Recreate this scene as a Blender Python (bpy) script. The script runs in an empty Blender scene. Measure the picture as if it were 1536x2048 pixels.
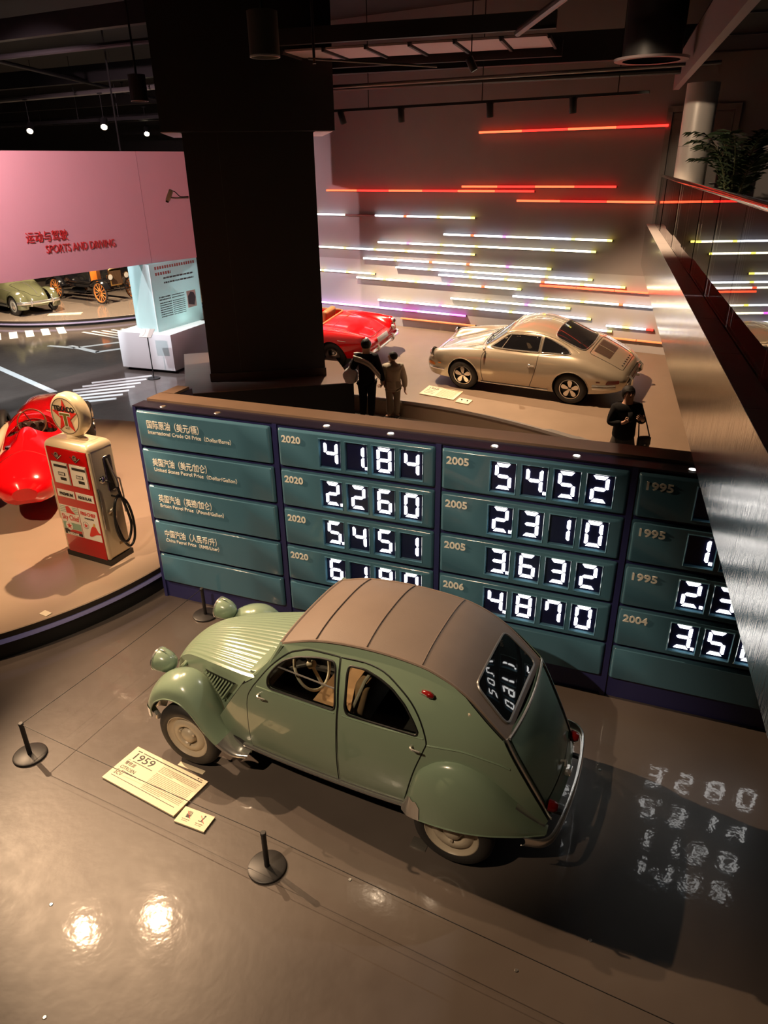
import bpy, bmesh, math, random
from mathutils import Vector, Matrix, geometry
from mathutils.bvhtree import BVHTree
random.seed(7)
SC = bpy.context.scene
COL = SC.collection
PI = math.pi
def R_(d): return math.radians(d)

# ------------------------------------------------------------------ camera
def look_axes(xv, yv, f):
    d = Vector((xv - 768, -(yv - 1024), -f)).normalized()
    up = -d
    fwd = Vector((0, 0, -1)); fy = (fwd - up * fwd.dot(up)).normalized()
    rx = fy.cross(up)
    return Matrix((rx, fy, up))
F_PX, CAM_H = 1425.0, 4.696
cam_d = bpy.data.cameras.new('camera'); cam = bpy.data.objects.new('camera', cam_d); COL.objects.link(cam)
cam_d.sensor_fit = 'HORIZONTAL'; cam_d.sensor_width = 36.0; cam_d.lens = F_PX / 1536 * 36.0
cam_d.clip_start = 0.05; cam_d.clip_end = 200
mw = look_axes(813, 3950, F_PX).to_4x4(); mw.translation = (0, 0, CAM_H); cam.matrix_world = mw
SC.camera = cam

# ------------------------------------------------------------------ world, exposure
SC.view_settings.view_transform = 'Standard'; SC.view_settings.look = 'None'
SC.view_settings.gamma = 1.0; SC.view_settings.exposure = 0.0
SC.view_settings.use_curve_mapping = False
cy = SC.cycles; cy.max_bounces = 5; cy.diffuse_bounces = 2; cy.glossy_bounces = 3; cy.transmission_bounces = 4; cy.transparent_max_bounces = 8
cy.caustics_reflective = False; cy.caustics_refractive = False; cy.sample_clamp_indirect = 6.0
W = bpy.data.worlds.new('dim_hall'); SC.world = W; W.use_nodes = True
W.node_tree.nodes['Background'].inputs[0].default_value = (0.75, 0.72, 0.78, 1)
W.node_tree.nodes['Background'].inputs[1].default_value = 0.045

# ------------------------------------------------------------------ helpers: materials
MATS = {}
def mat(name, col, rough=0.5, metal=0.0, spec=0.5, coat=0.0, emit=None, estr=0.0, noise=0.0, nscale=8.0, bump=0.0, bscale=60.0, alpha=None, trans=0.0, sheen=0.0):
    if name in MATS: return MATS[name]
    m = bpy.data.materials.new(name); m.use_nodes = True
    nt = m.node_tree; p = nt.nodes['Principled BSDF']
    c = (col[0], col[1], col[2], 1)
    p.inputs['Base Color'].default_value = c
    p.inputs['Roughness'].default_value = rough
    p.inputs['Metallic'].default_value = metal
    p.inputs['Specular IOR Level'].default_value = spec
    p.inputs['Coat Weight'].default_value = coat
    p.inputs['Coat Roughness'].default_value = 0.04
    p.inputs['Transmission Weight'].default_value = trans
    if sheen: p.inputs['Sheen Weight'].default_value = sheen
    if emit:
        p.inputs['Emission Color'].default_value = (*emit, 1); p.inputs['Emission Strength'].default_value = estr
    if noise > 0 or bump > 0:
        tc = nt.nodes.new('ShaderNodeTexCoord')
        if noise > 0:
            n = nt.nodes.new('ShaderNodeTexNoise'); n.inputs['Scale'].default_value = nscale; n.inputs['Detail'].default_value = 4
            nt.links.new(tc.outputs['Object'], n.inputs['Vector'])
            mx = nt.nodes.new('ShaderNodeMix'); mx.data_type = 'RGBA'
            mx.inputs[6].default_value = (*[v * (1 - noise) for v in col[:3]], 1); mx.inputs[7].default_value = (*[min(1, v * (1 + noise)) for v in col[:3]], 1)
            nt.links.new(n.outputs['Fac'], mx.inputs[0]); nt.links.new(mx.outputs[2], p.inputs['Base Color'])
        if bump > 0:
            n2 = nt.nodes.new('ShaderNodeTexNoise'); n2.inputs['Scale'].default_value = bscale; n2.inputs['Detail'].default_value = 3
            nt.links.new(tc.outputs['Object'], n2.inputs['Vector'])
            b = nt.nodes.new('ShaderNodeBump'); b.inputs['Strength'].default_value = bump; b.inputs['Distance'].default_value = 0.01
            nt.links.new(n2.outputs['Fac'], b.inputs['Height']); nt.links.new(b.outputs['Normal'], p.inputs['Normal'])
    MATS[name] = m
    return m

def glass_mat(name, tint=(1, 1, 1), ior=1.5, rough=0.0, bump=0.0):
    """thin pane: clear film with Fresnel reflection"""
    if name in MATS: return MATS[name]
    m = bpy.data.materials.new(name); m.use_nodes = True; nt = m.node_tree
    for n in list(nt.nodes):
        if n.type != 'OUTPUT_MATERIAL': nt.nodes.remove(n)
    out = [n for n in nt.nodes if n.type == 'OUTPUT_MATERIAL'][0]
    tr = nt.nodes.new('ShaderNodeBsdfTransparent'); tr.inputs[0].default_value = (*tint, 1)
    gl = nt.nodes.new('ShaderNodeBsdfGlossy'); gl.inputs['Roughness'].default_value = rough
    fr = nt.nodes.new('ShaderNodeFresnel'); fr.inputs[0].default_value = ior
    mx = nt.nodes.new('ShaderNodeMixShader')
    nt.links.new(fr.outputs[0], mx.inputs[0]); nt.links.new(tr.outputs[0], mx.inputs[1]); nt.links.new(gl.outputs[0], mx.inputs[2])
    nt.links.new(mx.outputs[0], out.inputs[0])
    if bump > 0:
        tc = nt.nodes.new('ShaderNodeTexCoord'); n2 = nt.nodes.new('ShaderNodeTexNoise'); n2.inputs['Scale'].default_value = 1.2
        nt.links.new(tc.outputs['Object'], n2.inputs['Vector'])
        b = nt.nodes.new('ShaderNodeBump'); b.inputs['Strength'].default_value = bump; b.inputs['Distance'].default_value = 0.02
        nt.links.new(n2.outputs['Fac'], b.inputs['Height']); nt.links.new(b.outputs['Normal'], gl.inputs['Normal'])
    MATS[name] = m
    return m

def glow(name, col, s): return mat(name, col, 0.4, emit=col, estr=s)

# ------------------------------------------------------------------ helpers: geometry
def obj(name, src, m=None, parent=None, smooth=35, loc=None, rot=None):
    """links ONE mesh object (from a bmesh or mesh)"""
    if isinstance(src, bmesh.types.BMesh):
        me = bpy.data.meshes.new(name); src.to_mesh(me); src.free()
    else: me = src
    o = bpy.data.objects.new(name, me); COL.objects.link(o)
    if m is not None:
        me.materials.clear(); me.materials.append(m)
    if smooth is not None:
        for p in me.polygons: p.use_smooth = True
        if smooth < 180: me.set_sharp_from_angle(angle=R_(smooth))
    if parent is not None: o.parent = parent
    if loc is not None: o.location = loc
    if rot is not None: o.rotation_euler = rot
    return o
def tag(o, label, cat=None, group=None, kind=None):
    if label: o['label'] = label
    if cat: o['category'] = cat
    if group: o['group'] = group
    if kind: o['kind'] = kind
    return o
def thing(name, label, cat, loc=(0, 0, 0), rz=0, group=None):
    o = bpy.data.objects.new(name, None); COL.objects.link(o); o.empty_display_size = 0.2
    o.location = loc; o.rotation_euler = (0, 0, rz)
    return tag(o, label, cat, group)
def struct(name, src, m, parent=None, label=None, smooth=35):
    o = obj(name, src, m, parent, smooth)
    if parent is None: o['kind'] = 'structure'
    if label: o['label'] = label
    return o
def copy_tree(o, parent=None):
    c = o.copy(); COL.objects.link(c); c.parent = parent
    for ch in list(o.children): copy_tree(ch, c)
    return c
def BM(): return bmesh.new()
def V(*a): return Vector(a)

def box(bm, c, s, rz=0.0, bevel=0.0, rot=None, seg=2):
    r = bmesh.ops.create_cube(bm, size=1.0)
    vs = r['verts']
    bmesh.ops.scale(bm, vec=s, verts=vs)
    if bevel > 0:
        es = list({e for v in vs for e in v.link_edges})
        rr = bmesh.ops.bevel(bm, geom=es, offset=bevel, segments=seg, affect='EDGES', profile=0.5)
        vs = list({v for f in rr['faces'] for v in f.verts} | {v for v in vs if v.is_valid})
    M = Matrix.Translation(c) @ (rot.to_4x4() if rot is not None else Matrix.Rotation(rz, 4, 'Z'))
    bmesh.ops.transform(bm, matrix=M, verts=vs)
    return bm
def bxo(name, c, s, m, parent=None, rz=0.0, bevel=0.0, rot=None, seg=2):
    return obj(name, box(BM(), c, s, rz, bevel, rot, seg), m, parent)
def frame_of(d):
    d = d.normalized(); a = Vector((0, 0, 1)) if abs(d.z) < 0.95 else Vector((1, 0, 0))
    u = d.cross(a).normalized(); return u, d.cross(u).normalized()
def tube(bm, pts, r, seg=10, cap=True, closed=False):
    """round tube along a polyline; r a number or one per point"""
    pts = [Vector(p) for p in pts]; n = len(pts)
    rs = r if isinstance(r, (list, tuple)) else [r] * n
    rings = []; u = None
    for i, p in enumerate(pts):
        if closed: d = pts[(i + 1) % n] - pts[i - 1]
        else: d = pts[min(i + 1, n - 1)] - pts[max(i - 1, 0)]
        d.normalize()
        if u is None: u, w = frame_of(d)
        else:
            u = (u - d * u.dot(d)).normalized(); w = d.cross(u)
        rings.append([bm.verts.new(p + (u * math.cos(2 * PI * k / seg) + w * math.sin(2 * PI * k / seg)) * rs[i]) for k in range(seg)])
    m = n if closed else n - 1
    for i in range(m):
        a, b = rings[i], rings[(i + 1) % n]
        for k in range(seg): bm.faces.new((a[k], a[(k + 1) % seg], b[(k + 1) % seg], b[k]))
    if cap and not closed:
        bm.faces.new(rings[0][::-1]); bm.faces.new(rings[-1])
    return bm
def lathe(bm, prof, seg=32, axis='Z', c=(0, 0, 0), rot=None, ang=2 * PI):
    """prof: (r, h) list turned about an axis"""
    rings = []; full = abs(ang - 2 * PI) < 1e-6
    ns = seg if full else seg + 1
    M = rot if rot is not None else Matrix.Identity(3)
    for k in range(ns):
        a = ang * k / seg; ca, sa = math.cos(a), math.sin(a); ring = []
        for r, h in prof:
            if axis == 'Z': p = Vector((r * ca, r * sa, h))
            elif axis == 'Y': p = Vector((r * ca, h, r * sa))
            else: p = Vector((h, r * ca, r * sa))
            ring.append(bm.verts.new(M @ p + Vector(c)))
        rings.append(ring)
    for k in range(seg):
        a, b = rings[k], rings[(k + 1) % ns]
        for i in range(len(prof) - 1):
            try: bm.faces.new((a[i], b[i], b[i + 1], a[i + 1]))
            except ValueError: pass
    bmesh.ops.remove_doubles(bm, verts=bm.verts, dist=1e-5)
    bmesh.ops.recalc_face_normals(bm, faces=bm.faces)
    return bm
def prism(bm, poly, h0, h1, plane='XY'):
    """extrudes a 2-D outline; plane XY -> along z, XZ -> along y, YZ -> along x"""
    def P(a, b, h): return Vector((a, b, h)) if plane == 'XY' else Vector((a, h, b)) if plane == 'XZ' else Vector((h, a, b))
    lo = [bm.verts.new(P(a, b, h0)) for a, b in poly]; hi = [bm.verts.new(P(a, b, h1)) for a, b in poly]
    n = len(poly)
    fs = [bm.faces.new(lo[::-1]), bm.faces.new(hi)]
    for i in range(n): fs.append(bm.faces.new((lo[i], lo[(i + 1) % n], hi[(i + 1) % n], hi[i])))
    bmesh.ops.recalc_face_normals(bm, faces=fs)
    return bm
def grid(bm, rows, closed_u=False, closed_v=False):
    """rows: list of lists of points -> quad sheet"""
    vs = [[bm.verts.new(p) for p in r] for r in rows]
    nr, nc = len(vs), len(vs[0])
    for i in range(nr if closed_v else nr - 1):
        for j in range(nc if closed_u else nc - 1):
            a, b, c, d = vs[i][j], vs[i][(j + 1) % nc], vs[(i + 1) % nr][(j + 1) % nc], vs[(i + 1) % nr][j]
            q = []
            for v in (a, b, c, d):
                if all((v.co - w.co).length > 1e-7 for w in q): q.append(v)
            if len(q) >= 3:
                try: bm.faces.new(q)
                except ValueError: pass
    return bm
def spline(pts, n=8, closed=False):
    """Catmull-Rom through points of any dimension"""
    P = [tuple(p) for p in pts]; m = len(P); out = []
    rng = range(m) if closed else range(m - 1)
    for i in rng:
        p1, p2 = P[i], P[(i + 1) % m]
        p0 = P[i - 1] if (i > 0 or closed) else tuple(2 * a - b for a, b in zip(p1, p2))
        p3 = P[(i + 2) % m] if (i + 2 < m or closed) else tuple(2 * b - a for a, b in zip(p1, p2))
        for k in range(n):
            t = k / n
            out.append(tuple(0.5 * ((2 * b) + (-a + c) * t + (2 * a - 5 * b + 4 * c - d) * t * t + (-a + 3 * b - 3 * c + d) * t ** 3) for a, b, c, d in zip(p0, p1, p2, p3)))
    if not closed: out.append(P[-1])
    return out
def lerp_tab(tab, x):
    """smooth (monotone-ish cosine-free) table lookup, tab sorted by key"""
    if x <= tab[0][0]: return tab[0][1]
    for i in range(len(tab) - 1):
        x0, y0 = tab[i]; x1, y1 = tab[i + 1]
        if x <= x1:
            t = (x - x0) / (x1 - x0)
            m0 = (y1 - tab[i - 1][1]) / (x1 - tab[i - 1][0]) if i > 0 else (y1 - y0) / (x1 - x0)
            m1 = (tab[i + 2][1] - y0) / (tab[i + 2][0] - x0) if i + 2 < len(tab) else (y1 - y0) / (x1 - x0)
            h = x1 - x0
            return (2 * t ** 3 - 3 * t * t + 1) * y0 + (t ** 3 - 2 * t * t + t) * h * m0 + (-2 * t ** 3 + 3 * t * t) * y1 + (t ** 3 - t * t) * h * m1
    return tab[-1][1]
def inside(p, poly):
    x, y = p; r = False; j = len(poly) - 1
    for i in range(len(poly)):
        xi, yi = poly[i]; xj, yj = poly[j]
        if (yi > y) != (yj > y) and x < (xj - xi) * (y - yi) / (yj - yi) + xi: r = not r
        j = i
    return r
def resample(poly, step):
    out = []
    for i in range(len(poly)):
        a, b = poly[i], poly[(i + 1) % len(poly)]
        n = max(1, int(math.ceil(math.hypot(b[0] - a[0], b[1] - a[1]) / step)))
        for k in range(n): out.append((a[0] + (b[0] - a[0]) * k / n, a[1] + (b[1] - a[1]) * k / n))
    return out
def round_poly(pts, r, n=5):
    """rounds the corners of a polygon"""
    out = []; m = len(pts)
    for i in range(m):
        a, b, c = Vector(pts[i - 1]), Vector(pts[i]), Vector(pts[(i + 1) % m])
        rr = r[i] if isinstance(r, (list, tuple)) else r
        la, lc = (a - b).length, (c - b).length
        rr = min(rr, la * .49, lc * .49)
        p, q = b + (a - b).normalized() * rr, b + (c - b).normalized() * rr
        for k in range(n + 1):
            t = k / n; out.append(tuple(p * (1 - t) ** 2 + b * 2 * t * (1 - t) + q * t * t))
    return out
def sheet(bm, outline, holes=(), fn=None, step=0.06, flip=False):
    """fills a 2-D outline (minus holes) with small triangles and lifts it by fn(a, b) -> 3-D"""
    polys = [resample(outline, step)] + [resample(h, step) for h in holes]
    vs, es = [], []
    for pl in polys:
        s = len(vs); vs += pl; es += [(s + i, s + (i + 1) % len(pl)) for i in range(len(pl))]
    x0, x1 = min(p[0] for p in outline), max(p[0] for p in outline); y0, y1 = min(p[1] for p in outline), max(p[1] for p in outline)
    bd = list(vs)
    nx, ny = int((x1 - x0) / step) + 1, int((y1 - y0) / step) + 1
    for i in range(nx):
        for j in range(ny):
            p = (x0 + (i + .5 + (.25 if j % 2 else -.25)) * step, y0 + (j + .5) * step)
            if inside(p, outline) and not any(inside(p, h) for h in holes):
                if min((p[0] - q[0]) ** 2 + (p[1] - q[1]) ** 2 for q in bd) > (step * .45) ** 2: vs.append(p)
    r = geometry.delaunay_2d_cdt([Vector(v) for v in vs], es, [], 0, 1e-6)
    V3 = [bm.verts.new(fn(v[0], v[1])) for v in r[0]]
    fs = []
    for f in r[2]:
        c = (sum(r[0][k][0] for k in f) / 3, sum(r[0][k][1] for k in f) / 3)
        if inside(c, outline) and not any(inside(c, h) for h in holes):
            try: fs.append(bm.faces.new([V3[k] for k in (reversed(f) if flip else f)]))
            except ValueError: pass
    for v in V3:
        if not v.link_faces: bm.verts.remove(v)
    return fs
def solid(bm, t):
    """gives a sheet thickness t (towards the back of its faces)"""
    bmesh.ops.solidify(bm, geom=list(bm.faces), thickness=t)
    return bm
def text_mesh(body, size, depth=0.0, bold=0.0, align='LEFT', spacing=1.0, line=1.0, shear=0.0):
    c = bpy.data.curves.new('t', 'FONT'); c.body = body; c.size = size; c.extrude = depth; c.offset = bold; c.align_x = align
    c.space_character = spacing; c.space_line = line; c.shear = shear; c.resolution_u = 3
    o = bpy.data.objects.new('t', c); COL.objects.link(o)
    bpy.context.view_layer.update()
    me = bpy.data.meshes.new_from_object(o.evaluated_get(bpy.context.evaluated_depsgraph_get()))
    bpy.data.objects.remove(o); bpy.data.curves.remove(c)
    return me
def text(name, body, size, m, parent, M, depth=0.002, bold=0.0, align='LEFT', spacing=1.0, line=1.0, width=None, shear=0.0):
    me = text_mesh(body, size, depth, bold, align, spacing, line, shear)
    if width:
        xs = [v.co.x for v in me.vertices]; k = width / max(1e-6, max(xs) - min(xs)); me.transform(Matrix.Diagonal((k, 1, 1, 1)))
    me.transform(M)
    o = obj(name, me, m, parent, smooth=None); o['kind'] = 'stuff'
    return o
def boolean(o, cutter, op='DIFFERENCE'):
    """applies a boolean and drops the cutter"""
    cutter.parent = o.parent
    md = o.modifiers.new('b', 'BOOLEAN'); md.operation = op; md.object = cutter; md.solver = 'EXACT'
    bpy.context.view_layer.update()
    me = bpy.data.meshes.new_from_object(o.evaluated_get(bpy.context.evaluated_depsgraph_get()))
    o.modifiers.clear(); old = o.data; ms = list(old.materials); o.data = me; me.materials.clear()
    for q in ms: me.materials.append(q)
    for p in me.polygons: p.use_smooth = True; p.material_index = 0
    me.set_sharp_from_angle(angle=R_(35))
    bpy.data.objects.remove(cutter)
def frame_mat(o, x, y, z=None):
    """matrix with given origin, x axis and y axis"""
    x = Vector(x).normalized(); y = Vector(y).normalized(); z = x.cross(y).normalized()
    M = Matrix((x, y, z)).transposed().to_4x4(); M.translation = o
    return M
# ------------------------------------------------------------------ lamps of the hall (their fixtures are built further down)
def spot(name, loc, tgt, power, col, size, blend=0.5, rad=0.04):
    l = bpy.data.lights.new(name, 'SPOT'); l.energy = power; l.color = col; l.spot_size = R_(size); l.spot_blend = blend; l.shadow_soft_size = rad
    o = bpy.data.objects.new(name, l); COL.objects.link(o); o.location = loc
    d = Vector(tgt) - Vector(loc); o.rotation_euler = d.to_track_quat('-Z', 'Y').to_euler()
    return o
WARM = (1.0, 0.66, 0.39); WARM2 = (1.0, 0.75, 0.50); COOL = (0.85, 0.93, 1.0)
LAMPS = [  # location, target, watts, colour, cone
    ((-7.7, 8.8, 6.8), (-0.3, 4.7, 0.4), 5600, WARM, 36),     # key on the green car
    ((-5.2, 7.8, 6.9), (-1.9, 3.9, 0.0), 600, WARM, 42),      # side of the car and floor
    ((-4.0, 8.0, 6.9), (-1.2, 3.0, 0.0), 1300, WARM, 44),     # pool on the near floor
    ((-2.35, 9.9, 6.9), (-5.6, 9.4, 0.3), 3600, WARM, 58),    # round stage, from behind
    ((-6.6, 4.6, 6.9), (-4.4, 8.4, 0.8), 1500, WARM, 50),     # round stage, from the front
    ((-1.2, 15.1, 5.75), (2.2, 14.2, 0.6), 3600, WARM, 84),   # gold coupe
    ((1.5, 12.6, 5.9), (4.3, 12.4, 0.5), 2400, WARM, 88),
    ((-1.0, 17.0, 5.8), (-0.4, 16.0, 0.8), 2400, WARM2, 90),
    ((-8.6, 14.5, 6.4), (-6.2, 17.6, 0.6), 1700, COOL, 80),    # display block
    ((-7.6, 12.2, 6.4), (-6.3, 17.2, 3.9), 1900, (1.0, 0.66, 0.70), 75),  # pink banner wall
    ((-10.5, 21.5, 6.2), (-11.3, 26.0, 0.5), 6000, WARM2, 80),
    ((-9.0, 29.0, 6.2), (-10.6, 26.5, 0.5), 2600, WARM2, 80),
    ((-10.5, 16.0, 6.7), (-8.4, 19.6, 0.0), 2200, COOL, 85),  # added lamp to brighten the painted road
    ((1.2, 9.2, 6.6), (5.1, 13.0, 4.6), 420, WARM2, 26),      # lamp added to lift the pale round column
    ((3.5, 6.6, 6.3), (2.7, 5.9, 3.5), 260, (1.0, .93, .88), 100),  # extra lamp, added so the parapet coping is not dark
    ((-3.6, 0.9, 7.0), (-0.9, 5.7, 1.0), 1500, WARM2, 46),    # board and near side of the green car
]
for _i, (_l, _t, _w, _c, _s) in enumerate(LAMPS): spot('spotlight_beam', _l, _t, _w, _c, _s)
# ================================================================== SETTING
def floor_material():
    m = bpy.data.materials.new('polished_resin_floor'); m.use_nodes = True; nt = m.node_tree; p = nt.nodes['Principled BSDF']
    tc = nt.nodes.new('ShaderNodeTexCoord')
    n = nt.nodes.new('ShaderNodeTexNoise'); n.inputs['Scale'].default_value = 0.8; n.inputs['Detail'].default_value = 6
    cr = nt.nodes.new('ShaderNodeValToRGB'); e = cr.color_ramp.elements
    e[0].position = .3; e[0].color = (.078, .062, .054, 1); e[1].position = .75; e[1].color = (.118, .096, .083, 1)
    n2 = nt.nodes.new('ShaderNodeTexNoise'); n2.inputs['Scale'].default_value = 7.0; n2.inputs['Detail'].default_value = 5
    rr = nt.nodes.new('ShaderNodeMapRange'); rr.inputs[3].default_value = .30; rr.inputs[4].default_value = .46
    b = nt.nodes.new('ShaderNodeBump'); b.inputs['Strength'].default_value = .045; b.inputs['Distance'].default_value = .02
    n3 = nt.nodes.new('ShaderNodeTexNoise'); n3.inputs['Scale'].default_value = 14.0; n3.inputs['Detail'].default_value = 2
    L = nt.links.new
    for q in (n, n2, n3): L(tc.outputs['Object'], q.inputs['Vector'])
    L(n.outputs['Fac'], cr.inputs[0]); L(cr.outputs[0], p.inputs['Base Color'])
    L(n2.outputs['Fac'], rr.inputs[0]); L(rr.outputs[0], p.inputs['Roughness'])
    L(n3.outputs['Fac'], b.inputs['Height']); L(b.outputs[0], p.inputs['Normal'])
    p.inputs['Specular IOR Level'].default_value = .4
    p.inputs['Coat Weight'].default_value = .85; p.inputs['Coat Roughness'].default_value = .055; p.inputs['Coat IOR'].default_value = 1.5
    L(b.outputs[0], p.inputs['Coat Normal'])
    return m
FLOOR = floor_material()
bm = BM(); box(bm, (-5, 20, -.1), (60, 56, .2))
floor = struct('floor', bm, FLOOR, label='glossy grey resin hall floor')
for _x, _y in [(1.34, 3.03), (0.81, 2.84), (-2.14, 2.6), (-2.41, 3.35), (1.82, 4.52), (-0.29, 3.51)]:
    obj('floor_anchor', lathe(BM(), [(0, .004), (.011, .004), (.014, .001)], 12, c=(_x, _y, 0)), mat('anchor_steel', (.6, .58, .55), .25, .9), floor)
PAINT = mat('white_road_paint', (.62, .64, .63), .35, noise=.15, nscale=3)
def marking(pts):
    bm = BM(); prism(bm, pts, 0.0, .004); return obj('road_marking', bm, PAINT, floor)
def bar(a, b, w):
    a, b = Vector(a), Vector(b); d = (b - a).normalized(); n = Vector((-d.y, d.x)) * w / 2
    return [tuple(a + n), tuple(a - n), tuple(b - n), tuple(b + n)]
marking(bar((-13.5, 22.0), (-7.72, 16.35), .17))
for i in range(7):                      # zebra hatching in front of the white display block
    t = i / 6
    a = Vector((-7.75 + .35 * t + .05 * i, 15.2 + 1.9 * t)); b = Vector((-6.05 + .25 * t, 15.75 + 1.95 * t))
    marking(bar(a, b, .15))
marking([(-9.31, 21.15), (-8.15, 20.27), (-8.05, 20.42), (-9.2, 21.3)])
marking([(-8.15, 20.27), (-7.2, 20.9), (-7.3, 21.05), (-8.2, 20.44)])
marking(bar((-8.9, 21.0), (-6.6, 22.4), .16)); marking(bar((-9.9, 21.3), (-9.0, 20.95), .14))
for i in range(5):
    c = Vector((-12.1 + .42 * i, 22.6 + .22 * i)); marking(bar(c + Vector((-.25, .55)), c + Vector((.25, -.45)), .24))
for i in range(8):                      # hatching before the back stage
    c = Vector((-9.6 + .28 * i, 23.2 + .1 * i)); marking(bar(c, c + Vector((1.5, -1.0)), .10))
# --- back wall (two tones) ---------------------------------------------------
WA = R_(-32); WD = Vector((math.cos(WA), math.sin(WA), 0)); WN = Vector((WD.y, -WD.x, 0)); WP = Vector((3.012, 16.82, 0))
def wall_pt(s, z, off=0.0): return WP + WD * s + WN * off + Vector((0, 0, z))
GREYW = mat('grey_wall_paint', (.33, .30, .30), .75, noise=.06, nscale=2)
PALEW = mat('pale_wall_paint', (.46, .44, .455), .6, noise=.04, nscale=2)
def wallbox(name, s0, s1, z0, z1, m, off=0.0, th=.25, parent=None):
    bm = BM(); box(bm, wall_pt((s0 + s1) / 2, (z0 + z1) / 2, off - th / 2), (s1 - s0, th, z1 - z0), WA)
    return struct(name, bm, m, parent)
wall_back = wallbox('wall_back', -6.6, 10, 2.56, 7.7, GREYW)
wall_back['label'] = 'tall grey end wall carrying rows of neon tubes'
obj('lower_wall_panel', box(BM(), wall_pt(1.7, 1.28, -.125), (16.6, .25, 2.56), WA), PALEW, wall_back)
FRAMEM = mat('door_frame_paint', (.26, .235, .22), .6)
door = thing('door_1', None, None, wall_pt(3.52, 3.26, .0), WA); door['kind'] = 'structure'; door['label'] = 'beige grey door in the upper wall behind the pale column'
obj('door_leaf', box(BM(), (0, -.01, 1.13), (1.05, .03, 2.2)), mat('door_paint', (.23, .2, .185), .55), door)
for sx in (-1, 1): obj('door_frame', box(BM(), (sx * .59, -.02, 1.16), (.10, .06, 2.32)), FRAMEM, door)
obj('door_frame', box(BM(), (0, -.02, 2.3), (1.28, .06, .10)), FRAMEM, door)
obj('door_handle', tube(BM(), [(.42, -.03, 1.05), (.42, -.08, 1.05), (.3, -.08, 1.05)], .012, 8), mat('handle_steel', (.6, .6, .6), .3, 1), door)
DARK = mat('black_ceiling_paint', (.018, .016, .018), .8)
struct('wall_left', box(BM(), (-34.8, 20, 3.8), (.3, 56, 7.6)), mat('dark_wall_paint', (.05, .048, .05), .8), label='dark side wall of the hall')
struct('wall_right', box(BM(), (24.8, 20, 3.8), (.3, 56, 7.6)), mat('dark_wall_paint', (.05, .048, .05), .8), label='dark side wall past the gallery')
struct('wall_front', box(BM(), (-5, -7.8, 3.8), (60, .3, 7.6)), mat('dark_wall_paint', (.05, .048, .05), .8), label='dark wall at the near end of the hall')
struct('ceiling', box(BM(), (-5, 20, 7.75), (60, 56, .2)), DARK, label='black painted open ceiling')
# --- big black column ------------------------------------------------------
BLK = mat('black_column_panel', (.006, .0055, .006), .6, noise=.2, nscale=1.5)
EDGE = mat('pale_edge_paint', (.55, .5, .52), .5)
CA = math.atan2(14.62 - 14.26, -1.17 + 3.47); colx = Vector((math.cos(CA), math.sin(CA), 0)); coly = Vector((-math.sin(CA), math.cos(CA), 0))
colC = Vector((-2.32, 14.42, 0)) + coly * .85
column = struct('column', box(BM(), colC + Vector((0, 0, 3.05)), (2.32, 1.7, 4.56), CA), BLK, label='massive square black column')
colg = obj('column_head', box(BM(), colC + Vector((.02, 0, 6.47)) + coly * -.02, (3.0, 2.3, 2.42), CA), BLK, column)
for sx in (-1, 1): obj('painted_neon_edge', box(BM(), colC + colx * sx * 1.163 + coly * .1 + Vector((0, 0, 3.05)), (.012, 1.45, 4.40), CA), EDGE, column)  # pale colour on the column sides stands for neon light falling there
for sx in (-1, 1): obj('soffit_trim', box(BM(), colC + colx * sx * 1.33 + Vector((0, 0, 5.252)), (.32, 2.25, .012), CA), EDGE, column)
obj('panel_joint', box(BM(), colC + colx * -.55 + coly * -.851 + Vector((0, 0, 3.05)), (.008, .004, 4.5), CA), mat('joint_grey', (.03, .03, .03), .6), column)
obj('column_skirt', box(BM(), colC + coly * -.0 + Vector((0, 0, .86)), (2.36, 1.74, .16), CA), mat('bronze_skirt', (.05, .04, .035), .35, .3), column)
bm = BM(); prism(bm, [(-3.80, 13.40), (-.57, 14.05), (-1.37, 17.5), (-4.64, 16.7)], 0, .77)
plinth = struct('column_plinth', bm, mat('brown_gloss_plinth', (.15, .10, .08), .38, noise=.15, nscale=2)); plinth['label'] = 'dark brown plinth slab around the black column'
d_ = Vector((3.23, .65, 0)).normalized(); n_ = Vector((d_.y, -d_.x, 0))
pc = Vector((-2.185, 13.725, .38))
obj('plinth_front', box(BM(), pc + n_ * .006, (3.29, .012, .76), math.atan2(.65, 3.23)), BLK, plinth)
# --- stage with the sports cars --------------------------------------------
STAGE = mat('dull_stage_top', (.235, .172, .125), .45, noise=.14, nscale=2.5)
stage_edge = spline([(-2.2, 15.6), (-.85, 14.72), (.3, 14.17), (1.37, 13.55), (2.2, 12.9), (3.02, 12.08), (3.72, 11.2), (4.6, 9.8), (5.6, 7.6)], 6)
def bank_z(x, y): return .35 + .176 * max(0.0, .53 * x + .848 * y - 12.15)
WL = WP.x * .53 + WP.y * .848 - .005
bk = [(9.0, (WL - .53 * 9.0) / .848), (-3.2, (WL + .53 * 3.2) / .848), (-3.2, 17.1), (-3.0, 16.3)]
bm = BM(); sheet(bm, [*stage_edge, (9.0, 7.6), *bk], [], lambda x, y: Vector((x, y, bank_z(x, y))), .55)
bmesh.ops.recalc_face_normals(bm, faces=bm.faces)
if sum(f.normal.z for f in bm.faces) < 0: bmesh.ops.reverse_faces(bm, faces=bm.faces)
grid(bm, [[(x, y, 0) for x, y in stage_edge], [(x, y, bank_z(x, y)) for x, y in stage_edge]])
stage = struct('stage_floor', bm, STAGE, label='banked grey stage with a curved front under the sports cars', smooth=60)
bm = BM()
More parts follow.
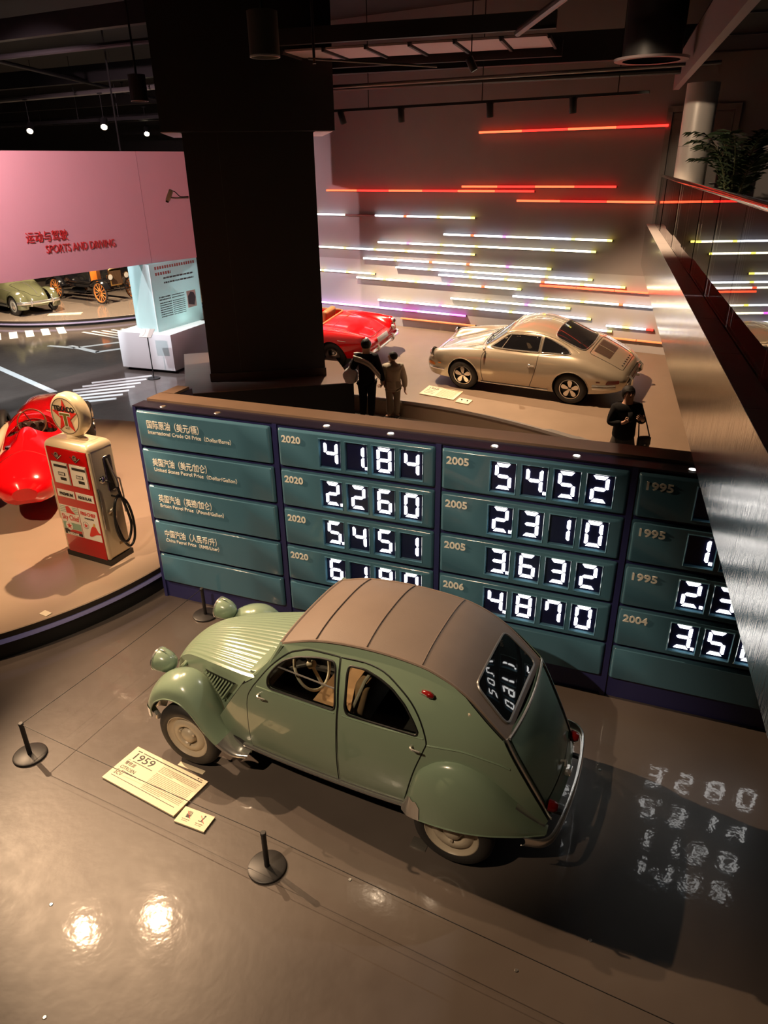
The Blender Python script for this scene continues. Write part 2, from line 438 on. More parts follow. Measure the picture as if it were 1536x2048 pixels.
def strip_rows(pts, w, z0, z1):
    o = []
    for i, p in enumerate(pts):
        a = Vector(pts[max(0, i - 1)]); b = Vector(pts[min(len(pts) - 1, i + 1)]); t = (b - a).normalized(); n = Vector((t.y, -t.x))
        p = Vector(p); q = p - n * w
        o.append([(p.x + n.x * .006, p.y + n.y * .006, z0), (p.x + n.x * .006, p.y + n.y * .006, z1), (q.x, q.y, z1)])
    return o
grid(bm, strip_rows(stage_edge, .16, .30, .356))
obj('edge_strip', bm, mat('satin_edge_strip', (.45, .43, .42), .12, .6), stage)
# --- gallery parapet, upper floor, glass balustrade -------------------------
PE = Vector((.2838, .9589, 0)); PR = Vector((.9589, -.2838, 0)); P0 = Vector((1.66, 2.884, 0)); PA = math.atan2(PE.y, PE.x)
T0, T1 = -3.0, 12.93
def par(t, off, z): return P0 + PE * t + PR * off + Vector((0, 0, z))
def pbox(t0, t1, o0, o1, z0, z1, bevel=0): return box(BM(), par((t0 + t1) / 2, (o0 + o1) / 2, (z0 + z1) / 2), (t1 - t0, o1 - o0, z1 - z0), PA, bevel)
STEEL = mat('brushed_steel', (.66, .64, .62), .15, 1.0)
def brushed(m):
    nt = m.node_tree; p = nt.nodes['Principled BSDF']; tc = nt.nodes.new('ShaderNodeTexCoord'); mp = nt.nodes.new('ShaderNodeMapping')
    mp.inputs['Rotation'].default_value = (0, 0, -PA); mp.inputs['Scale'].default_value = (70, 70, 1.2)
    n = nt.nodes.new('ShaderNodeTexNoise'); n.inputs['Scale'].default_value = 1.0; n.inputs['Detail'].default_value = 3
    b = nt.nodes.new('ShaderNodeBump'); b.inputs['Strength'].default_value = .16; b.inputs['Distance'].default_value = .01
    nt.links.new(tc.outputs['Object'], mp.inputs[0]); nt.links.new(mp.outputs[0], n.inputs['Vector']); nt.links.new(n.outputs['Fac'], b.inputs['Height']); nt.links.new(b.outputs[0], p.inputs['Normal'])
brushed(STEEL)
parapet = struct('wall_parapet', pbox(T0, T1, .012, .35, 2.81, 3.55), mat('parapet_core', (.1, .1, .1), .6), label='low gallery parapet wall with steel facing')
k = T0
while k < T1 - .1:
    e_ = min(k + 2.4, T1); obj('steel_facing', pbox(k + .001, e_ - .001, -.003, .012, 2.80, 3.563), STEEL, parapet); k = e_
TILE = mat('grey_coping_tile', (.50, .48, .49), .34, noise=.12, nscale=6)
k = T0; i = 0
while k < T1 - .05:
    e_ = min(k + 1.2, T1)
    for o0, o1 in ((-.003, .158), (.174, .35)): obj('coping_tile', pbox(k + .004, e_ - .004, o0, o1, 3.55, 3.567, .0), TILE, parapet)
    k = e_
upper = struct('floor_gallery', BM(), mat('gallery_floor_stone', (.06, .058, .06), .35), label='upper gallery floor behind the glass')
bm = BM(); pts = [par(T0, .351, 0), par(T1 - .05, .351, 0), wall_pt(9.8, 0, .01), par(-3.0, 14, 0)]
prism(bm, [(p.x, p.y) for p in pts], 2.95, 3.30); bm.to_mesh(upper.data); bm.free()
upper.data.materials.clear(); upper.data.materials.append(MATS['gallery_floor_stone'])
PANE = glass_mat('balustrade_glass', (.88, .93, .92), 1.55, 0.0, bump=.012)
bal = thing('glass_balustrade', 'frameless glass balustrade with steel handrail on the gallery parapet', 'balustrade', par(0, .166, 3.55), PA)
k = T0
while k < T1 - .05:
    e_ = min(k + 1.42, T1)
    obj('glass_pane', box(BM(), ((k + e_) / 2, random.uniform(-.004, .004), .435), (e_ - k - .012, .014, .86), random.uniform(-.004, .004)), PANE, bal); k = e_
RAIL = mat('polished_steel_rail', (.62, .6, .6), .12, 1.0)
obj('handrail', tube(BM(), [(T0, 0, .885), (T1, 0, .885)], .028, 16), RAIL, bal)
obj('end_post', tube(BM(), [(T1 - .02, 0, .02), (T1 - .02, 0, .88)], .012, 8), RAIL, bal)
# pale round column and palm on the gallery
rc = struct('column_round', lathe(BM(), [(0, 3.3), (.265, 3.3), (.265, 3.4), (.25, 3.42), (.25, 5.80), (0, 5.80)], 40, c=(5.2, 13.15, 0)), mat('silver_column_cladding', (.72, .66, .63), .38, .15), label='pale silver round column on the gallery')
for zz in (4.0, 4.9): obj('cladding_joint', lathe(BM(), [(.2505, zz), (.2515, zz), (.2515, zz + .006), (.2505, zz + .006)], 40, c=(5.2, 13.15, 0)), FRAMEM, rc)
struct('wall_far', box(BM(), (-17, 41, 3.8), (40, .3, 7.6)), mat('dark_wall_paint', (.05, .048, .05), .8), label='dark far wall of the car hall')
wr = wall_pt(-6.5, 3.8, -.12); struct('wall_return', box(BM(), wr + Vector((0, 3.0, 0)) , (.2, 6.0, 7.6), R_(-20)), mat('dark_wall_paint', (.05, .048, .05), .8), label='dark return wall behind the black column')
# ================================================================== PRICE BOARD
BA = R_(-21.9); BO = Vector((-2.69, 7.405, 0))
NAVY = mat('navy_board_frame', (.030, .031, .125), .32, noise=.08, nscale=3)
TEAL = mat('teal_gloss_panel', (.070, .172, .250), .16, coat=.3, noise=.06, nscale=2)
TEAL2 = mat('teal_recess_rim', (.035, .115, .13), .2)
SCREEN = mat('dark_digit_screen', (.008, .010, .05), .3)
LETTER = mat('cream_letter', (.92, .88, .80), .5)
LED = glow('white_led_segment', (1.0, .985, .95), 5.0)
TANTOP = mat('tan_laminate_top', (.22, .145, .10), .35, noise=.12, nscale=5)
board = thing('price_board', 'long navy and teal petrol price board with glowing digits', 'price board', BO, BA)
LB = 6.90
obj('board_body', box(BM(), (LB / 2, .24, 1.2), (LB, .44, 2.40)), NAVY, board)
for x0 in (0.0, 1.715, 3.43, 5.145, 6.86): obj('post_strip', box(BM(), (x0 + .02 + (.0 if x0 else -.0), .012, 1.2), (.05 if x0 else .04, .03, 2.4)), NAVY, board)
obj('ledge', box(BM(), (LB / 2, .10, 2.405), (LB, .20, .014)), mat('navy_ledge', (.022, .018, .035), .25), board)
obj('top_cap', box(BM(), (LB / 2, .335, 2.412), (LB - .06, .25, .04)), TANTOP, board)
obj('return_wall', box(BM(), (.11, .62, 1.2), (.20, .34, 2.40)), NAVY, board)
obj('return_cap', box(BM(), (.12, .60, 2.412), (.16, .30, .04)), TANTOP, board)
SEGS = {'0': 'abcdef', '1': 'bc', '2': 'abged', '3': 'abgcd', '4': 'fgbc', '5': 'afgcd', '6': 'afgedc', '7': 'fabc', '8': 'abcdefg', '9': 'abcdfg'}
def seg_polys(ch, w, h, t):
    g = t * .24; a = t / 2; P = {}
    def hor(y): return [(-w / 2 + g, y), (-w / 2 + a + g, y + a), (w / 2 - a - g, y + a), (w / 2 - g, y), (w / 2 - a - g, y - a), (-w / 2 + a + g, y - a)]
    def top(y, s):  # trapezoid at the top or bottom end
        return [(-w / 2 - a * .6 + g, y + s * a), (w / 2 + a * .6 - g, y + s * a), (w / 2 - a - g, y - s * a), (-w / 2 + a + g, y - s * a)]
    def ver(x, y0, y1, s):
        return [(x + s * a, y0 + g + a * .1), (x + s * a, y1 - g - a * .1), (x, y1 - g + a * .2), (x - s * a, y1 - g - a), (x - s * a, y0 + g + a), (x, y0 + g - a * .2)]
    P['a'] = top(h / 2, 1); P['d'] = top(-h / 2, -1); P['g'] = hor(0)
    P['b'] = ver(w / 2, 0, h / 2, 1); P['c'] = ver(w / 2, -h / 2, 0, 1); P['f'] = ver(-w / 2, 0, h / 2, -1); P['e'] = ver(-w / 2, -h / 2, 0, -1)
    return [P[s] for s in SEGS[ch]]
def raised(bm, x0, x1, z0, z1, y, dep, bev, holes=()):
    """teal pressed panel with a rounded rim, facing -y"""
    N = 3; o = round_poly([(x0, z0), (x1, z0), (x1, z1), (x0, z1)], .02, 3); i = round_poly([(x0 + bev, z0 + bev), (x1 - bev, z0 + bev), (x1 - bev, z1 - bev), (x0 + bev, z1 - bev)], .018, 3)
    rows = [[(p[0], y, p[1]) for p in o]]
    for k in range(1, N + 1):
        t = k / N; rows.append([(a[0] + (b[0] - a[0]) * t, y - dep * math.sin(t * PI / 2), a[1] + (b[1] - a[1]) * t) for a, b in zip(o, i)])
    grid(bm, rows, closed_u=True)
    sheet(bm, i, holes, lambda a, b: Vector((a, y - dep, b)), step=.5)
    bmesh.ops.remove_doubles(bm, verts=bm.verts, dist=1e-5)
    bmesh.ops.recalc_face_normals(bm, faces=bm.faces)
    return bm
ROWS = [(1.965, 2.37), (1.525, 1.935), (1.075, 1.495), (.635, 1.05), (.24, .61)]
COLS = [(.045, 1.69), (1.775, 3.42), (3.485, 5.13), (5.20, 6.845)]
HEAD = [('国际原油（美元/桶）', 'International Crude Oil Price（Dollar/Barre）'), ('美国汽油（美元/加仑）', 'United States Petrol Price（Dollar/Gallon）'), ('英国汽油（英镑/加仑）', 'Britain Petrol Price（Pound/Gallon）'), ('中国汽油（人民币/升）', 'China Petrol Price（RMB/Liter）')]
VALS = [[('2020', '41.84'), ('2020', '2.260'), ('2020', '5.451'), ('2020', '6.190')],
        [('2005', '54.52'), ('2005', '2.310'), ('2005', '3.632'), ('2006', '4.870')],
        [('1995', '17.02'), ('1995', '1.160'), ('1995', '2.314'), ('2004', '3.580')]]
PF = -.032      # front face of the raised panels
TXT = frame_mat((0, 0, 0), (1, 0, 0), (0, 0, 1))
def at(x, z, y=PF): return Matrix.Translation((x, y, z)) @ TXT
for ci, (x0, x1) in enumerate(COLS):
    for ri, (z0, z1) in enumerate(ROWS):
        holes = []
        if ci and ri < 4:
            for k in range(4):
                a = x0 + .465 + .28 * k; holes.append([(a, z1 - .35), (a + .225, z1 - .35), (a + .225, z1 - .06), (a, z1 - .06)])
        bm = raised(BM(), x0, x1, z0, z1, .0, -PF, .022, holes)
        pn = obj('price_panel' if ri < 4 else 'blank_panel', bm, TEAL, board, smooth=50)
        if ri == 4: continue
        if ci == 0:
            text('chinese_heading', HEAD[ri][0], .098, LETTER, pn, at(x0 + .135, z1 - .175), .006, .0008, width=[.66, .70, .70, .70][ri])
            text('english_heading', HEAD[ri][1], .058, LETTER, pn, at(x0 + .14, z1 - .245), .005, .0004, width=[1.04, 1.06, .84, .72][ri])
            continue
        yr, val = VALS[ci - 1][ri]
        text('year', yr, .098, LETTER, pn, at(x0 + .05, z1 - .135), .006, .0028, width=.212)
        ds = val.replace('.', ''); dp = val.index('.') - 1
        for k in range(4):
            a = x0 + .465 + .28 * k; cx, cz = a + .1125, z1 - .205
            bm = BM(); sc_ = obj('digit_screen', box(bm, (cx, .004, cz), (.225, .008, .29)), SCREEN, pn)
            bm = BM()   # raised rim around the recess
            rect = lambda d: [(cx - .1125 - d, cz - .145 - d), (cx + .1125 + d, cz - .145 - d), (cx + .1125 + d, cz + .145 + d), (cx - .1125 - d, cz + .145 + d)]
            grid(bm, [[(p[0], yy, p[1]) for p in rect(dd)] for dd, yy in ((.012, PF), (.006, PF - .008), (0, PF), (0, .0))], closed_u=True)
            bmesh.ops.recalc_face_normals(bm, faces=bm.faces)
            obj('digit_rim', bm, TEAL, pn)
            bm = BM()
            for pl in seg_polys(ds[k], .118, .215, .031): prism(bm, [(cx + p[0] - .004, cz + p[1]) for p in pl], -.006, -.001, 'XZ')
            if k == dp: prism(bm, [(cx + .078, cz - .125), (cx + .106, cz - .125), (cx + .106, cz - .097), (cx + .078, cz - .097)], -.006, -.001, 'XZ')
            obj('lit_digit', bm, LED, pn, smooth=None)
for i, x in enumerate((.35, 1.03, 2.28, 2.95, 3.95, 4.67, 5.6, 6.3)):
    d = obj('ledge_light', lathe(BM(), [(0, .006), (.030, .006), (.038, .0)], 20, c=(x, .075, 2.412)), mat('lamp_bezel', (.6, .6, .6), .3, .8), board)
    obj('lens', lathe(BM(), [(0, .0075), (.029, .0075), (.029, .006)], 20, c=(x, .075, 2.412)), glow('ledge_lamp_glow', (1, .95, .88), 2.2 ) if i > 1 else mat('lamp_off', (.2, .15, .12), .4), d)
# ================================================================== GREEN SMALL SALOON (local: x forward, y left, z up)
GREEN = mat('sage_green_paint', (.220, .295, .205), .22, coat=.6, noise=.03, nscale=3)
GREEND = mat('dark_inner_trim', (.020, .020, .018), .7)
CANVAS = mat('brown_canvas', (.175, .125, .095), .62, noise=.10, nscale=5, bump=.15, bscale=220)
CANVAS2 = mat('brown_canvas_rear', (.155, .115, .09), .62, noise=.10, nscale=5, bump=.15, bscale=220)  # slightly darker canvas for the two rear sections
CHROME = mat('chrome', (.82, .79, .74), .2, .85)
RUBBER = mat('tyre_rubber', (.022, .020, .019), .62, bump=.1, bscale=90)
BLACKR = mat('black_rubber_seal', (.008, .008, .008), .5)
CREAMW = mat('cream_wheel_paint', (.48, .41, .31), .35, noise=.06, nscale=4)
CREAMS = mat('ivory_steering_wheel', (.62, .55, .42), .35)
SEATF = mat('tan_seat_fabric', (.42, .24, .11), .8, noise=.25, nscale=9, sheen=.3)
CARGLASS = glass_mat('car_glass', (.72, .76, .74), 1.5)
DARKGLASS = mat('dark_car_glass', (.006, .007, .008), .03, spec=.8)
REDLENS = mat('red_lamp_lens', (.16, .006, .006), .12, coat=.5)
PROF = [(.30, .60), (.45, .635), (.7, .66), (1.0, .655), (1.15, .63), (1.3, .58), (1.45, .51), (1.55, .46), (1.65, .40)]
WFT = [(-1.85, .63), (-1.6, .74), (-1.4, .82), (-1.2, .89), (-.9, .96), (-.5, 1.0), (0, 1.0), (.4, .98), (.65, .955), (.9, .92), (1.2, .84)]
def ys(x, z): return lerp_tab(PROF, z) * lerp_tab(WFT, x)
HEADING = R_(154.82)
car = thing('vintage_saloon', 'sage green vintage saloon with ribbed bonnet and brown canvas roof', 'car', (-.2457, 4.7354, 0), HEADING)
XF, XR = 1.30, -1.10
def both(name, fn, m, smooth=35, label=None):
    """fn(side) -> bmesh; one part per side"""
    for s in (1, -1):
        o = obj(name, fn(s), m, car, smooth)
        if label: o['label'] = label
RAILP = [(.345, 1.445), (.20, 1.50), (.05, 1.535), (-.145, 1.555), (-.334, 1.567), (-.562, 1.566), (-.759, 1.545), (-.956, 1.487), (-1.097, 1.407), (-1.214, 1.308), (-1.325, 1.209), (-1.392, 1.148)]
REARP = [(-1.392, 1.148), (-1.466, 1.004), (-1.563, .819), (-1.662, .621), (-1.735, .461)]
DOOR1 = spline([(.69, .37), (.675, .64), (.652, .90), (.60, 1.02), (.552, 1.093), (.43, 1.257), (.29, 1.385), (.187, 1.43), (.1, 1.452), (-.135, 1.462)], 4) + [(-.165, 1.13), (-.135, .37)]
DOOR2 = [(-.155, .37), (-.182, 1.13), (-.152, 1.462)] + spline([(-.152, 1.462), (-.341, 1.47), (-.491, 1.445), (-.615, 1.379), (-.727, 1.295), (-.809, 1.185), (-.862, 1.043), (-.848, .969), (-.787, .783), (-.743, .616), (-.70, .43), (-.685, .37)], 3)[1:]
WIN1 = round_poly([(.445, 1.085), (.455, 1.165), (.40, 1.255), (.329, 1.33), (.218, 1.385), (.03, 1.425), (-.095, 1.43), (-.118, 1.39), (-.148, 1.15), (-.145, 1.085)], .05, 4)
WIN2 = round_poly([(-.215, 1.38), (-.222, 1.43), (-.348, 1.435), (-.47, 1.405), (-.576, 1.36), (-.687, 1.275), (-.77, 1.165), (-.803, 1.10), (-.79, 1.075), (-.25, 1.085), (-.228, 1.13)], .035, 4)
def grow(poly, d):
    n = len(poly); out = []
    ar = sum(poly[i][0] * poly[(i + 1) % n][1] - poly[(i + 1) % n][0] * poly[i][1] for i in range(n)); sg = 1 if ar > 0 else -1
    for i in range(n):
        a, b, c = Vector(poly[i - 1]), Vector(poly[i]), Vector(poly[(i + 1) % n])
        t = ((b - a).normalized() + (c - b).normalized()); t = t.normalized() if t.length > 1e-6 else (b - a).normalized()
        out.append((b.x + sg * t.y * d, b.y - sg * t.x * d))
    return out
SIDE = [(.72, .345), (.95, .36), (1.0, .57), (.70, 1.02), (.60, 1.10)] + RAILP[:-1] + REARP + [(-1.70, .36), (-.69, .345)]
def lift(s, off): return lambda a, b: Vector((a, s * (ys(a, b) + off), b))
def side_shell(s):
    bm = BM(); sheet(bm, SIDE, [grow(DOOR1, .010), grow(DOOR2, .010)], lift(s, 0), .07, flip=(s > 0)); return bm
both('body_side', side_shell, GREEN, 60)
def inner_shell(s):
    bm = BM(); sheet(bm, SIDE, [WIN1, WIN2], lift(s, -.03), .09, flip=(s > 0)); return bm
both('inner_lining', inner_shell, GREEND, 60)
def mkdoor(poly, win, hx, hz):
    for s in (1, -1):
        bm = BM(); sheet(bm, poly, [win], lift(s, .004), .055, flip=(s > 0))
        bmesh.ops.recalc_face_normals(bm, faces=bm.faces); solid(bm, .018)
        d = obj('door', bm, GREEN, car, 50)
        bm = BM(); tube(bm, [(a, s * (ys(a, b) + .004), b) for a, b in win], .009, 6, closed=True); obj('window_seal', bm, BLACKR, d)
        bm = BM(); sheet(bm, grow(win, -.004), [], lift(s, -.008), .09, flip=(s > 0)); obj('window_glass', bm, CARGLASS, d, 60)
        bm = BM(); y = ys(hx, hz) + .02
        tube(bm, [(hx, s * (y - .02), hz), (hx, s * (y + .012), hz), (hx - .02, s * (y + .024), hz), (hx - .075, s * (y + .020), hz - .004)], [.011, .010, .009, .006], 8); obj('door_handle', bm, CHROME, d)
        bm = BM(); q = [p for p in resample(poly, .03) if True]
        x0 = max(p[0] for p in poly); x1 = min(p[0] for p in poly)
        ln = [(x, 1.062) for x in [x0 - .06 + (x1 - x0 + .08) * k / 20 for k in range(21)]]
        tube(bm, [(a, s * (ys(a, b) + .004), b) for a, b in ln if inside((a, b), poly)], .006, 6); obj('waist_moulding', bm, GREEN, d)
mkdoor(DOOR1, WIN1, .53, 1.0); mkdoor(DOOR2, WIN2, -.765, .985)
def gap_seal(s):
    bm = BM()
    for pl in (DOOR1, DOOR2): tube(bm, [(a, s * (ys(a, b) - .006), b) for a, b in resample(grow(pl, .005), .06)], .0075, 6, closed=True)
    return bm
both('door_seal', gap_seal, BLACKR)
def sill(s):
    bm = BM(); rows = []
    for k in range(24):
        x = .78 - (.78 + .78) * k / 23; y = ys(x, .36)
        rows.append([(x, s * (y - .02), .362), (x, s * (y + .022), .362), (x, s * (y + .030), .35), (x, s * (y + .022), .326), (x, s * (y - .02), .322)])
    grid(bm, rows); bmesh.ops.recalc_face_normals(bm, faces=bm.faces); return bm
both('sill_strip', sill, CHROME)
# window flap rod on the front doors
both('window_flap_rod', lambda s: tube(BM(), [(.405, s * (ys(.4, 1.27) - .004), 1.272), (-.13, s * (ys(-.13, 1.24) - .004), 1.245)], .007, 6), CHROME)
# --- canvas roof -------------------------------------------------------------
RS = [(.37, 1.475, .490, 1.437), (.08, 1.585, .468, 1.530), (-.33, 1.635, .455, 1.572), (-.76, 1.60, .452, 1.548), (-.97, 1.525, .458, 1.48), (-1.13, 1.418, .462, 1.385), (-1.25, 1.305, .468, 1.278), (-1.36, 1.195, .472, 1.172), (-1.405, 1.142, .474, 1.125)]
def roof_pt(x, t, off=0.0):
    i = 0
    r = sorted(RS); ks = [q[0] for q in r]
    zc = lerp_tab([(q[0], q[1]) for q in r], x); ye = lerp_tab([(q[0], q[2]) for q in r], x); ze = lerp_tab([(q[0], q[3]) for q in r], x)
    a = abs(t); z = zc - (zc - ze) * a ** 2.6
    dz = (lerp_tab([(q[0], q[1]) for q in r], x + .01) - lerp_tab([(q[0], q[1]) for q in r], x - .01)) / .02
    n = Vector((-dz, 0, 1)).normalized()
    return Vector((x, t * ye, z)) + n * off
for i, (a, b, m_) in enumerate(((.37, .08, CANVAS), (.085, -.33, CANVAS), (-.325, -.76, CANVAS2), (-.755, -1.405, CANVAS2))):
    bm = BM(); nx = 14 if i == 3 else 7
    grid(bm, [[roof_pt(a + (b - a) * u / nx, -1 + 2 * k / 24, .002 * i) for k in range(25)] for u in range(nx + 1)])
    bmesh.ops.recalc_face_normals(bm, faces=bm.faces); solid(bm, .01)
    obj('canvas_section', bm, m_, car, 50)
for x_ in (.082, -.33, -.76): obj('canvas_seam', tube(BM(), [roof_pt(x_, t / 12, .008) for t in range(-12, 13)], .0045, 5), mat('canvas_seam_brown', (.14, .10, .078), .7), car, 180)
def rail_seam(s): return tube(BM(), [roof_pt(x, s, .002) + Vector((0, s * .006, -.004)) for x in [.36 - 1.75 * k / 30 for k in range(31)]], .012, 6)
both('canvas_edge_bead', rail_seam, CANVAS)
obj('windscreen_header', tube(BM(), [roof_pt(.378, t / 6, -.008) for t in range(-6, 7)], .016, 8), CANVAS, car)
# rear window (glass set in a metal rim)
RW = round_poly([(-.385, -1.372), (.385, -1.372), (.36, -1.12), (-.36, -1.12)], .06, 5)
def rw(a, b, off=.012): return roof_pt(b, a / .47, off)
bm = BM(); sheet(bm, RW, [], rw, .06); bmesh.ops.recalc_face_normals(bm, faces=bm.faces)
rwo = obj('rear_window', bm, DARKGLASS, car, 60)
obj('window_rim', tube(BM(), [rw(a, b, .010) for a, b in resample(RW, .05)], .010, 6, closed=True), mat('grey_window_rim', (.25, .24, .23), .35, .6), rwo)
# windscreen
bm = BM(); WSB = [(.60, -.50, 1.10), (.60, .50, 1.10), (.375, .485, 1.44), (.375, -.485, 1.44)]
bm.faces.new([bm.verts.new(p) for p in WSB]); obj('windscreen', bm, CARGLASS, car, None)
for s in (1, -1): obj('windscreen_pillar', tube(BM(), [(.615, s * .545, 1.09), (.45, s * .555, 1.27), (.36, s * .51, 1.44)], .022, 8), GREEN, car)
obj('scuttle', box(BM(), (.62, 0, 1.085), (.14, 1.04, .03), bevel=.012), GREEN, car)
# --- bonnet -----------------------------------------------------------------
HC = [(.56, 1.115), (.75, 1.095), (1.0, 1.06), (1.2, 1.02), (1.38, .965), (1.5, .915), (1.6, .85), (1.67, .775), (1.71, .68)]
HW = [(.56, .53), (.75, .50), (1.0, .445), (1.2, .395), (1.38, .335), (1.5, .295), (1.6, .265), (1.67, .25), (1.71, .24)]
HE = [(.56, 1.045), (.75, 1.005), (1.0, .965), (1.2, .93), (1.38, .885), (1.5, .845), (1.6, .785), (1.67, .715), (1.71, .62)]
def hood_pt(u, t, off=0.0, rib=True):
    P = [(-1.0 * k, 0) for k in range(2)]
    x = lerp_tab([(i / 8, h[0]) for i, h in enumerate(HC)], u)
    zc, w, ze = [lerp_tab([(i / 8, h[1]) for i, h in enumerate(T)], u) for T in (HC, HW, HE)]
    a = abs(t); z = zc - (zc - ze) * a ** 2.4
    dx = lerp_tab([(i / 8, h[0]) for i, h in enumerate(HC)], min(1, u + .01)) - lerp_tab([(i / 8, h[0]) for i, h in enumerate(HC)], max(0, u - .01))
    dz = lerp_tab([(i / 8, h[1]) for i, h in enumerate(HC)], min(1, u + .01)) - lerp_tab([(i / 8, h[1]) for i, h in enumerate(HC)], max(0, u - .01))
    n = Vector((-dz, 0, dx)).normalized()
    r = 0.0
    if rib and a < .94: r = .006 * (abs(math.sin(t * PI * 10.5)) ** .8) * min(1, (u) / .06)
    return Vector((x, t * w, z)) + n * (r + off)
bm = BM(); grid(bm, [[hood_pt(u / 36, -1 + 2 * k / 150) for k in range(151)] for u in range(37)]); bmesh.ops.recalc_face_normals(bm, faces=bm.faces)
hood = obj('bonnet', bm, GREEN, car, 60)
def hood_side(s):
    bm = BM(); rows = []
    for k in range(21):
        u = k / 20; p = hood_pt(u, s, 0, False); x = p.x
        zb = .50 if x > 1.02 else .50 + (1.02 - x) / .36 * .50
        zb = min(zb, p.z - .01)
        rows.append([Vector((x, p.y + s * .022 * math.sin(j / 6 * PI * .5), p.z + (zb - p.z) * j / 6)) for j in range(7)])
    grid(bm, rows); bmesh.ops.recalc_face_normals(bm, faces=bm.faces); return bm
both('bonnet_side', hood_side, GREEN, 60)
for s in (1, -1):                       # cooling louvres on the bonnet sides
    obj('louvre_backing', sheet_bm := (lambda bm: (sheet(bm, [(1.235, .865), (.845, .905), (1.03, .64)], [], lambda a, b: Vector((a, s * (.036 + lerp_tab([(h[0], h[1]) for h in HW], a)), b)), .08), bm)[1])(BM()), BLACKR, car)
    for k in range(11):
        t = (k + .5) / 11; x = .87 + .345 * t
        top = .903 - .04 * t - .006; tp = Vector((x, 0, top))
        # louvre slats run parallel to the rear edge of the triangle
        a = Vector((.845 + .39 * t, 0, .905 - .04 * t)); b_ = Vector((1.03 + .205 * t, 0, .64 + .225 * t))
        w = lerp_tab([(h[0], h[1]) for h in HW], a.x) + .043; w2 = lerp_tab([(h[0], h[1]) for h in HW], b_.x) + .043
        bm = BM(); d = (b_ - a).normalized(); n = Vector((d.z, 0, -d.x)) * .0125
        pts = []
        for q, ww in ((a, w), (b_, w2)):
            pts.append([(q.x - n.x, s * (ww + .012), q.z - n.z), (q.x, s * (ww + .016), q.z), (q.x + n.x, s * (ww - .004), q.z + n.z)])
        grid(bm, pts); bmesh.ops.recalc_face_normals(bm, faces=bm.faces); obj('louvre_slat', bm, GREEN, car)
    bm = BM(); tube(bm, [(.72, s * .56, 1.0), (.86, s * .56, .79), (1.0, s * .555, .565)], .007, 6); obj('bonnet_gap', bm, BLACKR, car)
# grille and nose
bm = BM(); grid(bm, [[(1.70 + .012 * math.cos(k / 8 * PI - PI / 2), -.24 + .48 * k / 8, .68 - .26 * r / 4) for k in range(9)] for r in range(5)]); obj('grille_backing', bm, BLACKR, car)
for k in range(6): obj('grille_bar', tube(BM(), [(1.715, -.22, .65 - .04 * k), (1.73, 0, .65 - .04 * k), (1.715, .22, .65 - .04 * k)], .008, 6), CHROME, car)
obj('front_bumper', tube(BM(), [(1.60, -.68, .42), (1.74, -.60, .42), (1.80, -.3, .42), (1.81, 0, .42), (1.80, .3, .42), (1.74, .60, .42), (1.60, .68, .42)], .028, 8), CHROME, car)
# headlamps on their bar
obj('headlamp_bar', tube(BM(), [(1.56, -.44, .72), (1.58, 0, .74), (1.56, .44, .72)], .02, 8), GREEN, car)
for s in (1, -1):
    hm = Matrix.Translation((1.70, s * .44, .83)) @ Matrix.Rotation(R_(-6), 4, 'Y')
    bm = BM(); lathe(bm, [(0, -.155), (.035, -.15), (.07, -.125), (.093, -.08), (.103, -.03), (.105, .01), (.102, .022)], 28, axis='X'); bmesh.ops.transform(bm, matrix=hm, verts=bm.verts)
    hl = obj('headlamp', bm, GREEN, car, 60)
    bm = BM(); lathe(bm, [(.098, .012), (.108, .016), (.109, .03), (.098, .036)], 28, axis='X'); bmesh.ops.transform(bm, matrix=hm, verts=bm.verts); obj('headlamp_rim', bm, CHROME, hl, 60)
    bm = BM(); lathe(bm, [(0, .045), (.05, .041), (.098, .03)], 28, axis='X'); bmesh.ops.transform(bm, matrix=hm, verts=bm.verts); obj('headlamp_lens', bm, mat('lamp_lens', (.7, .68, .6), .1, spec=.7), hl, 60)
    bm = BM(); box(bm, (1.66, s * .44, .938), (.05, .012, .012), bevel=.004); obj('headlamp_clip', bm, CHROME, hl)
    obj('headlamp_bracket', tube(BM(), [(1.57, s * .42, .73), (1.60, s * .43, .76), (1.63, s * .44, .78)], .02, 8), GREEN, hl)
# --- front wings ------------------------------------------------------------
FCROWN = spline([(1.775, .355), (1.755, .50), (1.69, .66), (1.58, .79), (1.44, .865), (1.31, .875), (1.19, .81), (1.10, .69), (1.02, .54), (.93, .41), (.80, .325), (.70, .315)], 4)
FLIP = spline([(1.71, .36), (1.675, .47), (1.61, .575), (1.52, .655), (1.42, .70), (1.30, .70), (1.20, .635), (1.13, .54), (1.07, .45), (.98, .36), (.85, .29), (.72, .275)], 4)
def wing_rows(s, k0, k1, off=0.0):
    rows = []
    for k in range(k0, k1):
        c, l = Vector(FCROWN[k]), Vector(FLIP[k]); f = k / (len(FCROWN) - 1)
        yi = lerp_tab([(0, .50), (.15, .44), (.5, .42), (.7, .46), (.85, .50), (1, .56)], f); yo = lerp_tab([(0, .655), (.15, .70), (.4, .725), (.7, .725), (.9, .71), (1, .67)], f)
        dn = (c - l).normalized() if (c - l).length > 1e-5 else Vector((0, 1))
        ctl = [(yi, c - dn * .10), (yi + .015, c - dn * .035), (yi + (yo - yi) * .35, c), (yi + (yo - yi) * .70, c + (l - c) * .16), (yi + (yo - yi) * .92, c + (l - c) * .48), (yo, l)]
        sp = spline([(y, p.x, p.y) for y, p in ctl], 4)
        rows.append([Vector((x, s * (y + off), z)) + Vector((dn.x, 0, dn.y)) * off for y, x, z in sp])
    return rows
NF = len(FCROWN)
def fwing(s):
    bm = BM(); grid(bm, wing_rows(s, 0, NF)); bmesh.ops.recalc_face_normals(bm, faces=bm.faces); return bm
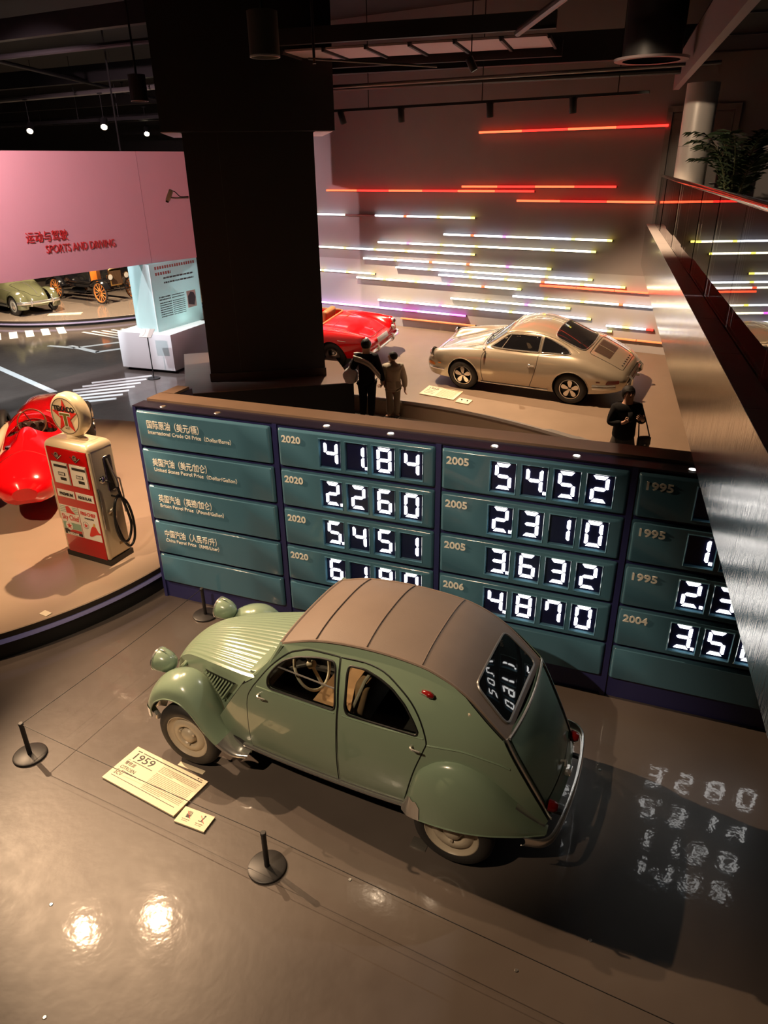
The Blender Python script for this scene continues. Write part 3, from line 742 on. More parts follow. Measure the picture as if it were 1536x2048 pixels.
for s in (1, -1):
    w = obj('front_wing', fwing(s), GREEN, car, 60)
    bm = BM(); rows = [r[7:] for r in wing_rows(s, NF - 9, NF, .006)]; rows = [r[max(0, 8 - i):] if False else r for i, r in enumerate(rows)]
    grid(bm, rows); bmesh.ops.recalc_face_normals(bm, faces=bm.faces); obj('stone_guard', bm, CHROME, w, 60)
    bm = BM(); grid(bm, wing_rows(s, 0, 5, .005)); bmesh.ops.recalc_face_normals(bm, faces=bm.faces); obj('wing_tip_trim', bm, CHROME, w, 60)
    bm = BM(); tube(bm, [(p[0], s * lerp_tab([(0, .655), (.15, .70), (.4, .725), (.7, .72), (.9, .69), (1, .66)], i / (NF - 1)), p[1]) for i, p in enumerate(FLIP)], .007, 6); obj('wing_edge', bm, GREEN, w)
# --- rear wings -------------------------------------------------------------
RT = sorted([(-.695, .40), (-.74, .54), (-.80, .735), (-.88, .833), (-.96, .893), (-1.10, .915), (-1.24, .868), (-1.385, .765), (-1.54, .60), (-1.66, .48), (-1.74, .40)])
RB = sorted([(-.695, .345), (-.74, .35), (-.80, .365), (-.95, .395), (-1.2, .42), (-1.45, .43), (-1.6, .415), (-1.74, .385)])
RY = sorted([(-.695, .665), (-.74, .70), (-.80, .725), (-.95, .75), (-1.15, .752), (-1.35, .715), (-1.5, .655), (-1.62, .585), (-1.74, .49)])
def rwing_row(s, x, off=0.0, n=14):
    zt, zb, yo = lerp_tab(RT, x), lerp_tab(RB, x), lerp_tab(RY, x); y0 = ys(x, zt) - .01
    yo = max(yo, y0 + .015)
    return [Vector((x, s * (y0 + (yo - y0) * math.sin(a) ** .85 + off), zb + (zt - zb) * math.cos(a) ** .9)) for a in [PI / 2 * k / n for k in range(n + 1)]]
def rwing(s):
    bm = BM(); xs = [-.695 - .045 * (k / 6) for k in range(7)] + [-.74 - 1.0 * k / 36 for k in range(1, 37)]
    grid(bm, [rwing_row(s, x) for x in xs]); bmesh.ops.recalc_face_normals(bm, faces=bm.faces); return bm
for s in (1, -1):
    w = obj('rear_wing', rwing(s), GREEN, car, 60)
    bm = BM(); rows = []
    for k in range(11):
        x = -.690 - .17 * k / 10; full = rwing_row(s, x, .007, 20)
        c0 = lerp_tab([(0, 3), (.3, 8), (.55, 13), (1, 17)], k / 10)
        rows.append([full[int(round(c0 + (20 - c0) * j / 6))] for j in range(7)])
    grid(bm, rows); bmesh.ops.recalc_face_normals(bm, faces=bm.faces); obj('stone_guard', bm, CHROME, w, 60)
    bm = BM(); rows = [[rwing_row(s, -1.52 - .2 * k / 8, .006, 20)[j] for j in range(0, 5)] for k in range(9)]; grid(bm, rows); bmesh.ops.recalc_face_normals(bm, faces=bm.faces); obj('wing_flash', bm, CHROME, w, 60)
    obj('wing_edge', tube(BM(), [rwing_row(s, -.70 - 1.03 * k / 20)[-1] for k in range(21)], .007, 6), GREEN, w)
def crease(s): return tube(BM(), [(x, s * (ys(x, z) + .002), z) for x, z in spline([(-.872, 1.012), (-1.0, 1.02), (-1.147, 1.018), (-1.36, .965), (-1.45, .93)], 4)], .006, 6)
both('waist_moulding', crease, GREEN)
# --- boot -------------------------------------------------------------------
def boot_pt(f, t, off=0.0):
    sp = spline(REARP, 4); i = f * (len(sp) - 1); a = sp[int(i)]; b = sp[min(int(i) + 1, len(sp) - 1)]; q = i - int(i)
    x, z = a[0] + (b[0] - a[0]) * q, a[1] + (b[1] - a[1]) * q
    w = ys(x, z) - .012
    return Vector((x - .045 * (1 - t * t) - off, t * w, z + off * .4))
bm = BM(); grid(bm, [[boot_pt(r / 14, -1 + 2 * k / 20, -.01) for k in range(21)] for r in range(15)]); bmesh.ops.recalc_face_normals(bm, faces=bm.faces); obj('tail_surround', bm, GREEN, car, 60)
bm = BM(); grid(bm, [[boot_pt(.03 + .77 * r / 12, (-1 + 2 * k / 20) * .88, .008) for k in range(21)] for r in range(13)]); bmesh.ops.recalc_face_normals(bm, faces=bm.faces); solid(bm, .012)
boot = obj('boot_lid', bm, GREEN, car, 60)
obj('boot_hinge', tube(BM(), [boot_pt(.012, t / 5 * .93, .014) for t in range(-5, 6)], .011, 8), CHROME, boot)
obj('boot_handle', tube(BM(), [boot_pt(.74, 0, .012), boot_pt(.74, 0, .05), boot_pt(.76, .10, .05)], .012, 8), CHROME, boot)
obj('boot_lower_panel', (lambda bm: (grid(bm, [[boot_pt(.82 + .17 * r / 3, (-1 + 2 * k / 12) * .88, .006) for k in range(13)] for r in range(4)]), bmesh.ops.recalc_face_normals(bm, faces=bm.faces), bm)[2])(BM()), GREEN, car, 60)
obj('plate_lamp', box(BM(), boot_pt(.86, .0, .04), (.05, .09, .04), bevel=.01), CHROME, car)
for s in (1, -1):
    obj('boot_edge_trim', tube(BM(), [boot_pt(f / 10, s * .96, .008) for f in range(11)], .010, 6), CHROME, car)
    bm = BM(); p = boot_pt(.86, s * .86, .03); lathe(bm, [(0, .05), (.03, .045), (.042, .02), (.045, -.02)], 16, axis='X', rot=Matrix.Rotation(PI, 3, 'Z')); bmesh.ops.transform(bm, matrix=Matrix.Translation(p), verts=bm.verts); obj('tail_lamp', bm, REDLENS, car, 60)
    y = ys(-.83, 1.385); bm = BM(); lathe(bm, [(0, .045), (.012, .042), (.021, .02), (.024, -.02), (.014, -.05), (0, -.058)], 14, axis='X'); bmesh.ops.transform(bm, matrix=Matrix.Translation((-.835, s * (y + .012), 1.39)) @ Matrix.Rotation(s * R_(-14), 4, 'Z'), verts=bm.verts)
    ind = obj('indicator_lamp', bm, REDLENS, car, 60)
    bm = BM(); tube(bm, [(-.78, s * (y + .026), 1.395), (-.835, s * (y + .036), 1.39), (-.88, s * (y + .02), 1.385)], .004, 6); obj('indicator_trim', bm, CHROME, ind)
obj('rear_bumper', (lambda bm: (grid(bm, [[(x, y, .445 + .030 * math.cos(k / 8 * PI)) if False else (x - .03 * math.sin(k / 8 * PI), y, .44 + .042 * math.cos(k / 8 * PI)) for k in range(9)] for x, y in spline([(-1.60, -.66), (-1.74, -.61), (-1.80, -.45), (-1.83, 0), (-1.80, .45), (-1.74, .61), (-1.60, .66)], 5)]), bmesh.ops.recalc_face_normals(bm, faces=bm.faces), solid(bm, .006), bm)[3])(BM()), CHROME, car, 50)
for y in (-.3, .3): obj('bumper_bracket', box(BM(), (-1.74, y, .44), (.14, .03, .03)), BLACKR, car)
# --- underside, cabin --------------------------------------------------------
obj('floor_pan', box(BM(), (-.1, 0, .36), (2.3, 1.16, .05)), GREEND, car)
obj('chassis_front', box(BM(), (1.25, 0, .45), (.85, .5, .30)), GREEND, car)
obj('chassis_rear', box(BM(), (-1.32, 0, .44), (.70, .82, .22)), GREEND, car)
for x in (XF, XR): obj('axle', tube(BM(), [(x, -.6, .30), (x, .6, .30)], .03, 8), GREEND, car)
obj('dashboard', box(BM(), (.55, 0, 1.02), (.10, 1.06, .10), bevel=.03), GREEND, car)
def bench(x, zs, m_):
    o = obj('seat', box(BM(), (x, 0, zs), (.48, 1.06, .16), bevel=.05, seg=3), m_, car, 60)
    rot = Matrix.Rotation(R_(-12), 3, 'Y')
    obj('seat_back', box(BM(), (x - .28, 0, zs + .30), (.12, 1.06, .54), bevel=.05, seg=3, rot=rot), m_, o, 60)
    obj('seat_frame', tube(BM(), [(x - .18, .55, zs + .05), (x - .27, .55, zs + .35), (x - .36, .52, zs + .60), (x - .37, 0, zs + .63), (x - .36, -.52, zs + .60)], .014, 8), CREAMS, o)
    for yy in (-.5, .5): obj('seat_foot', box(BM(), (x, yy, .4 + (zs - .48) / 2), (.4, .03, zs - .46)), GREEND, o)
bench(.02, .72, SEATF); bench(-.78, .70, mat('dark_seat_fabric', (.03, .027, .024), .8))
sw = obj('steering_wheel', lathe(BM(), [(.205 + .012 * math.cos(k * PI / 4), .012 * math.sin(k * PI / 4)) for k in range(9)], 36), CREAMS, car, 180)
SWM = Matrix.Translation((.245, .29, 1.13)) @ Matrix.Rotation(R_(-62), 4, 'Y'); sw.data.transform(SWM)
bm = BM(); box(bm, (0, 0, -.01), (.40, .03, .014), bevel=.005); lathe(bm, [(0, .025), (.03, .02), (.035, -.03), (0, -.03)], 16); bmesh.ops.transform(bm, matrix=SWM, verts=bm.verts); obj('steering_spoke', bm, CREAMS, sw)
obj('steering_column', tube(BM(), [(.245, .29, 1.13), (.62, .27, .92)], .018, 8), GREEND, sw)
# --- wheels -----------------------------------------------------------------
def wheel(x, s, y=.64):
    bm = BM(); r0, w = .31, .068
    prof = [(.205, -w * .8), (.225, -w), (.265, -w * 1.02), (.295, -w * .72), (r0, -w * .38), (r0, w * .38), (.295, w * .72), (.265, w * 1.02), (.225, w), (.205, w * .8)]
    lathe(bm, prof, 40, axis='Y', c=(x, s * y, .31)); t = obj('tyre', bm, RUBBER, car, 60)
    bm = BM(); q = s
    rim = [(.210, .050), (.214, .058), (.205, .060), (.190, .040), (.165, .030), (.150, .046), (.110, .052), (.095, .042), (.085, .012), (.075, .012), (.068, .048), (.050, .060), (.02, .066), (0, .067)]
    lathe(bm, [(r, h * q) for r, h in rim], 40, axis='Y', c=(x, s * y, .31)); rm = obj('wheel_rim', bm, CREAMW, t, 60)
    bm = BM(); lathe(bm, [(.205, -.06), (.205, .045), (.12, .0), (0, .0)] if s > 0 else [(.205, .06), (.205, -.045), (.12, 0), (0, 0)], 32, axis='Y', c=(x, s * y, .31)); obj('wheel_well', bm, GREEND, t)
    for k in range(3):
        a = k * 2 * PI / 3 + .5; obj('wheel_nut', lathe(BM(), [(0, q * .058), (.012, q * .056), (.014, q * .02)], 8, axis='Y', c=(x + .082 * math.cos(a), s * y, .31 + .082 * math.sin(a))), CREAMW, t)
for x in (XF, XR):
    for s in (1, -1): wheel(x, s)
# ================================================================== GENERIC SMOOTH CAR BODIES
def loft_body(st, nx=5, ny=4, tail=True):
    """st: list of (x, [(y, z)...]) from nose to tail, each a half section from the centre top to the sill -> closed bmesh"""
    flat = [tuple([x] + [c for p in sec for c in p]) for x, sec in st]
    dense = spline(flat, nx); rows = []
    for r in dense:
        x = r[0]; half = spline([(r[1 + 2 * i], r[2 + 2 * i]) for i in range((len(r) - 1) // 2)], ny)
        zb = half[-1][1]
        left_ = [(x, y, z) for y, z in half] + [(x, half[-1][0] * .5, zb)]
        ring = left_ + [(x, 0, zb)] + [(x, -y, z) for (_, y, z) in reversed(left_[1:])]
        rows.append(ring)
    bm = BM(); vs = [[bm.verts.new(p) for p in r] for r in rows]; n = len(vs[0])
    for i in range(len(vs) - 1):
        for j in range(n): bm.faces.new((vs[i][j], vs[i][(j + 1) % n], vs[i + 1][(j + 1) % n], vs[i + 1][j]))
    for r in (vs[0], vs[-1]):
        c = bm.verts.new(sum((v.co for v in r), Vector()) / n)
        for j in range(n): bm.faces.new((r[j], r[(j + 1) % n], c))
    bmesh.ops.recalc_face_normals(bm, faces=bm.faces)
    return bm
class Skin:
    """ray-casts onto a finished body so that panes, seams and trim lie on it"""
    def __init__(self, o):
        bm = BM(); bm.from_mesh(o.data); self.t = BVHTree.FromBMesh(bm); bm.free()
    def side(self, s, off=.004):
        def f(x, z):
            h = self.t.ray_cast(Vector((x, s * 3, z)), Vector((0, -s, 0)))
            if h[0] is None: h = self.t.find_nearest(Vector((x, s * .7, z)))
            n = h[1] if h[1].y * s > 0 else -h[1]
            return h[0] + n * off
        return f
    def top(self, off=.004):
        def f(x, y):
            h = self.t.ray_cast(Vector((x, y, 3)), Vector((0, 0, -1)))
            if h[0] is None: h = self.t.find_nearest(Vector((x, y, .8)))
            n = h[1] if h[1].z > 0 else -h[1]
            return h[0] + n * off
        return f
    def end(self, s, off=.004):
        def f(y, z):
            h = self.t.ray_cast(Vector((s * 4, y, z)), Vector((-s, 0, 0)))
            if h[0] is None: h = self.t.find_nearest(Vector((s * 2, y, z)))
            n = h[1] if h[1].x * s > 0 else -h[1]
            return h[0] + n * off
        return f
def patch(name, poly, fn, m, parent, step=.05, out=None):
    bm = BM(); sheet(bm, poly, [], fn, step); bmesh.ops.recalc_face_normals(bm, faces=bm.faces)
    if out is not None and sum((f.normal.dot(Vector(out)) for f in bm.faces)) < 0: bmesh.ops.reverse_faces(bm, faces=bm.faces)
    return obj(name, bm, m, parent, 60)
def seam(name, pts, fn, r, m, parent, closed=True, step=.05):
    q = resample(pts, step) if closed else [p for i in range(len(pts) - 1) for p in [(pts[i][0] + (pts[i + 1][0] - pts[i][0]) * k / 6, pts[i][1] + (pts[i + 1][1] - pts[i][1]) * k / 6) for k in range(6)]] + [pts[-1]]
    return obj(name, tube(BM(), [fn(*p) for p in q], r, 6, closed=closed), m, parent)
def cut_arches(o, xs, r, z, y0, y1=1.2):
    for x in xs:
        for s in (1, -1):
            bm = BM(); lathe(bm, [(0, y0), (r, y0), (r, y1), (0, y1)], 40, axis='Y', c=(x, 0, z))
            if s < 0: bmesh.ops.scale(bm, vec=(1, -1, 1), verts=bm.verts); bmesh.ops.recalc_face_normals(bm, faces=bm.faces)
            c = obj('cutter', bm); boolean(o, c)
def car_tyre(parent, x, y, z, R, r, w, s):
    prof = [(r, -w * .8), (r + .02, -w), ((R + r) / 2 + .01, -w * 1.04), (R - .02, -w * .85), (R, -w * .5), (R, w * .5), (R - .02, w * .85), ((R + r) / 2 + .01, w * 1.04), (r + .02, w), (r, w * .8)]
    return obj('tyre', lathe(BM(), prof, 36, axis='Y', c=(x, y, z)), RUBBER, parent, 60)
def bank_matrix(x, y, heading, extra=0.0):
    n = Vector((-.176 * .53, -.176 * .848, 1)).normalized(); d = Vector((math.cos(heading), math.sin(heading), 0))
    d = (d - n * d.dot(n)).normalized(); l = n.cross(d)
    M = Matrix((d, l, n)).transposed().to_4x4(); M.translation = (x, y, bank_z(x, y) + extra)
    return M
def place(root, M):
    root.location = M.translation; root.rotation_euler = M.to_euler()

# ================================================================== GOLD COUPE ON THE BANKED STAGE
GOLD = mat('champagne_metallic_paint', (.50, .43, .33), .24, .55, coat=.9)
SMOKE = mat('smoked_coupe_glass', (.010, .010, .012), .04, spec=.7)
BRUSH = mat('polished_alloy', (.72, .69, .64), .16, 1.0)
AMBER = mat('amber_lamp_lens', (.75, .22, .02), .15, coat=.4)
cpe = thing('sports_coupe', 'champagne gold fastback coupe with louvred engine lid on the banked stage', 'car')
hd = R_(148.7); lf = Vector((-math.sin(hd), math.cos(hd), 0)); cm = Vector(((1.684 + 3.589) / 2, (14.364 + 13.206) / 2, 0)) - lf * .755
place(cpe, bank_matrix(cm.x, cm.y, hd))
CPS = [
 (2.03, [(0, .50), (.18, .50), (.33, .495), (.42, .485), (.48, .46), (.50, .41), (.49, .34), (.45, .28)]),
 (1.96, [(0, .565), (.2, .565), (.37, .56), (.49, .56), (.58, .54), (.625, .45), (.62, .33), (.58, .24)]),
 (1.82, [(0, .62), (.2, .617), (.35, .60), (.49, .685), (.60, .715), (.69, .62), (.71, .42), (.68, .23)]),
 (1.6, [(0, .69), (.22, .685), (.40, .665), (.52, .755), (.63, .768), (.735, .66), (.755, .44), (.72, .21)]),
 (1.2, [(0, .79), (.25, .785), (.43, .765), (.55, .82), (.65, .825), (.765, .70), (.79, .48), (.74, .20)]),
 (.85, [(0, .88), (.3, .872), (.46, .85), (.58, .862), (.68, .855), (.78, .73), (.80, .5), (.75, .20)]),
 (.70, [(0, .925), (.3, .915), (.50, .885), (.60, .872), (.695, .862), (.785, .73), (.805, .5), (.755, .20)]),
 (.45, [(0, 1.10), (.3, 1.085), (.53, 1.02), (.64, .895), (.71, .868), (.79, .73), (.81, .5), (.76, .20)]),
 (.20, [(0, 1.262), (.3, 1.245), (.525, 1.175), (.655, .905), (.72, .872), (.795, .73), (.81, .5), (.76, .20)]),
 (-.1, [(0, 1.32), (.3, 1.305), (.535, 1.232), (.665, .905), (.73, .875), (.795, .73), (.81, .5), (.76, .20)]),
 (-.4, [(0, 1.30), (.3, 1.285), (.525, 1.215), (.665, .91), (.73, .882), (.795, .74), (.81, .5), (.76, .20)]),
 (-.7, [(0, 1.225), (.3, 1.21), (.505, 1.15), (.65, .925), (.725, .892), (.80, .76), (.81, .5), (.76, .20)]),
 (-1.0, [(0, 1.105), (.3, 1.093), (.48, 1.05), (.61, .955), (.71, .905), (.805, .76), (.81, .5), (.75, .21)]),
 (-1.3, [(0, .97), (.3, .962), (.45, .945), (.58, .91), (.69, .87), (.79, .735), (.795, .48), (.73, .22)]),
 (-1.6, [(0, .835), (.3, .83), (.45, .815), (.57, .79), (.67, .76), (.755, .66), (.76, .46), (.70, .25)]),
 (-1.85, [(0, .715), (.3, .71), (.45, .695), (.55, .675), (.635, .645), (.69, .57), (.695, .45), (.65, .28)]),
 (-2.02, [(0, .615), (.3, .61), (.43, .595), (.5, .575), (.56, .55), (.60, .50), (.60, .42), (.57, .32)]),
 (-2.09, [(0, .52), (.2, .52), (.35, .51), (.42, .50), (.48, .48), (.5, .45), (.5, .41), (.48, .36)])]
body = obj('body_shell', loft_body(CPS, 5, 5), GOLD, cpe, 60)
cut_arches(body, (1.115, -1.115), .345, .32, .50)
sk = Skin(body)
CSW1 = round_poly([(.545, .915), (.18, 1.185), (-.10, 1.215), (-.47, 1.195), (-.45, .925)], [.02, .06, .06, .03, .03], 4)
CSW2 = round_poly([(-.50, .93), (-.52, 1.19), (-.66, 1.145), (-.98, 1.005), (-1.06, .945), (-.98, .93)], [.02, .03, .08, .06, .02, .02], 4)
for s in (1, -1):
    for pl in (CSW1, CSW2):
        w = patch('side_window', pl, sk.side(s, .004), SMOKE, cpe, .06, (0, s, 0)); seam('window_trim', pl, sk.side(s, .006), .013, CHROME, w)
    seam('quarterlight_bar', [(.30, .925), (.12, 1.19)], sk.side(s, .008), .010, CHROME, cpe, False)
    dl = [(.68, .24), (.70, .50), (.68, .78), (.62, .86)]
    seam('door_gap', spline(dl, 3), sk.side(s, .001), .005, BLACKR, cpe, False)
    seam('door_gap', spline([(-.47, .92), (-.45, .70), (-.38, .45), (-.30, .24)], 3), sk.side(s, .001), .005, BLACKR, cpe, False)
    h = seam('door_handle', [(-.30, .70), (-.42, .705)], sk.side(s, .02), .012, CHROME, cpe, False)
    obj('handle_dish', lathe(BM(), [(0, .012), (.03, .008), (.036, 0)], 16, axis='Y', c=sk.side(s, .002)(-.31, .70)), CHROME, h)
    seam('sill_trim', [(.72, .225), (-.68, .235)], sk.side(s, .006), .013, CHROME, cpe, False)
    seam('drip_rail', spline([(.40, 1.08), (.16, 1.212), (-.15, 1.245), (-.45, 1.228), (-.75, 1.15), (-1.02, 1.03), (-1.2, .95)], 3), sk.side(s, .004), .008, GOLD, cpe, False)
    for r, z in ((.030, .40), (.018, .435), (.012, .365)):
        seam('bumper_trim', spline([(-1.53, z), (-1.75, z), (-1.93, z + .003)], 3), sk.side(s, .008), r, CHROME if r < .03 else GOLD, cpe, False)
    seam('bumper_trim', [(1.52, .385), (1.70, .385), (1.90, .385)], sk.side(s, .008), .022, CHROME, cpe, False)
    patch('tail_lamp', round_poly([(-1.76, .47), (-1.99, .475), (-1.985, .535), (-1.80, .545)], .02), sk.side(s, .010), REDLENS, cpe, .05, (0, s, 0))
    patch('side_reflector', round_poly([(-1.60, .50), (-1.67, .50), (-1.67, .525), (-1.60, .525)], .008), sk.side(s, .010), REDLENS, cpe, .03, (0, s, 0))
    patch('front_indicator', round_poly([(1.74, .44), (1.93, .44), (1.90, .51), (1.78, .50)], .02), sk.side(s, .010), AMBER, cpe, .04, (0, s, 0))
    patch('side_marker', round_poly([(1.60, .50), (1.67, .50), (1.67, .525), (1.60, .525)], .008), sk.side(s, .010), AMBER, cpe, .03, (0, s, 0))
    hm = Matrix.Translation((1.825, s * .585, .64)) @ Matrix.Rotation(R_(24), 4, 'Y') @ Matrix.Rotation(s * R_(8), 4, 'Z').inverted()
    hl = obj('headlamp', (lambda bm: (lathe(bm, [(0, .055), (.05, .05), (.085, .036), (.098, .02)], 28, axis='X'), bmesh.ops.transform(bm, matrix=hm, verts=bm.verts), bm)[2])(BM()), MATS['lamp_lens'], cpe, 60)
    obj('headlamp_rim', (lambda bm: (lathe(bm, [(.092, .03), (.104, .032), (.114, .015), (.118, -.03)], 28, axis='X'), bmesh.ops.transform(bm, matrix=hm, verts=bm.verts), bm)[2])(BM()), CHROME, hl, 60)
    for x in (1.115, -1.115):   # wheels with five-petal alloys
        yy = s * .70
        t = car_tyre(cpe, x, yy, .312, .312, .195, .088, s)
        obj('wheel_dish', lathe(BM(), [(0, s * .02), (.10, s * .015), (.19, s * .03), (.196, s * .07), (.2, s * .082), (.19, s * .088), (.182, s * .07)], 36, axis='Y', c=(x, yy, .312)), mat('satin_black', (.012, .012, .012), .4), t, 60)
        obj('rim_lip', lathe(BM(), [(.180, s * .072), (.186, s * .090), (.200, s * .088), (.203, s * .06)], 40, axis='Y', c=(x, yy, .312)), BRUSH, t, 60)
        for k in range(5):
            a = k * 2 * PI / 5 + .3; ca, sa = math.cos(a), math.sin(a)
            pet = [(.03, -.016), (.07, -.030), (.125, -.046), (.165, -.034), (.175, 0), (.165, .034), (.125, .046), (.07, .030), (.03, .016)]
            bm = BM(); prism(bm, [(x + u * ca - v * sa, .312 + u * sa + v * ca) for u, v in pet], yy + s * .045, yy + s * .075, 'XZ'); obj('wheel_petal', bm, BRUSH, t)
        obj('hub_cap', lathe(BM(), [(0, s * .095), (.025, s * .09), (.04, s * .075), (.04, s * .04)], 20, axis='Y', c=(x, yy, .312)), BRUSH, t, 60)
        obj('arch_lining', lathe(BM(), [(.02, s * .47), (.342, s * .47), (.342, s * .73)], 30, axis='Y', c=(x, 0, .32)), GREEND, cpe)
        seam('arch_lip', [(x + .352 * math.cos(k * PI / 16), .32 + .352 * math.sin(k * PI / 16)) for k in range(17)], sk.side(s, .002), .010, GOLD, cpe, False)
    obj('exhaust_tip', tube(BM(), [(-1.9, s * .0 - .42, .23), (-2.12, -.42, .23)], .03, 10), CHROME, cpe) if s > 0 else None
CWS = round_poly([(.735, -.50), (.80, 0), (.735, .50), (.235, .475), (.215, 0), (.235, -.475)], [.08, .3, .08, .08, .3, .08], 5)
w = patch('windscreen', CWS, sk.top(.004), SMOKE, cpe, .07, (0, 0, 1)); seam('screen_trim', CWS, sk.top(.006), .011, CHROME, w)
CRW = round_poly([(-.70, -.45), (-.665, 0), (-.70, .45), (-1.28, .455), (-1.32, 0), (-1.28, -.455)], [.10, .3, .10, .12, .3, .12], 5)
w = patch('rear_window', CRW, sk.top(.004), SMOKE, cpe, .07, (0, 0, 1)); seam('screen_trim', CRW, sk.top(.006), .011, CHROME, w)
LID = round_poly([(-1.36, -.44), (-1.36, .44), (-1.98, .40), (-1.98, -.40)], .06, 4); seam('engine_lid_gap', LID, sk.top(.001), .005, BLACKR, cpe)
GR = [(-1.40, -.30), (-1.40, .30), (-1.70, .285), (-1.70, -.285)]
g_ = patch('engine_grille', round_poly(GR, .02), sk.top(.005), mat('dark_bronze_grille', (.07, .045, .035), .5), cpe, .06, (0, 0, 1))
for k in range(15): seam('grille_bar', [(-1.42 - .0185 * k, -.27), (-1.42 - .0185 * k, .27)], sk.top(.008), .0035, mat('grille_bar_bronze', (.16, .10, .07), .4, .5), g_, False)
seam('grille_divider', [(-1.41, 0), (-1.69, 0)], sk.top(.011), .006, GOLD, g_, False)
seam('bonnet_gap', [(.80, -.44), (.82, 0), (.80, .44), (1.2, .42), (1.80, .30), (1.86, 0), (1.80, -.30), (1.2, -.42)], sk.top(.001), .0045, BLACKR, cpe)
ft = sk.end(-1, .012)
patch('plate_panel', [(-.32, .40), (.32, .40), (.32, .53), (-.32, .53)], ft, mat('dark_plate_panel', (.02, .025, .03), .3), cpe, .08, (-1, 0, 0))
for k, (r, z) in enumerate(((.03, .385), (.016, .42))): seam('rear_bumper_bar', [(-.47, z), (-.2, z), (.2, z), (.47, z)], ft, r, CHROME if k else GOLD, cpe, False)
for y in (-.36, .36): obj('bumper_guard', tube(BM(), [(-2.10, y, .33), (-2.155, y, .37), (-2.16, y, .47), (-2.10, y, .53)], .024, 10), CHROME, cpe)
bar_ = seam('badge_lettering', [(-1.90, -.2), (-1.90, .2)], sk.top(.004), .001, BLACKR, cpe, False); bpy.data.objects.remove(bar_)
for k, y in enumerate((-.25, -.15, -.05, .05, .15, .25)):
    p = sk.top(.003)(-1.93, y); obj('badge_letter', box(BM(), p, (.03, .035, .008), bevel=.003), mat('black_badge', (.01, .01, .01), .4), cpe)
for s in (1, -1): obj('wiper', tube(BM(), [sk.top(.01)(.80, s * .1 + .1), sk.top(.03)(.70, s * .2 + .2), sk.top(.012)(.62, s * .25 + .05)], .006, 6), BLACKR, cpe)
obj('wing_mirror', (lambda bm: (lathe(bm, [(0, .03), (.035, .025), (.05, .005), (.045, -.01), (0, -.02)], 16, axis='X', c=(.60, .80, .93)), tube(bm, [(.62, .72, .86), (.61, .79, .90)], .009, 8), bm)[2])(BM()), CHROME, cpe, 60)
# ================================================================== RED OPEN TWO-SEATER BEHIND THE COLUMN
RED = mat('signal_red_paint', (.80, .004, .008), .16, coat=.8)
rd = thing('red_roadster', 'red open roadster with chrome rear bumper and round tail lamps behind the column', 'car')
hd = R_(150.5); d = Vector((math.cos(hd), math.sin(hd), 0)); rc_ = Vector((.06, 16.32, 0)) + d * 1.98
place(rd, bank_matrix(rc_.x, rc_.y, hd))
RDS = [
 (1.95, [(0, .55), (.2, .55), (.36, .55), (.48, .56), (.58, .55), (.62, .48), (.60, .38), (.55, .28)]),
 (1.80, [(0, .66), (.2, .66), (.36, .66), (.50, .69), (.62, .68), (.70, .58), (.71, .42), (.66, .24)]),
 (1.3, [(0, .79), (.25, .78), (.43, .765), (.55, .80), (.66, .79), (.765, .66), (.78, .45), (.73, .22)]),
 (.8, [(0, .86), (.3, .855), (.48, .84), (.58, .83), (.68, .81), (.775, .68), (.79, .47), (.74, .22)]),
 (.45, [(0, .90), (.3, .895), (.5, .87), (.60, .85), (.69, .82), (.775, .69), (.79, .47), (.74, .22)]),
 (0, [(0, .88), (.3, .88), (.5, .865), (.60, .845), (.69, .815), (.775, .69), (.79, .47), (.74, .22)]),
 (-.5, [(0, .89), (.3, .885), (.5, .875), (.60, .86), (.70, .825), (.78, .70), (.79, .47), (.74, .22)]),
 (-1.0, [(0, .86), (.3, .855), (.5, .85), (.61, .865), (.705, .845), (.785, .70), (.79, .47), (.73, .24)]),
 (-1.5, [(0, .79), (.3, .785), (.48, .79), (.60, .835), (.695, .825), (.765, .68), (.765, .46), (.71, .28)]),
 (-1.80, [(0, .70), (.3, .695), (.46, .715), (.585, .795), (.675, .80), (.735, .66), (.735, .46), (.69, .31)]),
 (-1.95, [(0, .60), (.3, .60), (.45, .63), (.575, .755), (.66, .775), (.70, .64), (.70, .45), (.66, .33)]),
 (-1.99, [(0, .50), (.3, .50), (.45, .51), (.56, .56), (.63, .58), (.66, .54), (.66, .44), (.62, .36)])]
rb = obj('body_shell', loft_body(RDS, 5, 5), RED, rd, 60)
bm = BM(); box(bm, (-.15, 0, .95), (1.05, 1.14, .60), bevel=.10, seg=4); c = obj('cutter', bm); boolean(rb, c)
cut_arches(rb, (1.12, -1.10), .34, .32, .50)
sr = Skin(rb)
TANL = mat('tan_leather', (.42, .17, .06), .45)
obj('cockpit_rim', tube(BM(), [(a, b, .885) for a, b in resample(round_poly([(-.68, -.57), (.38, -.57), (.38, .57), (-.68, .57)], .12), .08)], .022, 8, closed=True), TANL, rd)
for y in (-.28, .28):
    so = obj('seat', box(BM(), (-.15, y, .62), (.48, .44, .16), bevel=.05, seg=3), TANL, rd, 60)
    obj('seat_back', box(BM(), (-.42, y, .80), (.14, .44, .42), bevel=.05, seg=3, rot=Matrix.Rotation(R_(-12), 3, 'Y')), TANL, so, 60)
obj('dashboard', box(BM(), (.36, 0, .82), (.08, 1.08, .12), bevel=.03), TANL, rd)
obj('steering_wheel', (lambda o: o)(lathe(BM(), [(.17 + .012 * math.cos(k * PI / 4), .012 * math.sin(k * PI / 4)) for k in range(9)], 28, rot=Matrix.Rotation(R_(-65), 3, 'Y'), c=(.18, .28, .88))), BLACKR, rd, 180)
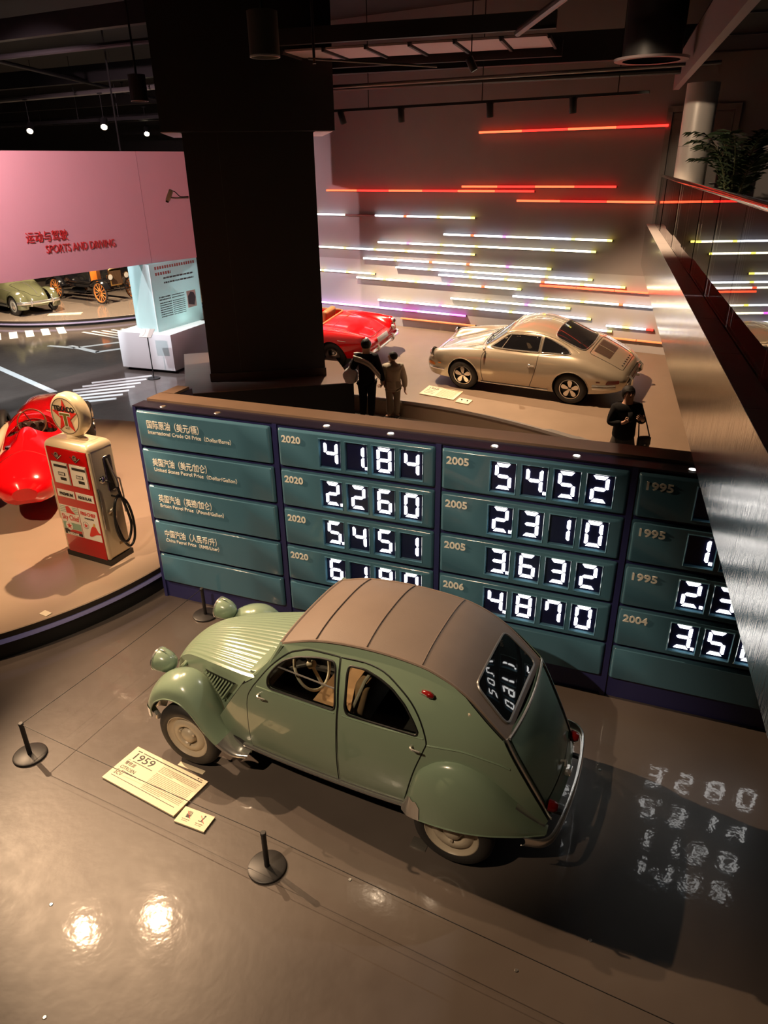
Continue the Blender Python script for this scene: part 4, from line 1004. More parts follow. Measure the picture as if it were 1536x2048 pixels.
bm = BM(); sheet(bm, round_poly([(-.55, 0), (.55, 0), (.50, .34), (-.50, .34)], .08), [], lambda a, b: Vector((.50 - .28 * b - .12 * (a / .55) ** 2, a, .88 + b)), .1); ws = obj('windscreen', bm, CARGLASS, rd, 60)
obj('screen_frame', tube(BM(), [(.50 - .28 * b - .12 * (a / .55) ** 2, a, .88 + b) for a, b in resample(round_poly([(-.55, 0), (.55, 0), (.50, .34), (-.50, .34)], .08), .08)], .014, 8, closed=True), CHROME, ws)
for s in (1, -1):
    for x in (1.12, -1.10):
        t = car_tyre(rd, x, s * .68, .312, .312, .195, .08, s)
        obj('wheel_disc', lathe(BM(), [(0, s * .085), (.05, s * .08), (.08, s * .05), (.16, s * .045), (.195, s * .075), (.2, s * .05)], 32, axis='Y', c=(x, s * .68, .312)), BRUSH, t, 60)
        obj('arch_lining', lathe(BM(), [(.02, s * .47), (.337, s * .47), (.337, s * .72)], 30, axis='Y', c=(x, 0, .32)), GREEND, rd)
    seam('side_crease', [(.9, .60), (0, .60), (-.75, .60)], sr.side(s, .003), .008, RED, rd, False)
    seam('sill_trim', [(.76, .25), (-.76, .25)], sr.side(s, .006), .012, CHROME, rd, False)
    seam('wing_badge', [(-1.30, .70), (-1.5, .69)], sr.side(s, .004), .006, CHROME, rd, False)
    tl = obj('tail_lamp', lathe(BM(), [(0, -.065), (.03, -.06), (.05, -.04), (.055, 0)], 20, axis='X', c=(-1.955, s * .625, .715)), REDLENS, rd, 60)
    obj('lamp_rim', lathe(BM(), [(.052, -.035), (.066, -.03), (.07, .0), (.07, .05)], 20, axis='X', c=(-1.955, s * .625, .715)), CHROME, tl, 60)
    r2 = obj('reversing_lamp', lathe(BM(), [(0, -.05), (.03, -.045), (.042, -.02), (.046, .02)], 18, axis='X', c=(-1.975, s * .55, .60)), MATS['lamp_lens'], rd, 60)
    obj('lamp_rim', lathe(BM(), [(.042, -.025), (.056, -.02), (.06, .03)], 18, axis='X', c=(-1.975, s * .55, .60)), CHROME, r2, 60)
    obj('bumper_corner', tube(BM(), spline([(-2.05, s * .34, .42), (-2.06, s * .5, .43), (-2.03, s * .66, .44), (-1.92, s * .755, .45), (-1.70, s * .79, .46)], 3), [.035] * 12 + [.02], 10), CHROME, rd)
    obj('bumper_guard', tube(BM(), [(-2.04, s * .34, .36), (-2.10, s * .34, .42), (-2.07, s * .34, .52)], .03, 10), CHROME, rd)
obj('rear_bumper', tube(BM(), [(-2.06, y, .40) for y in (-.36, -.18, 0, .18, .36)], .032, 10), CHROME, rd)
pl = obj('number_plate', box(BM(), (-2.01, 0, .565), (.012, .46, .12), bevel=.006, rot=Matrix.Rotation(R_(18), 3, 'Y')), mat('white_plate', (.65, .65, .62), .4), rd)
text('plate_digits', '55 29', .085, mat('plate_blue', (.05, .08, .2), .4), pl, Matrix.Translation((-2.022, .20, .535)) @ Matrix.Rotation(R_(-18), 4, 'Y').inverted() @ frame_mat((0, 0, 0), (0, -1, 0), (0, 0, 1)), .002, .002, width=.40)
seam('boot_gap', round_poly([(-.95, -.48), (-.95, .48), (-1.88, .42), (-1.88, -.42)], .1), sr.top(.001), .005, BLACKR, rd)
obj('boot_lock', lathe(BM(), [(0, .012), (.016, .01), (.02, 0)], 12, c=sr.top(.002)(-1.75, 0)), CHROME, rd)
# ================================================================== NEON TUBES ON THE END WALL
def zk(z): return CAM_H - (CAM_H - z) * .8605
NEON = {'R1': (-1.12, 3.42, 5.39, 'r', 4), 'R2': (-5.87, .44, 4.06, 'r', 6), 'R3': (-1.55, 2.44, 4.165, 'r', 4), 'R4': (-.01, 3.37, 3.845, 'r', 3),
 'W1': (-7.3, -1.14, 3.42, 'w', 6), 'W2': (-2.05, 2.49, 2.99, 'w', 5), 'W3': (-4.15, 2.13, 2.72, 'w', 6), 'W4': (-7.3, -1.1, 2.515, 'w', 6), 'W5': (-4.66, 1.04, 2.26, 'w', 5),
 'W6': (-3.56, 2.12, 2.065, 'w', 5), 'W7': (-7.0, -4.27, 1.845, 'w', 3), 'W8': (-2.18, 2.94, 1.935, 'w', 5), 'W9': (-4.92, .27, 1.71, 'w', 5), 'O10': (.77, 4.6, 1.845, 'o', 4),
 'W11': (.04, 3.9, 1.525, 'w', 4), 'W12': (-1.79, 1.63, 1.335, 'w', 3), 'W13': (-4.18, 2.19, 1.115, 'w', 6), 'P14': (-6.4, -1.3, .895, 'p', 5), 'O15': (-3.4, -1.0, .65, 'd', 2),
 'W16': (2.58, 3.74, .99, 'v', 2), 'W17': (1.95, 2.75, .86, 'w', 1), 'O18': (1.9, 4.1, .70, 'd', 3)}
NC = {'red': glow('neon_red', (1.0, .018, .012), 5.0), 'red2': glow('neon_orange_red', (1.0, .07, .025), 5.0), 'white': glow('neon_white', (.86, .90, 1.0), 4.6), 'warm': glow('neon_warm_white', (1.0, .93, .70), 4.4),
      'yellow': glow('neon_yellow', (1.0, .80, .12), 5.0), 'magenta': glow('neon_magenta', (.95, .12, .85), 5.0), 'violet': glow('neon_violet', (.75, .42, 1.0), 6.0), 'dim': glow('neon_dim_orange', (1.0, .22, .07), 1.2), 'off': mat('neon_off_tube', (.32, .2, .2), .3)}
NBACK = mat('neon_dark_batten', (.05, .045, .045), .5)
NLAB = {'R1': 'red light tube highest on the end wall', 'R2': 'longest red light tube, starting beside the black column', 'R3': 'red light tube just above the long red tube', 'R4': 'short red light tube ending at the gallery parapet',
 'W1': 'white light tube with one unlit piece below the red tubes', 'W2': 'white light tube with magenta spots highest over the coupe', 'W3': 'long white light tube in the middle of the grey wall', 'W4': 'white light tube with red joints starting behind the column at wall mid height',
 'W5': 'white light tube along the seam of grey and pale wall', 'W6': 'white light tube first below the two tone seam', 'W7': 'short white light tube by the column below the seam', 'W8': 'white light tube with red patch near its right end', 'W9': 'white light tube ending in pink pieces above the roadster',
 'O10': 'orange red light tube running behind the parapet end', 'W11': 'white light tube with yellow end touching the parapet', 'W12': 'white light tube right above the coupe windscreen', 'W13': 'long white light tube above the roadster boot and coupe roof', 'P14': 'violet light tube just above the red roadster',
 'O15': 'dim orange light tube lowest beside the roadster tail', 'W16': 'short white to red light tube right of the coupe rear window', 'W17': 'white light tube peeking out behind the coupe roof', 'O18': 'dim orange light tube lowest behind the coupe tail'}
rn = random.Random(3)
for key, (s0, s1, z, kind, n) in NEON.items():
    s0, s1, z = s0 * .8605, s1 * .8605, zk(z)
    t = thing('light_tube', NLAB[key], 'light tube', wall_pt(s0, z, .055), WA, 'light tubes on the end wall')
    L = s1 - s0; obj('batten', box(BM(), (L / 2, .027, -.008), (L, .05, .03)), NBACK, t)
    x = 0.0; step = L / n
    for i in range(n):
        a, b = i * step + .008, (i + 1) * step - .008
        def piece(u0, u1, c): obj('tube_piece', tube(BM(), [(u0, -.012, 0), (u1, -.012, 0)], .021, 10), NC[c], t)
        if kind == 'r': piece(a, b, 'red' if (i + len(key)) % 2 else 'red2')
        elif kind == 'o': piece(a, b, 'red2')
        elif kind == 'd': piece(a, b, 'dim')
        elif kind == 'p': piece(a, (a + b) / 2, 'magenta' if i == 3 else 'violet'); piece((a + b) / 2, b, 'magenta' if i > 3 else 'violet')
        elif kind == 'v': piece(a, a + (b - a) * .7, 'white'); piece(a + (b - a) * .7, b, 'yellow' if i == 0 else 'red')
        else:
            if key == 'W1' and i == 2: piece(a, b, 'off'); continue
            c0 = 'white' if rn.random() < .6 else 'warm'; e = .10 if i == n - 1 else .08
            piece(a, b - e, c0); piece(b - e, b, 'yellow' if (i == n - 1 or rn.random() < .55) else rn.choice(['magenta', 'red2', 'warm']))
# ================================================================== ROUND STAGES
STAGE_TAN = mat('glossy_stage_resin', (.36, .27, .20), .16, noise=.12, nscale=1.5, bump=.02, bscale=12)
VIO = mat('violet_light_strip', (.30, .27, .42), .3, emit=(.45, .38, .75), estr=.07)
def round_stage(name, label, c, r, h, m_top, ang0=0, ang1=2 * PI):
    bm = BM(); lathe(bm, [(0, h), (r - .01, h), (r, h - .008)], 128, c=(c[0], c[1], 0)); st = struct(name, bm, m_top, label=label)
    obj('rim_band', lathe(BM(), [(r, h - .008), (r + .004, h - .01), (r + .004, h - .075), (r - .02, h - .075)], 128, c=(c[0], c[1], 0)), mat('dark_bronze_band', (.05, .04, .035), .3, .4), st, 60)
    obj('light_strip', lathe(BM(), [(r - .012, h - .075), (r - .004, h - .085), (r - .004, h - .14), (r - .03, h - .15)], 128, c=(c[0], c[1], 0)), VIO, st, 60)
    obj('base_skirt', lathe(BM(), [(r - .03, h - .145), (r - .03, 0)], 128, c=(c[0], c[1], 0)), mat('black_skirt', (.01, .01, .01), .4), st, 60)
    return st
round_stage('round_stage_floor', 'round tan stage carrying the racing car and petrol pump', (-6.08, 9.48), 3.86, .33, STAGE_TAN)
round_stage('back_stage_floor', 'far round stage under the two oldest cars', (-11.51, 29.37), 5.36, .22, mat('back_stage_resin', (.26, .21, .17), .12, noise=.1, nscale=1.5))
card = tag(obj('floor_card', box(BM(), (-3.72, 6.55, .336), (.115, .075, .006), R_(-30)), mat('cream_card', (.75, .66, .5), .5)), 'tiny cream card lying on the round stage rim', 'card')
# ================================================================== PETROL PUMP
PRED = mat('pump_red_enamel', (.48, .006, .006), .22, coat=.5)
PCRM = mat('pump_cream_enamel', (.72, .60, .40), .28, coat=.4)
INK = mat('black_print', (.012, .012, .012), .5); WHT = mat('white_print', (.78, .75, .66), .4); GRN = mat('pale_green_print', (.25, .42, .30), .4); REDP = mat('red_print', (.65, .03, .02), .4)
pump = thing('petrol_pump', 'red and cream vintage petrol pump with round globe on the stage rim', 'petrol pump', (-3.585, 7.90, .33), R_(-26.6))
PW, PD, PH = .716, .375, 1.41
obj('plinth', box(BM(), (0, 0, .035), (PW + .01, PD + .01, .07)), mat('pump_black_base', (.02, .018, .016), .4), pump)
obj('cabinet', box(BM(), (0, .005, .07 + PH / 2), (PW - .004, PD - .02, PH), bevel=.03, seg=3), PCRM, pump, 50)
for sx in (-1, 1): obj('corner_post', box(BM(), (sx * (PW / 2 - .022), -PD / 2 + .028, .07 + PH / 2), (.044, .05, PH), bevel=.016, seg=3), PCRM, pump, 50)
bm = BM(); rows = []
for k in range(7):
    a = k / 6 * PI / 2; i = .10 * (1 - math.cos(a)); rows.append([(p[0], p[1], 1.47 + .085 * math.sin(a)) for p in round_poly([(-PW / 2 + i, -PD / 2 + i * .8), (PW / 2 - i, -PD / 2 + i * .8), (PW / 2 - i, PD / 2 - i * .8), (-PW / 2 + i, PD / 2 - i * .8)], .035, 3)])
grid(bm, rows, closed_u=True); bm.faces.new([bm.verts.new(Vector(p) + Vector((0, 0, .002))) for p in rows[-1]]); bmesh.ops.recalc_face_normals(bm, faces=bm.faces)
obj('top_hood', bm, PCRM, pump, 60)
FY = -PD / 2 - .004
obj('front_panel', box(BM(), (0, FY + .01, .07 + 1.395 / 2), (PW - .075, .024, 1.395), bevel=.008), PRED, pump)
obj('panel_gap', box(BM(), (.336, FY + .016, .07 + 1.38 / 2), (.022, .016, 1.36)), BLACKR, pump)
def F(u, v): return (-PW / 2 + PW * u, FY - .003, .07 + 1.40 * (1 - v))
def fbox(name, u0, u1, v0, v1, m, par, dep=.006, y=0.0):
    a, b = F(u0, v0), F(u1, v1); return obj(name, box(BM(), ((a[0] + b[0]) / 2, FY - y - dep / 2, (a[2] + b[2]) / 2), (b[0] - a[0], dep, a[2] - b[2])), m, par)
def ftext(name, body, size, m, par, u, v, w, y=.008, bold=.002, shear=0.0):
    p = F(u, v); return text(name, body, size, m, par, Matrix.Translation((p[0], FY - y, p[2])) @ TXT, .001, bold, width=w, shear=shear)
for u0, u1 in ((.115, .49), (.525, .90)):
    w = fbox('dial_window', u0, u1, .125, .325, CHROME, pump, .010); fbox('dial_face', u0 + .015, u1 - .015, .132, .318, WHT, w, .006, .008)
    fbox('dial_header', u0 + .06, u1 - .02, .150, .172, INK, w, .002, .0145); fbox('dial_counter', u0 + .13, u1 - .09, .215, .245, INK, w, .002, .0145); fbox('dial_counter', u0 + .16, u1 - .08, .262, .288, INK, w, .002, .0145)
    for k in range(4): fbox('counter_digit', u0 + .145 + .032 * k, u0 + .167 + .032 * k, .220, .240, WHT, w, .001, .0165)
    c = F((u0 + u1) / 2 - .02, .062); em = obj('wing_emblem', lathe(BM(), [(.022, 0), (.034, -.008), (.034, -.012), (.022, -.012)], 24, axis='Y', c=(c[0], FY, c[2])), BRUSH, pump)
    obj('emblem_centre', lathe(BM(), [(0, -.012), (.014, -.010), (.018, 0)], 20, axis='Y', c=(c[0], FY, c[2])), BRUSH, em)
    bm = BM(); tube(bm, [(c[0] - .075, FY - .006, c[2] + .005), (c[0], FY - .008, c[2] - .055), (c[0] + .075, FY - .006, c[2] + .005)], .006, 6); obj('emblem_vee', bm, BRUSH, em)
for u0, u1, tx in ((.10, .50, 'PREMIUM'), (.53, .93, 'REGULAR')):
    pp = fbox('grade_plate', u0, u1, .385, .455, WHT, pump, .006); ftext('grade_name', tx, .052, INK, pp, u0 + .05, .436, .22)
# left advert
ad = fbox('advert_panel', .06, .495, .535, .825, WHT, pump, .005)
for k in range(4):
    fbox('green_stripe', .07, .20, .545 + .017 * k, .552 + .017 * k, GRN, ad, .001, .005); fbox('green_stripe', .36, .485, .545 + .017 * k, .552 + .017 * k, GRN, ad, .001, .005)
a = F(.28, .54); bm = BM(); prism(bm, [(a[0] - .05, a[2] - .095), (a[0] - .05, a[2] - .01), (a[0], a[2]), (a[0] + .04, a[2] - .05), (a[0] + .10, a[2] - .095)], FY - .008, FY - .005, 'XZ'); obj('red_crest', bm, REDP, ad)
ftext('advert_word', 'Sky Chief', .10, REDP, ad, .075, .675, .285, .0065, .001)
fbox('green_block', .07, .485, .70, .765, GRN, ad, .001, .005)
c = F(.21, .735); obj('white_disc', lathe(BM(), [(0, -.009), (.058, -.009), (.058, -.005)], 28, axis='Y', c=(c[0], FY, c[2])), WHT, ad, None)
def star(cx, cz, r, n=5, rot=PI / 2, ri=.40): return [(cx + (r if k % 2 == 0 else r * ri) * math.cos(rot + k * PI / n), cz + (r if k % 2 == 0 else r * ri) * math.sin(rot + k * PI / n)) for k in range(2 * n)]
bm = BM(); prism(bm, star(c[0], c[2], .046), FY - .0105, FY - .009, 'XZ'); obj('red_star', bm, REDP, ad)
fbox('black_band', .07, .485, .768, .820, INK, ad, .001, .005)
for k in range(3): fbox('red_stripe', .20, .48, .768 + .009 * k, .774 + .009 * k, REDP, ad, .001, .0065)
ftext('advert_small_word', 'GASOLINE', .036, WHT, ad, .13, .817, .19, .0075)
# right advert
ad = fbox('advert_panel', .51, .93, .535, .825, WHT, pump, .005)
ftext('advert_word', 'FIRE·CHIEF', .062, REDP, ad, .545, .592, .245, .0065, .002); ftext('advert_small_word', 'GASOLINE', .026, INK, ad, .62, .625, .15, .0065, .001)
c = F(.615, .69); obj('disc_ring', lathe(BM(), [(.044, -.006), (.048, -.006), (.048, -.005), (.044, -.005)], 28, axis='Y', c=(c[0], FY, c[2])), INK, ad, None)
bm = BM(); prism(bm, star(c[0], c[2] - .004, .036), FY - .007, FY - .005, 'XZ'); obj('red_star', bm, REDP, ad)
c = F(.80, .735); bm = BM(); prism(bm, spline([(c[0] - .10, c[2] - .075), (c[0] - .075, c[2] - .01), (c[0] - .045, c[2] + .045), (c[0] - .01, c[2] + .075), (c[0] + .03, c[2] + .065), (c[0] + .06, c[2] + .005), (c[0] + .10, c[2] - .02), (c[0] + .02, c[2] - .035), (c[0] - .05, c[2] - .07)], 3, True), FY - .008, FY - .005, 'XZ'); obj('red_helmet', bm, REDP, ad)
bm = BM(); prism(bm, [(c[0] - .01, c[2] + .07), (c[0] + .005, c[2] + .115), (c[0] + .022, c[2] + .11), (c[0] + .025, c[2] + .068)], FY - .0085, FY - .005, 'XZ'); obj('helmet_crest', bm, mat('gold_print', (.6, .35, .05), .4), ad)
# globe
gz = 1.47 + .085 + .275
obj('globe_collar', lathe(BM(), [(0, 0), (.10, 0), (.095, .05), (.075, .065), (0, .065)], 28, c=(-.02, .01, 1.545)), PCRM, pump, 60)
gb = obj('globe', lathe(BM(), [(0, -.078), (.19, -.082), (.225, -.085), (.245, -.07), (.262, -.03), (.262, .03), (.245, .07), (.225, .085), (.19, .082), (0, .078)], 48, axis='Y', c=(-.02, .01, gz)), PCRM, pump, 50)
obj('globe_ring', lathe(BM(), [(.207, -.0865), (.213, -.0865), (.213, -.082), (.207, -.082)], 48, axis='Y', c=(-.02, .01, gz)), INK, gb, None)
bm = BM(); prism(bm, star(-.02, gz - .008, .205, 5, PI / 2, .385), .01 - .088, .01 - .079, 'XZ'); obj('red_star', bm, REDP, gb)
bm = BM(); prism(bm, [(-.02 + a, gz + b) for a, b in [(-.078, .035), (.078, .035), (.078, .0), (.062, .010), (.022, .010), (.022, -.115), (-.022, -.115), (-.022, .010), (-.062, .010), (-.078, 0)]], .01 - .0915, .01 - .087, 'XZ'); obj('green_letter', bm, mat('olive_print', (.14, .13, .02), .4), gb)
bm = BM(); prism(bm, [(-.02 + a, gz + b) for a, b in [(-.088, .045), (.088, .045), (.088, -.008), (.066, .002), (.032, .002), (.032, -.125), (-.032, -.125), (-.032, .002), (-.066, .002), (-.088, -.008)]], .01 - .0895, .01 - .087, 'XZ'); obj('letter_outline', bm, WHT, gb)
text('globe_name', 'TEXACO', .085, INK, gb, Matrix.Translation((-.02, .01 - .089, gz + .058)) @ TXT, .001, .004, 'CENTER', width=.33)
text('globe_small_mark', 'REG T.M.', .018, INK, gb, Matrix.Translation((-.02, .01 - .086, gz - .155)) @ TXT, .0005, .0, 'CENTER', width=.06)
# hoses and nozzles
HOSE = mat('black_rubber_hose', (.012, .012, .012), .35)
for s in (1, -1):
    X = s * PW / 2
    obj('nozzle_boot', box(BM(), (X + s * .002, .055, 1.14), (.012, .11, .44), bevel=.004), mat('dark_boot', (.03, .028, .025), .4), pump)
    obj('boot_frame', tube(BM(), [(X + s * .006, p[0], p[1]) for p in round_poly([(0, .92), (.11, .92), (.11, 1.36), (0, 1.36)], .02, 3)], .008, 6, closed=True), BRUSH, pump)
    nz = obj('nozzle', tube(BM(), [(X + s * .02, .04, 1.33), (X + s * .035, .055, 1.20), (X + s * .06, .075, 1.08), (X + s * .065, .085, .97)], [.012, .016, .026, .022], 10), mat('aluminium_nozzle', (.55, .5, .42), .3, .9), pump, 60)
    obj('nozzle_guard', tube(BM(), [(X + s * .06, .08, 1.10), (X + s * .075, .125, 1.06), (X + s * .075, .14, .85), (X + s * .07, .13, .62)], .010, 8), MATS['aluminium_nozzle'], nz)
    loop = spline([(X + s * .065, .085, .97), (X + s * .07, .10, .85), (X + s * .08, .15, .62), (X + s * .09, .16, .42), (X + s * .09, .08, .26), (X + s * .085, -.02, .30), (X + s * .075, -.06, .50), (X + s * .07, -.02, .75), (X + s * .065, .06, .84), (X + s * .08, .16, .74), (X + s * .095, .20, .50), (X + s * .10, .17, .26), (X + s * .09, .09, .17), (X + s * .08, .02, .26), (X + s * .05, -.01, .45), (X + s * .03, -.02, .62)], 6)
    obj('hose', tube(BM(), loop, .016, 10), HOSE, pump, 180)
    obj('hose_elbow', tube(BM(), spline([(X - s * .01, -.06, .66), (X + s * .03, -.05, .70), (X + s * .045, -.02, .70), (X + s * .035, -.018, .60)], 4), .026, 10), MATS['aluminium_nozzle'], pump, 180)
    obj('hose_hook', tube(BM(), [(X, .03, .86), (X + s * .07, .03, .86), (X + s * .075, .07, .87)], .012, 8), BLACKR, pump)
    kn = obj('crank_boss', lathe(BM(), [(0, s * .03), (.02, s * .028), (.045, s * .018), (.05, 0)], 24, axis='X', c=(X, -.06, 1.10)), BRUSH, pump, 60)
    obj('crank_handle', tube(BM(), [(X + s * .02, -.06, 1.10), (X + s * .05, -.045, 1.085), (X + s * .055, .0, 1.05)], .010, 8), BLACKR, kn)
    obj('edge_rail', tube(BM(), [(X + s * .012, -.165, 1.02), (X + s * .02, -.165, .98), (X + s * .02, -.165, .50)], .010, 8), BRUSH, pump)
obj('rating_plate', box(BM(), (PW / 2 + .001, .06, .22), (.003, .10, .03)), mat('brass_plate', (.4, .3, .15), .4, .8), pump)
# ================================================================== RED GRAND PRIX CAR
gp = thing('racing_car', 'red open wheel racing car with cream exhaust pipe seen from its tail', 'car')
gh = R_(108.7); gp.location = (-4.75, 8.60, .33); gp.rotation_euler = (0, 0, gh)
LO = [(.45, .42), (.38, .29), (.27, .22)]
GPS = [
 (4.55, [(0, .60), (.10, .60), (.17, .585), (.23, .54), (.25, .48), (.24, .42), (.20, .37), (.13, .34)]),
 (4.30, [(0, .70), (.14, .695), (.25, .67), (.32, .61), (.35, .52), (.34, .42), (.29, .33), (.2, .28)]),
 (3.8, [(0, .80), (.15, .795), (.28, .76), (.37, .68), (.40, .55), (.39, .42), (.33, .30), (.22, .24)]),
 (3.2, [(0, .88), (.19, .87), (.33, .80), (.42, .70), (.44, .56), (.43, .42), (.36, .28), (.25, .22)]),
 (2.6, [(0, .93), (.21, .915), (.36, .84), (.45, .72), (.47, .57), *LO]),
 (2.15, [(0, .97), (.22, .95), (.38, .86), (.46, .73), (.48, .58), *LO]),
 (1.7, [(0, .93), (.2, .91), (.37, .84), (.46, .73), (.49, .58), *LO]),
 (1.25, [(0, .99), (.10, .96), (.27, .84), (.45, .72), (.50, .57), *LO]),
 (.85, [(0, .95), (.12, .92), (.30, .83), (.47, .71), (.52, .56), (.50, .40), (.41, .27), (.28, .22)]),
 (.45, [(0, .85), (.14, .83), (.31, .76), (.45, .66), (.50, .54), (.47, .41), (.38, .30), (.26, .25)]),
 (.16, [(0, .72), (.12, .71), (.24, .67), (.34, .60), (.37, .51), (.35, .42), (.28, .35), (.18, .31)]),
 (.02, [(0, .59), (.06, .588), (.11, .57), (.16, .54), (.18, .50), (.16, .46), (.12, .43), (.07, .42)])]
GPS = [(x, [(y * .87, z) for y, z in sec]) for x, sec in GPS]
gb_ = obj('body_shell', loft_body(GPS, 5, 5), RED, gp, 60)
bm = BM(); prism(bm, spline([(1.40, 0), (1.44, .20), (1.62, .335), (1.85, .36), (2.05, .30), (2.12, .15), (2.13, 0), (2.12, -.15), (2.05, -.30), (1.85, -.36), (1.62, -.335), (1.44, -.20)], 3, True), .45, 1.4); boolean(gb_, obj('cutter', bm))
sg = Skin(gb_)
obj('cockpit_lining', (lambda bm: (prism(bm, spline([(1.42, 0), (1.46, .20), (1.62, .325), (1.85, .35), (2.04, .29), (2.11, 0), (2.04, -.29), (1.85, -.35), (1.62, -.325), (1.46, -.20)], 3, True), .44, .455), bm)[1])(BM()), mat('brown_cockpit', (.06, .03, .022), .6), gp)
gs = obj('seat', box(BM(), (1.56, 0, .60), (.16, .46, .36), bevel=.05, seg=3), mat('brown_leather', (.09, .04, .025), .5), gp, 60)
obj('cockpit_edge', tube(BM(), [sg.top(.006)(a, b) if False else (a, b, z) for a, b, z in [(1.40 + .37 - .365 * math.cos(t), .365 * math.sin(t), .905 - .14 * abs(math.sin(t)) ** 1.5) for t in [k * 2 * PI / 40 for k in range(40)]]], .010, 6, closed=True), mat('dark_red_edge', (.25, .01, .01), .4), gp, 180)
WOOD = mat('brown_wood_rim', (.14, .05, .02), .35)
swm = Matrix.Translation((1.98, 0, .89)) @ Matrix.Rotation(R_(-68), 4, 'Y')
gsw = obj('steering_wheel', (lambda bm: (lathe(bm, [(.20 + .011 * math.cos(k * PI / 4), .011 * math.sin(k * PI / 4)) for k in range(9)], 36), bmesh.ops.transform(bm, matrix=swm, verts=bm.verts), bm)[2])(BM()), WOOD, gp, 180)
for k in range(3):
    a = k * 2 * PI / 3 + PI / 6; obj('wheel_spoke', tube(BM(), [swm @ Vector((.02 * math.cos(a), .02 * math.sin(a), 0)), swm @ Vector((.2 * math.cos(a), .2 * math.sin(a), 0))], .007, 6), BRUSH, gsw)
obj('headrest_fairing', (lambda bm: (grid(bm, [[Vector((x, w * math.sin(a), z0 + h * math.cos(a))) for a in [-PI / 2 + PI * k / 14 for k in range(15)]] for x, w, h, z0 in [(1.36, .16, .22, .80), (1.25, .17, .225, .80), (1.0, .17, .20, .78), (.75, .14, .15, .76), (.5, .09, .09, .74), (.3, .02, .03, .72)]]), bmesh.ops.recalc_face_normals(bm, faces=bm.faces), bm)[2])(BM()), RED, gp, 60)
seam('tail_seam', [(.62, -.46), (.64, 0), (.62, .46)], sg.top(.002), .004, mat('dark_red_edge', (.25, .01, .01), .4), gp, False)
seam('scuttle_seam', [(2.3, -.44), (2.33, 0), (2.3, .44)], sg.top(.002), .005, mat('dark_red_edge', (.25, .01, .01), .4), gp, False)
for s in (1, -1):
    seam('bonnet_strap', [(2.42, s * .40), (2.42, s * .18)], sg.top(.006), .007, BRUSH, gp, False)
    patch('bonnet_vent', round_poly([(2.75, s * .20), (3.1, s * .19), (3.1, s * .31), (2.75, s * .33)], .02), sg.top(.005), mat('vent_maroon', (.12, .01, .01), .6), gp, .06, (0, 0, 1))
    for x in (1.05, 3.65):
        R = .34 if x < 2 else .33; y = s * .68
        t = car_tyre(gp, x, y, R, R, .21, .085 if x < 2 else .07, s)
        obj('wheel_rim', lathe(BM(), [(.215, s * .06), (.22, s * .075), (.205, s * .075), (.19, s * .03), (.19, -s * .03)], 36, axis='Y', c=(x, y, R)), BRUSH, t, 60)
        for k in range(18):
            a = k * 2 * PI / 18; obj('wire_spoke', tube(BM(), [(x + .035 * math.cos(a + .3), y + s * .06, R + .035 * math.sin(a + .3)), (x + .20 * math.cos(a), y + s * .02, R + .20 * math.sin(a))], .004, 4), BRUSH, t)
        obj('hub_nut', lathe(BM(), [(0, s * .10), (.02, s * .095), (.035, s * .06), (.05, s * .02), (.05, -s * .05)], 16, axis='Y', c=(x, y, R)), BRUSH, t, 60)
        obj('axle_link', tube(BM(), [(x, s * .30, .42), (x, s * .64, .38)], .022, 8), mat('dark_steel', (.06, .06, .06), .35, .8), gp)
        obj('axle_link', tube(BM(), [(x - .35 if x > 2 else x + .4, s * .40, .52), (x, s * .60, .42)], .014, 8), mat('dark_steel', (.06, .06, .06), .35, .8), gp)
    pd = obj('side_fairing', (lambda bm: (grid(bm, [[Vector((x, s * (y0 + w * math.sin(a)), .48 + h * math.cos(a))) for a in [PI * k / 12 for k in range(13)]] for x, y0, w, h in [(3.5, .30, .06, .10), (3.35, .32, .22, .17), (3.0, .34, .24, .20), (2.6, .38, .16, .17), (2.35, .42, .02, .06)]]), bmesh.ops.recalc_face_normals(bm, faces=bm.faces), bm)[2])(BM()), RED, gp, 60)
EXH = mat('cream_pipe_wrap', (.66, .54, .36), .5)
ep = spline([(3.4, .46, .50), (3.0, .52, .56), (2.6, .52, .62), (2.2, .50, .66), (1.7, .505, .66), (1.2, .50, .66), (.75, .47, .66), (.48, .445, .65)], 4)
ex = obj('exhaust_pipe', tube(BM(), ep, .058, 14), EXH, gp, 60)
obj('pipe_mouth', lathe(BM(), [(0, 0), (.050, 0)], 16, axis='X', c=(ep[-1][0] - .003, ep[-1][1], ep[-1][2])), BLACKR, ex)
for k in range(6): obj('exhaust_stub', tube(BM(), [(3.35 - .12 * k, .40, .52), (3.30 - .12 * k, .50, .56), (3.22 - .12 * k, .585, .56)], .022, 8), BRUSH, ex)
obj('pipe_bracket', tube(BM(), [(1.0, .45, .62), (1.0, .60, .64)], .012, 6), BRUSH, ex)
obj('under_tray', box(BM(), (2.2, 0, .22), (2.2, .5, .04)), GREEND, gp)
ck = spline([(1.41, 0), (1.45, .20), (1.625, .328), (1.85, .352), (2.045, .293), (2.115, .15), (2.122, 0), (2.115, -.15), (2.045, -.293), (1.85, -.352), (1.625, -.328), (1.45, -.20)], 3, True)
obj('cockpit_wall', (lambda bm: (grid(bm, [[(a, b, .456) for a, b in ck], [(a, b, .74) for a, b in ck]], closed_u=True), bmesh.ops.recalc_face_normals(bm, faces=bm.faces), bm)[2])(BM()), MATS['brown_cockpit'], gp, 180)
obj('instrument_panel', box(BM(), (2.08, 0, .80), (.03, .40, .16), bevel=.01), MATS['brown_cockpit'], gp)
for q_ in (-.12, 0, .12): obj('gauge', lathe(BM(), [(0, -.012), (.035, -.012), (.04, 0)], 16, axis='X', c=(2.064, q_, .82)), BRUSH, gp)
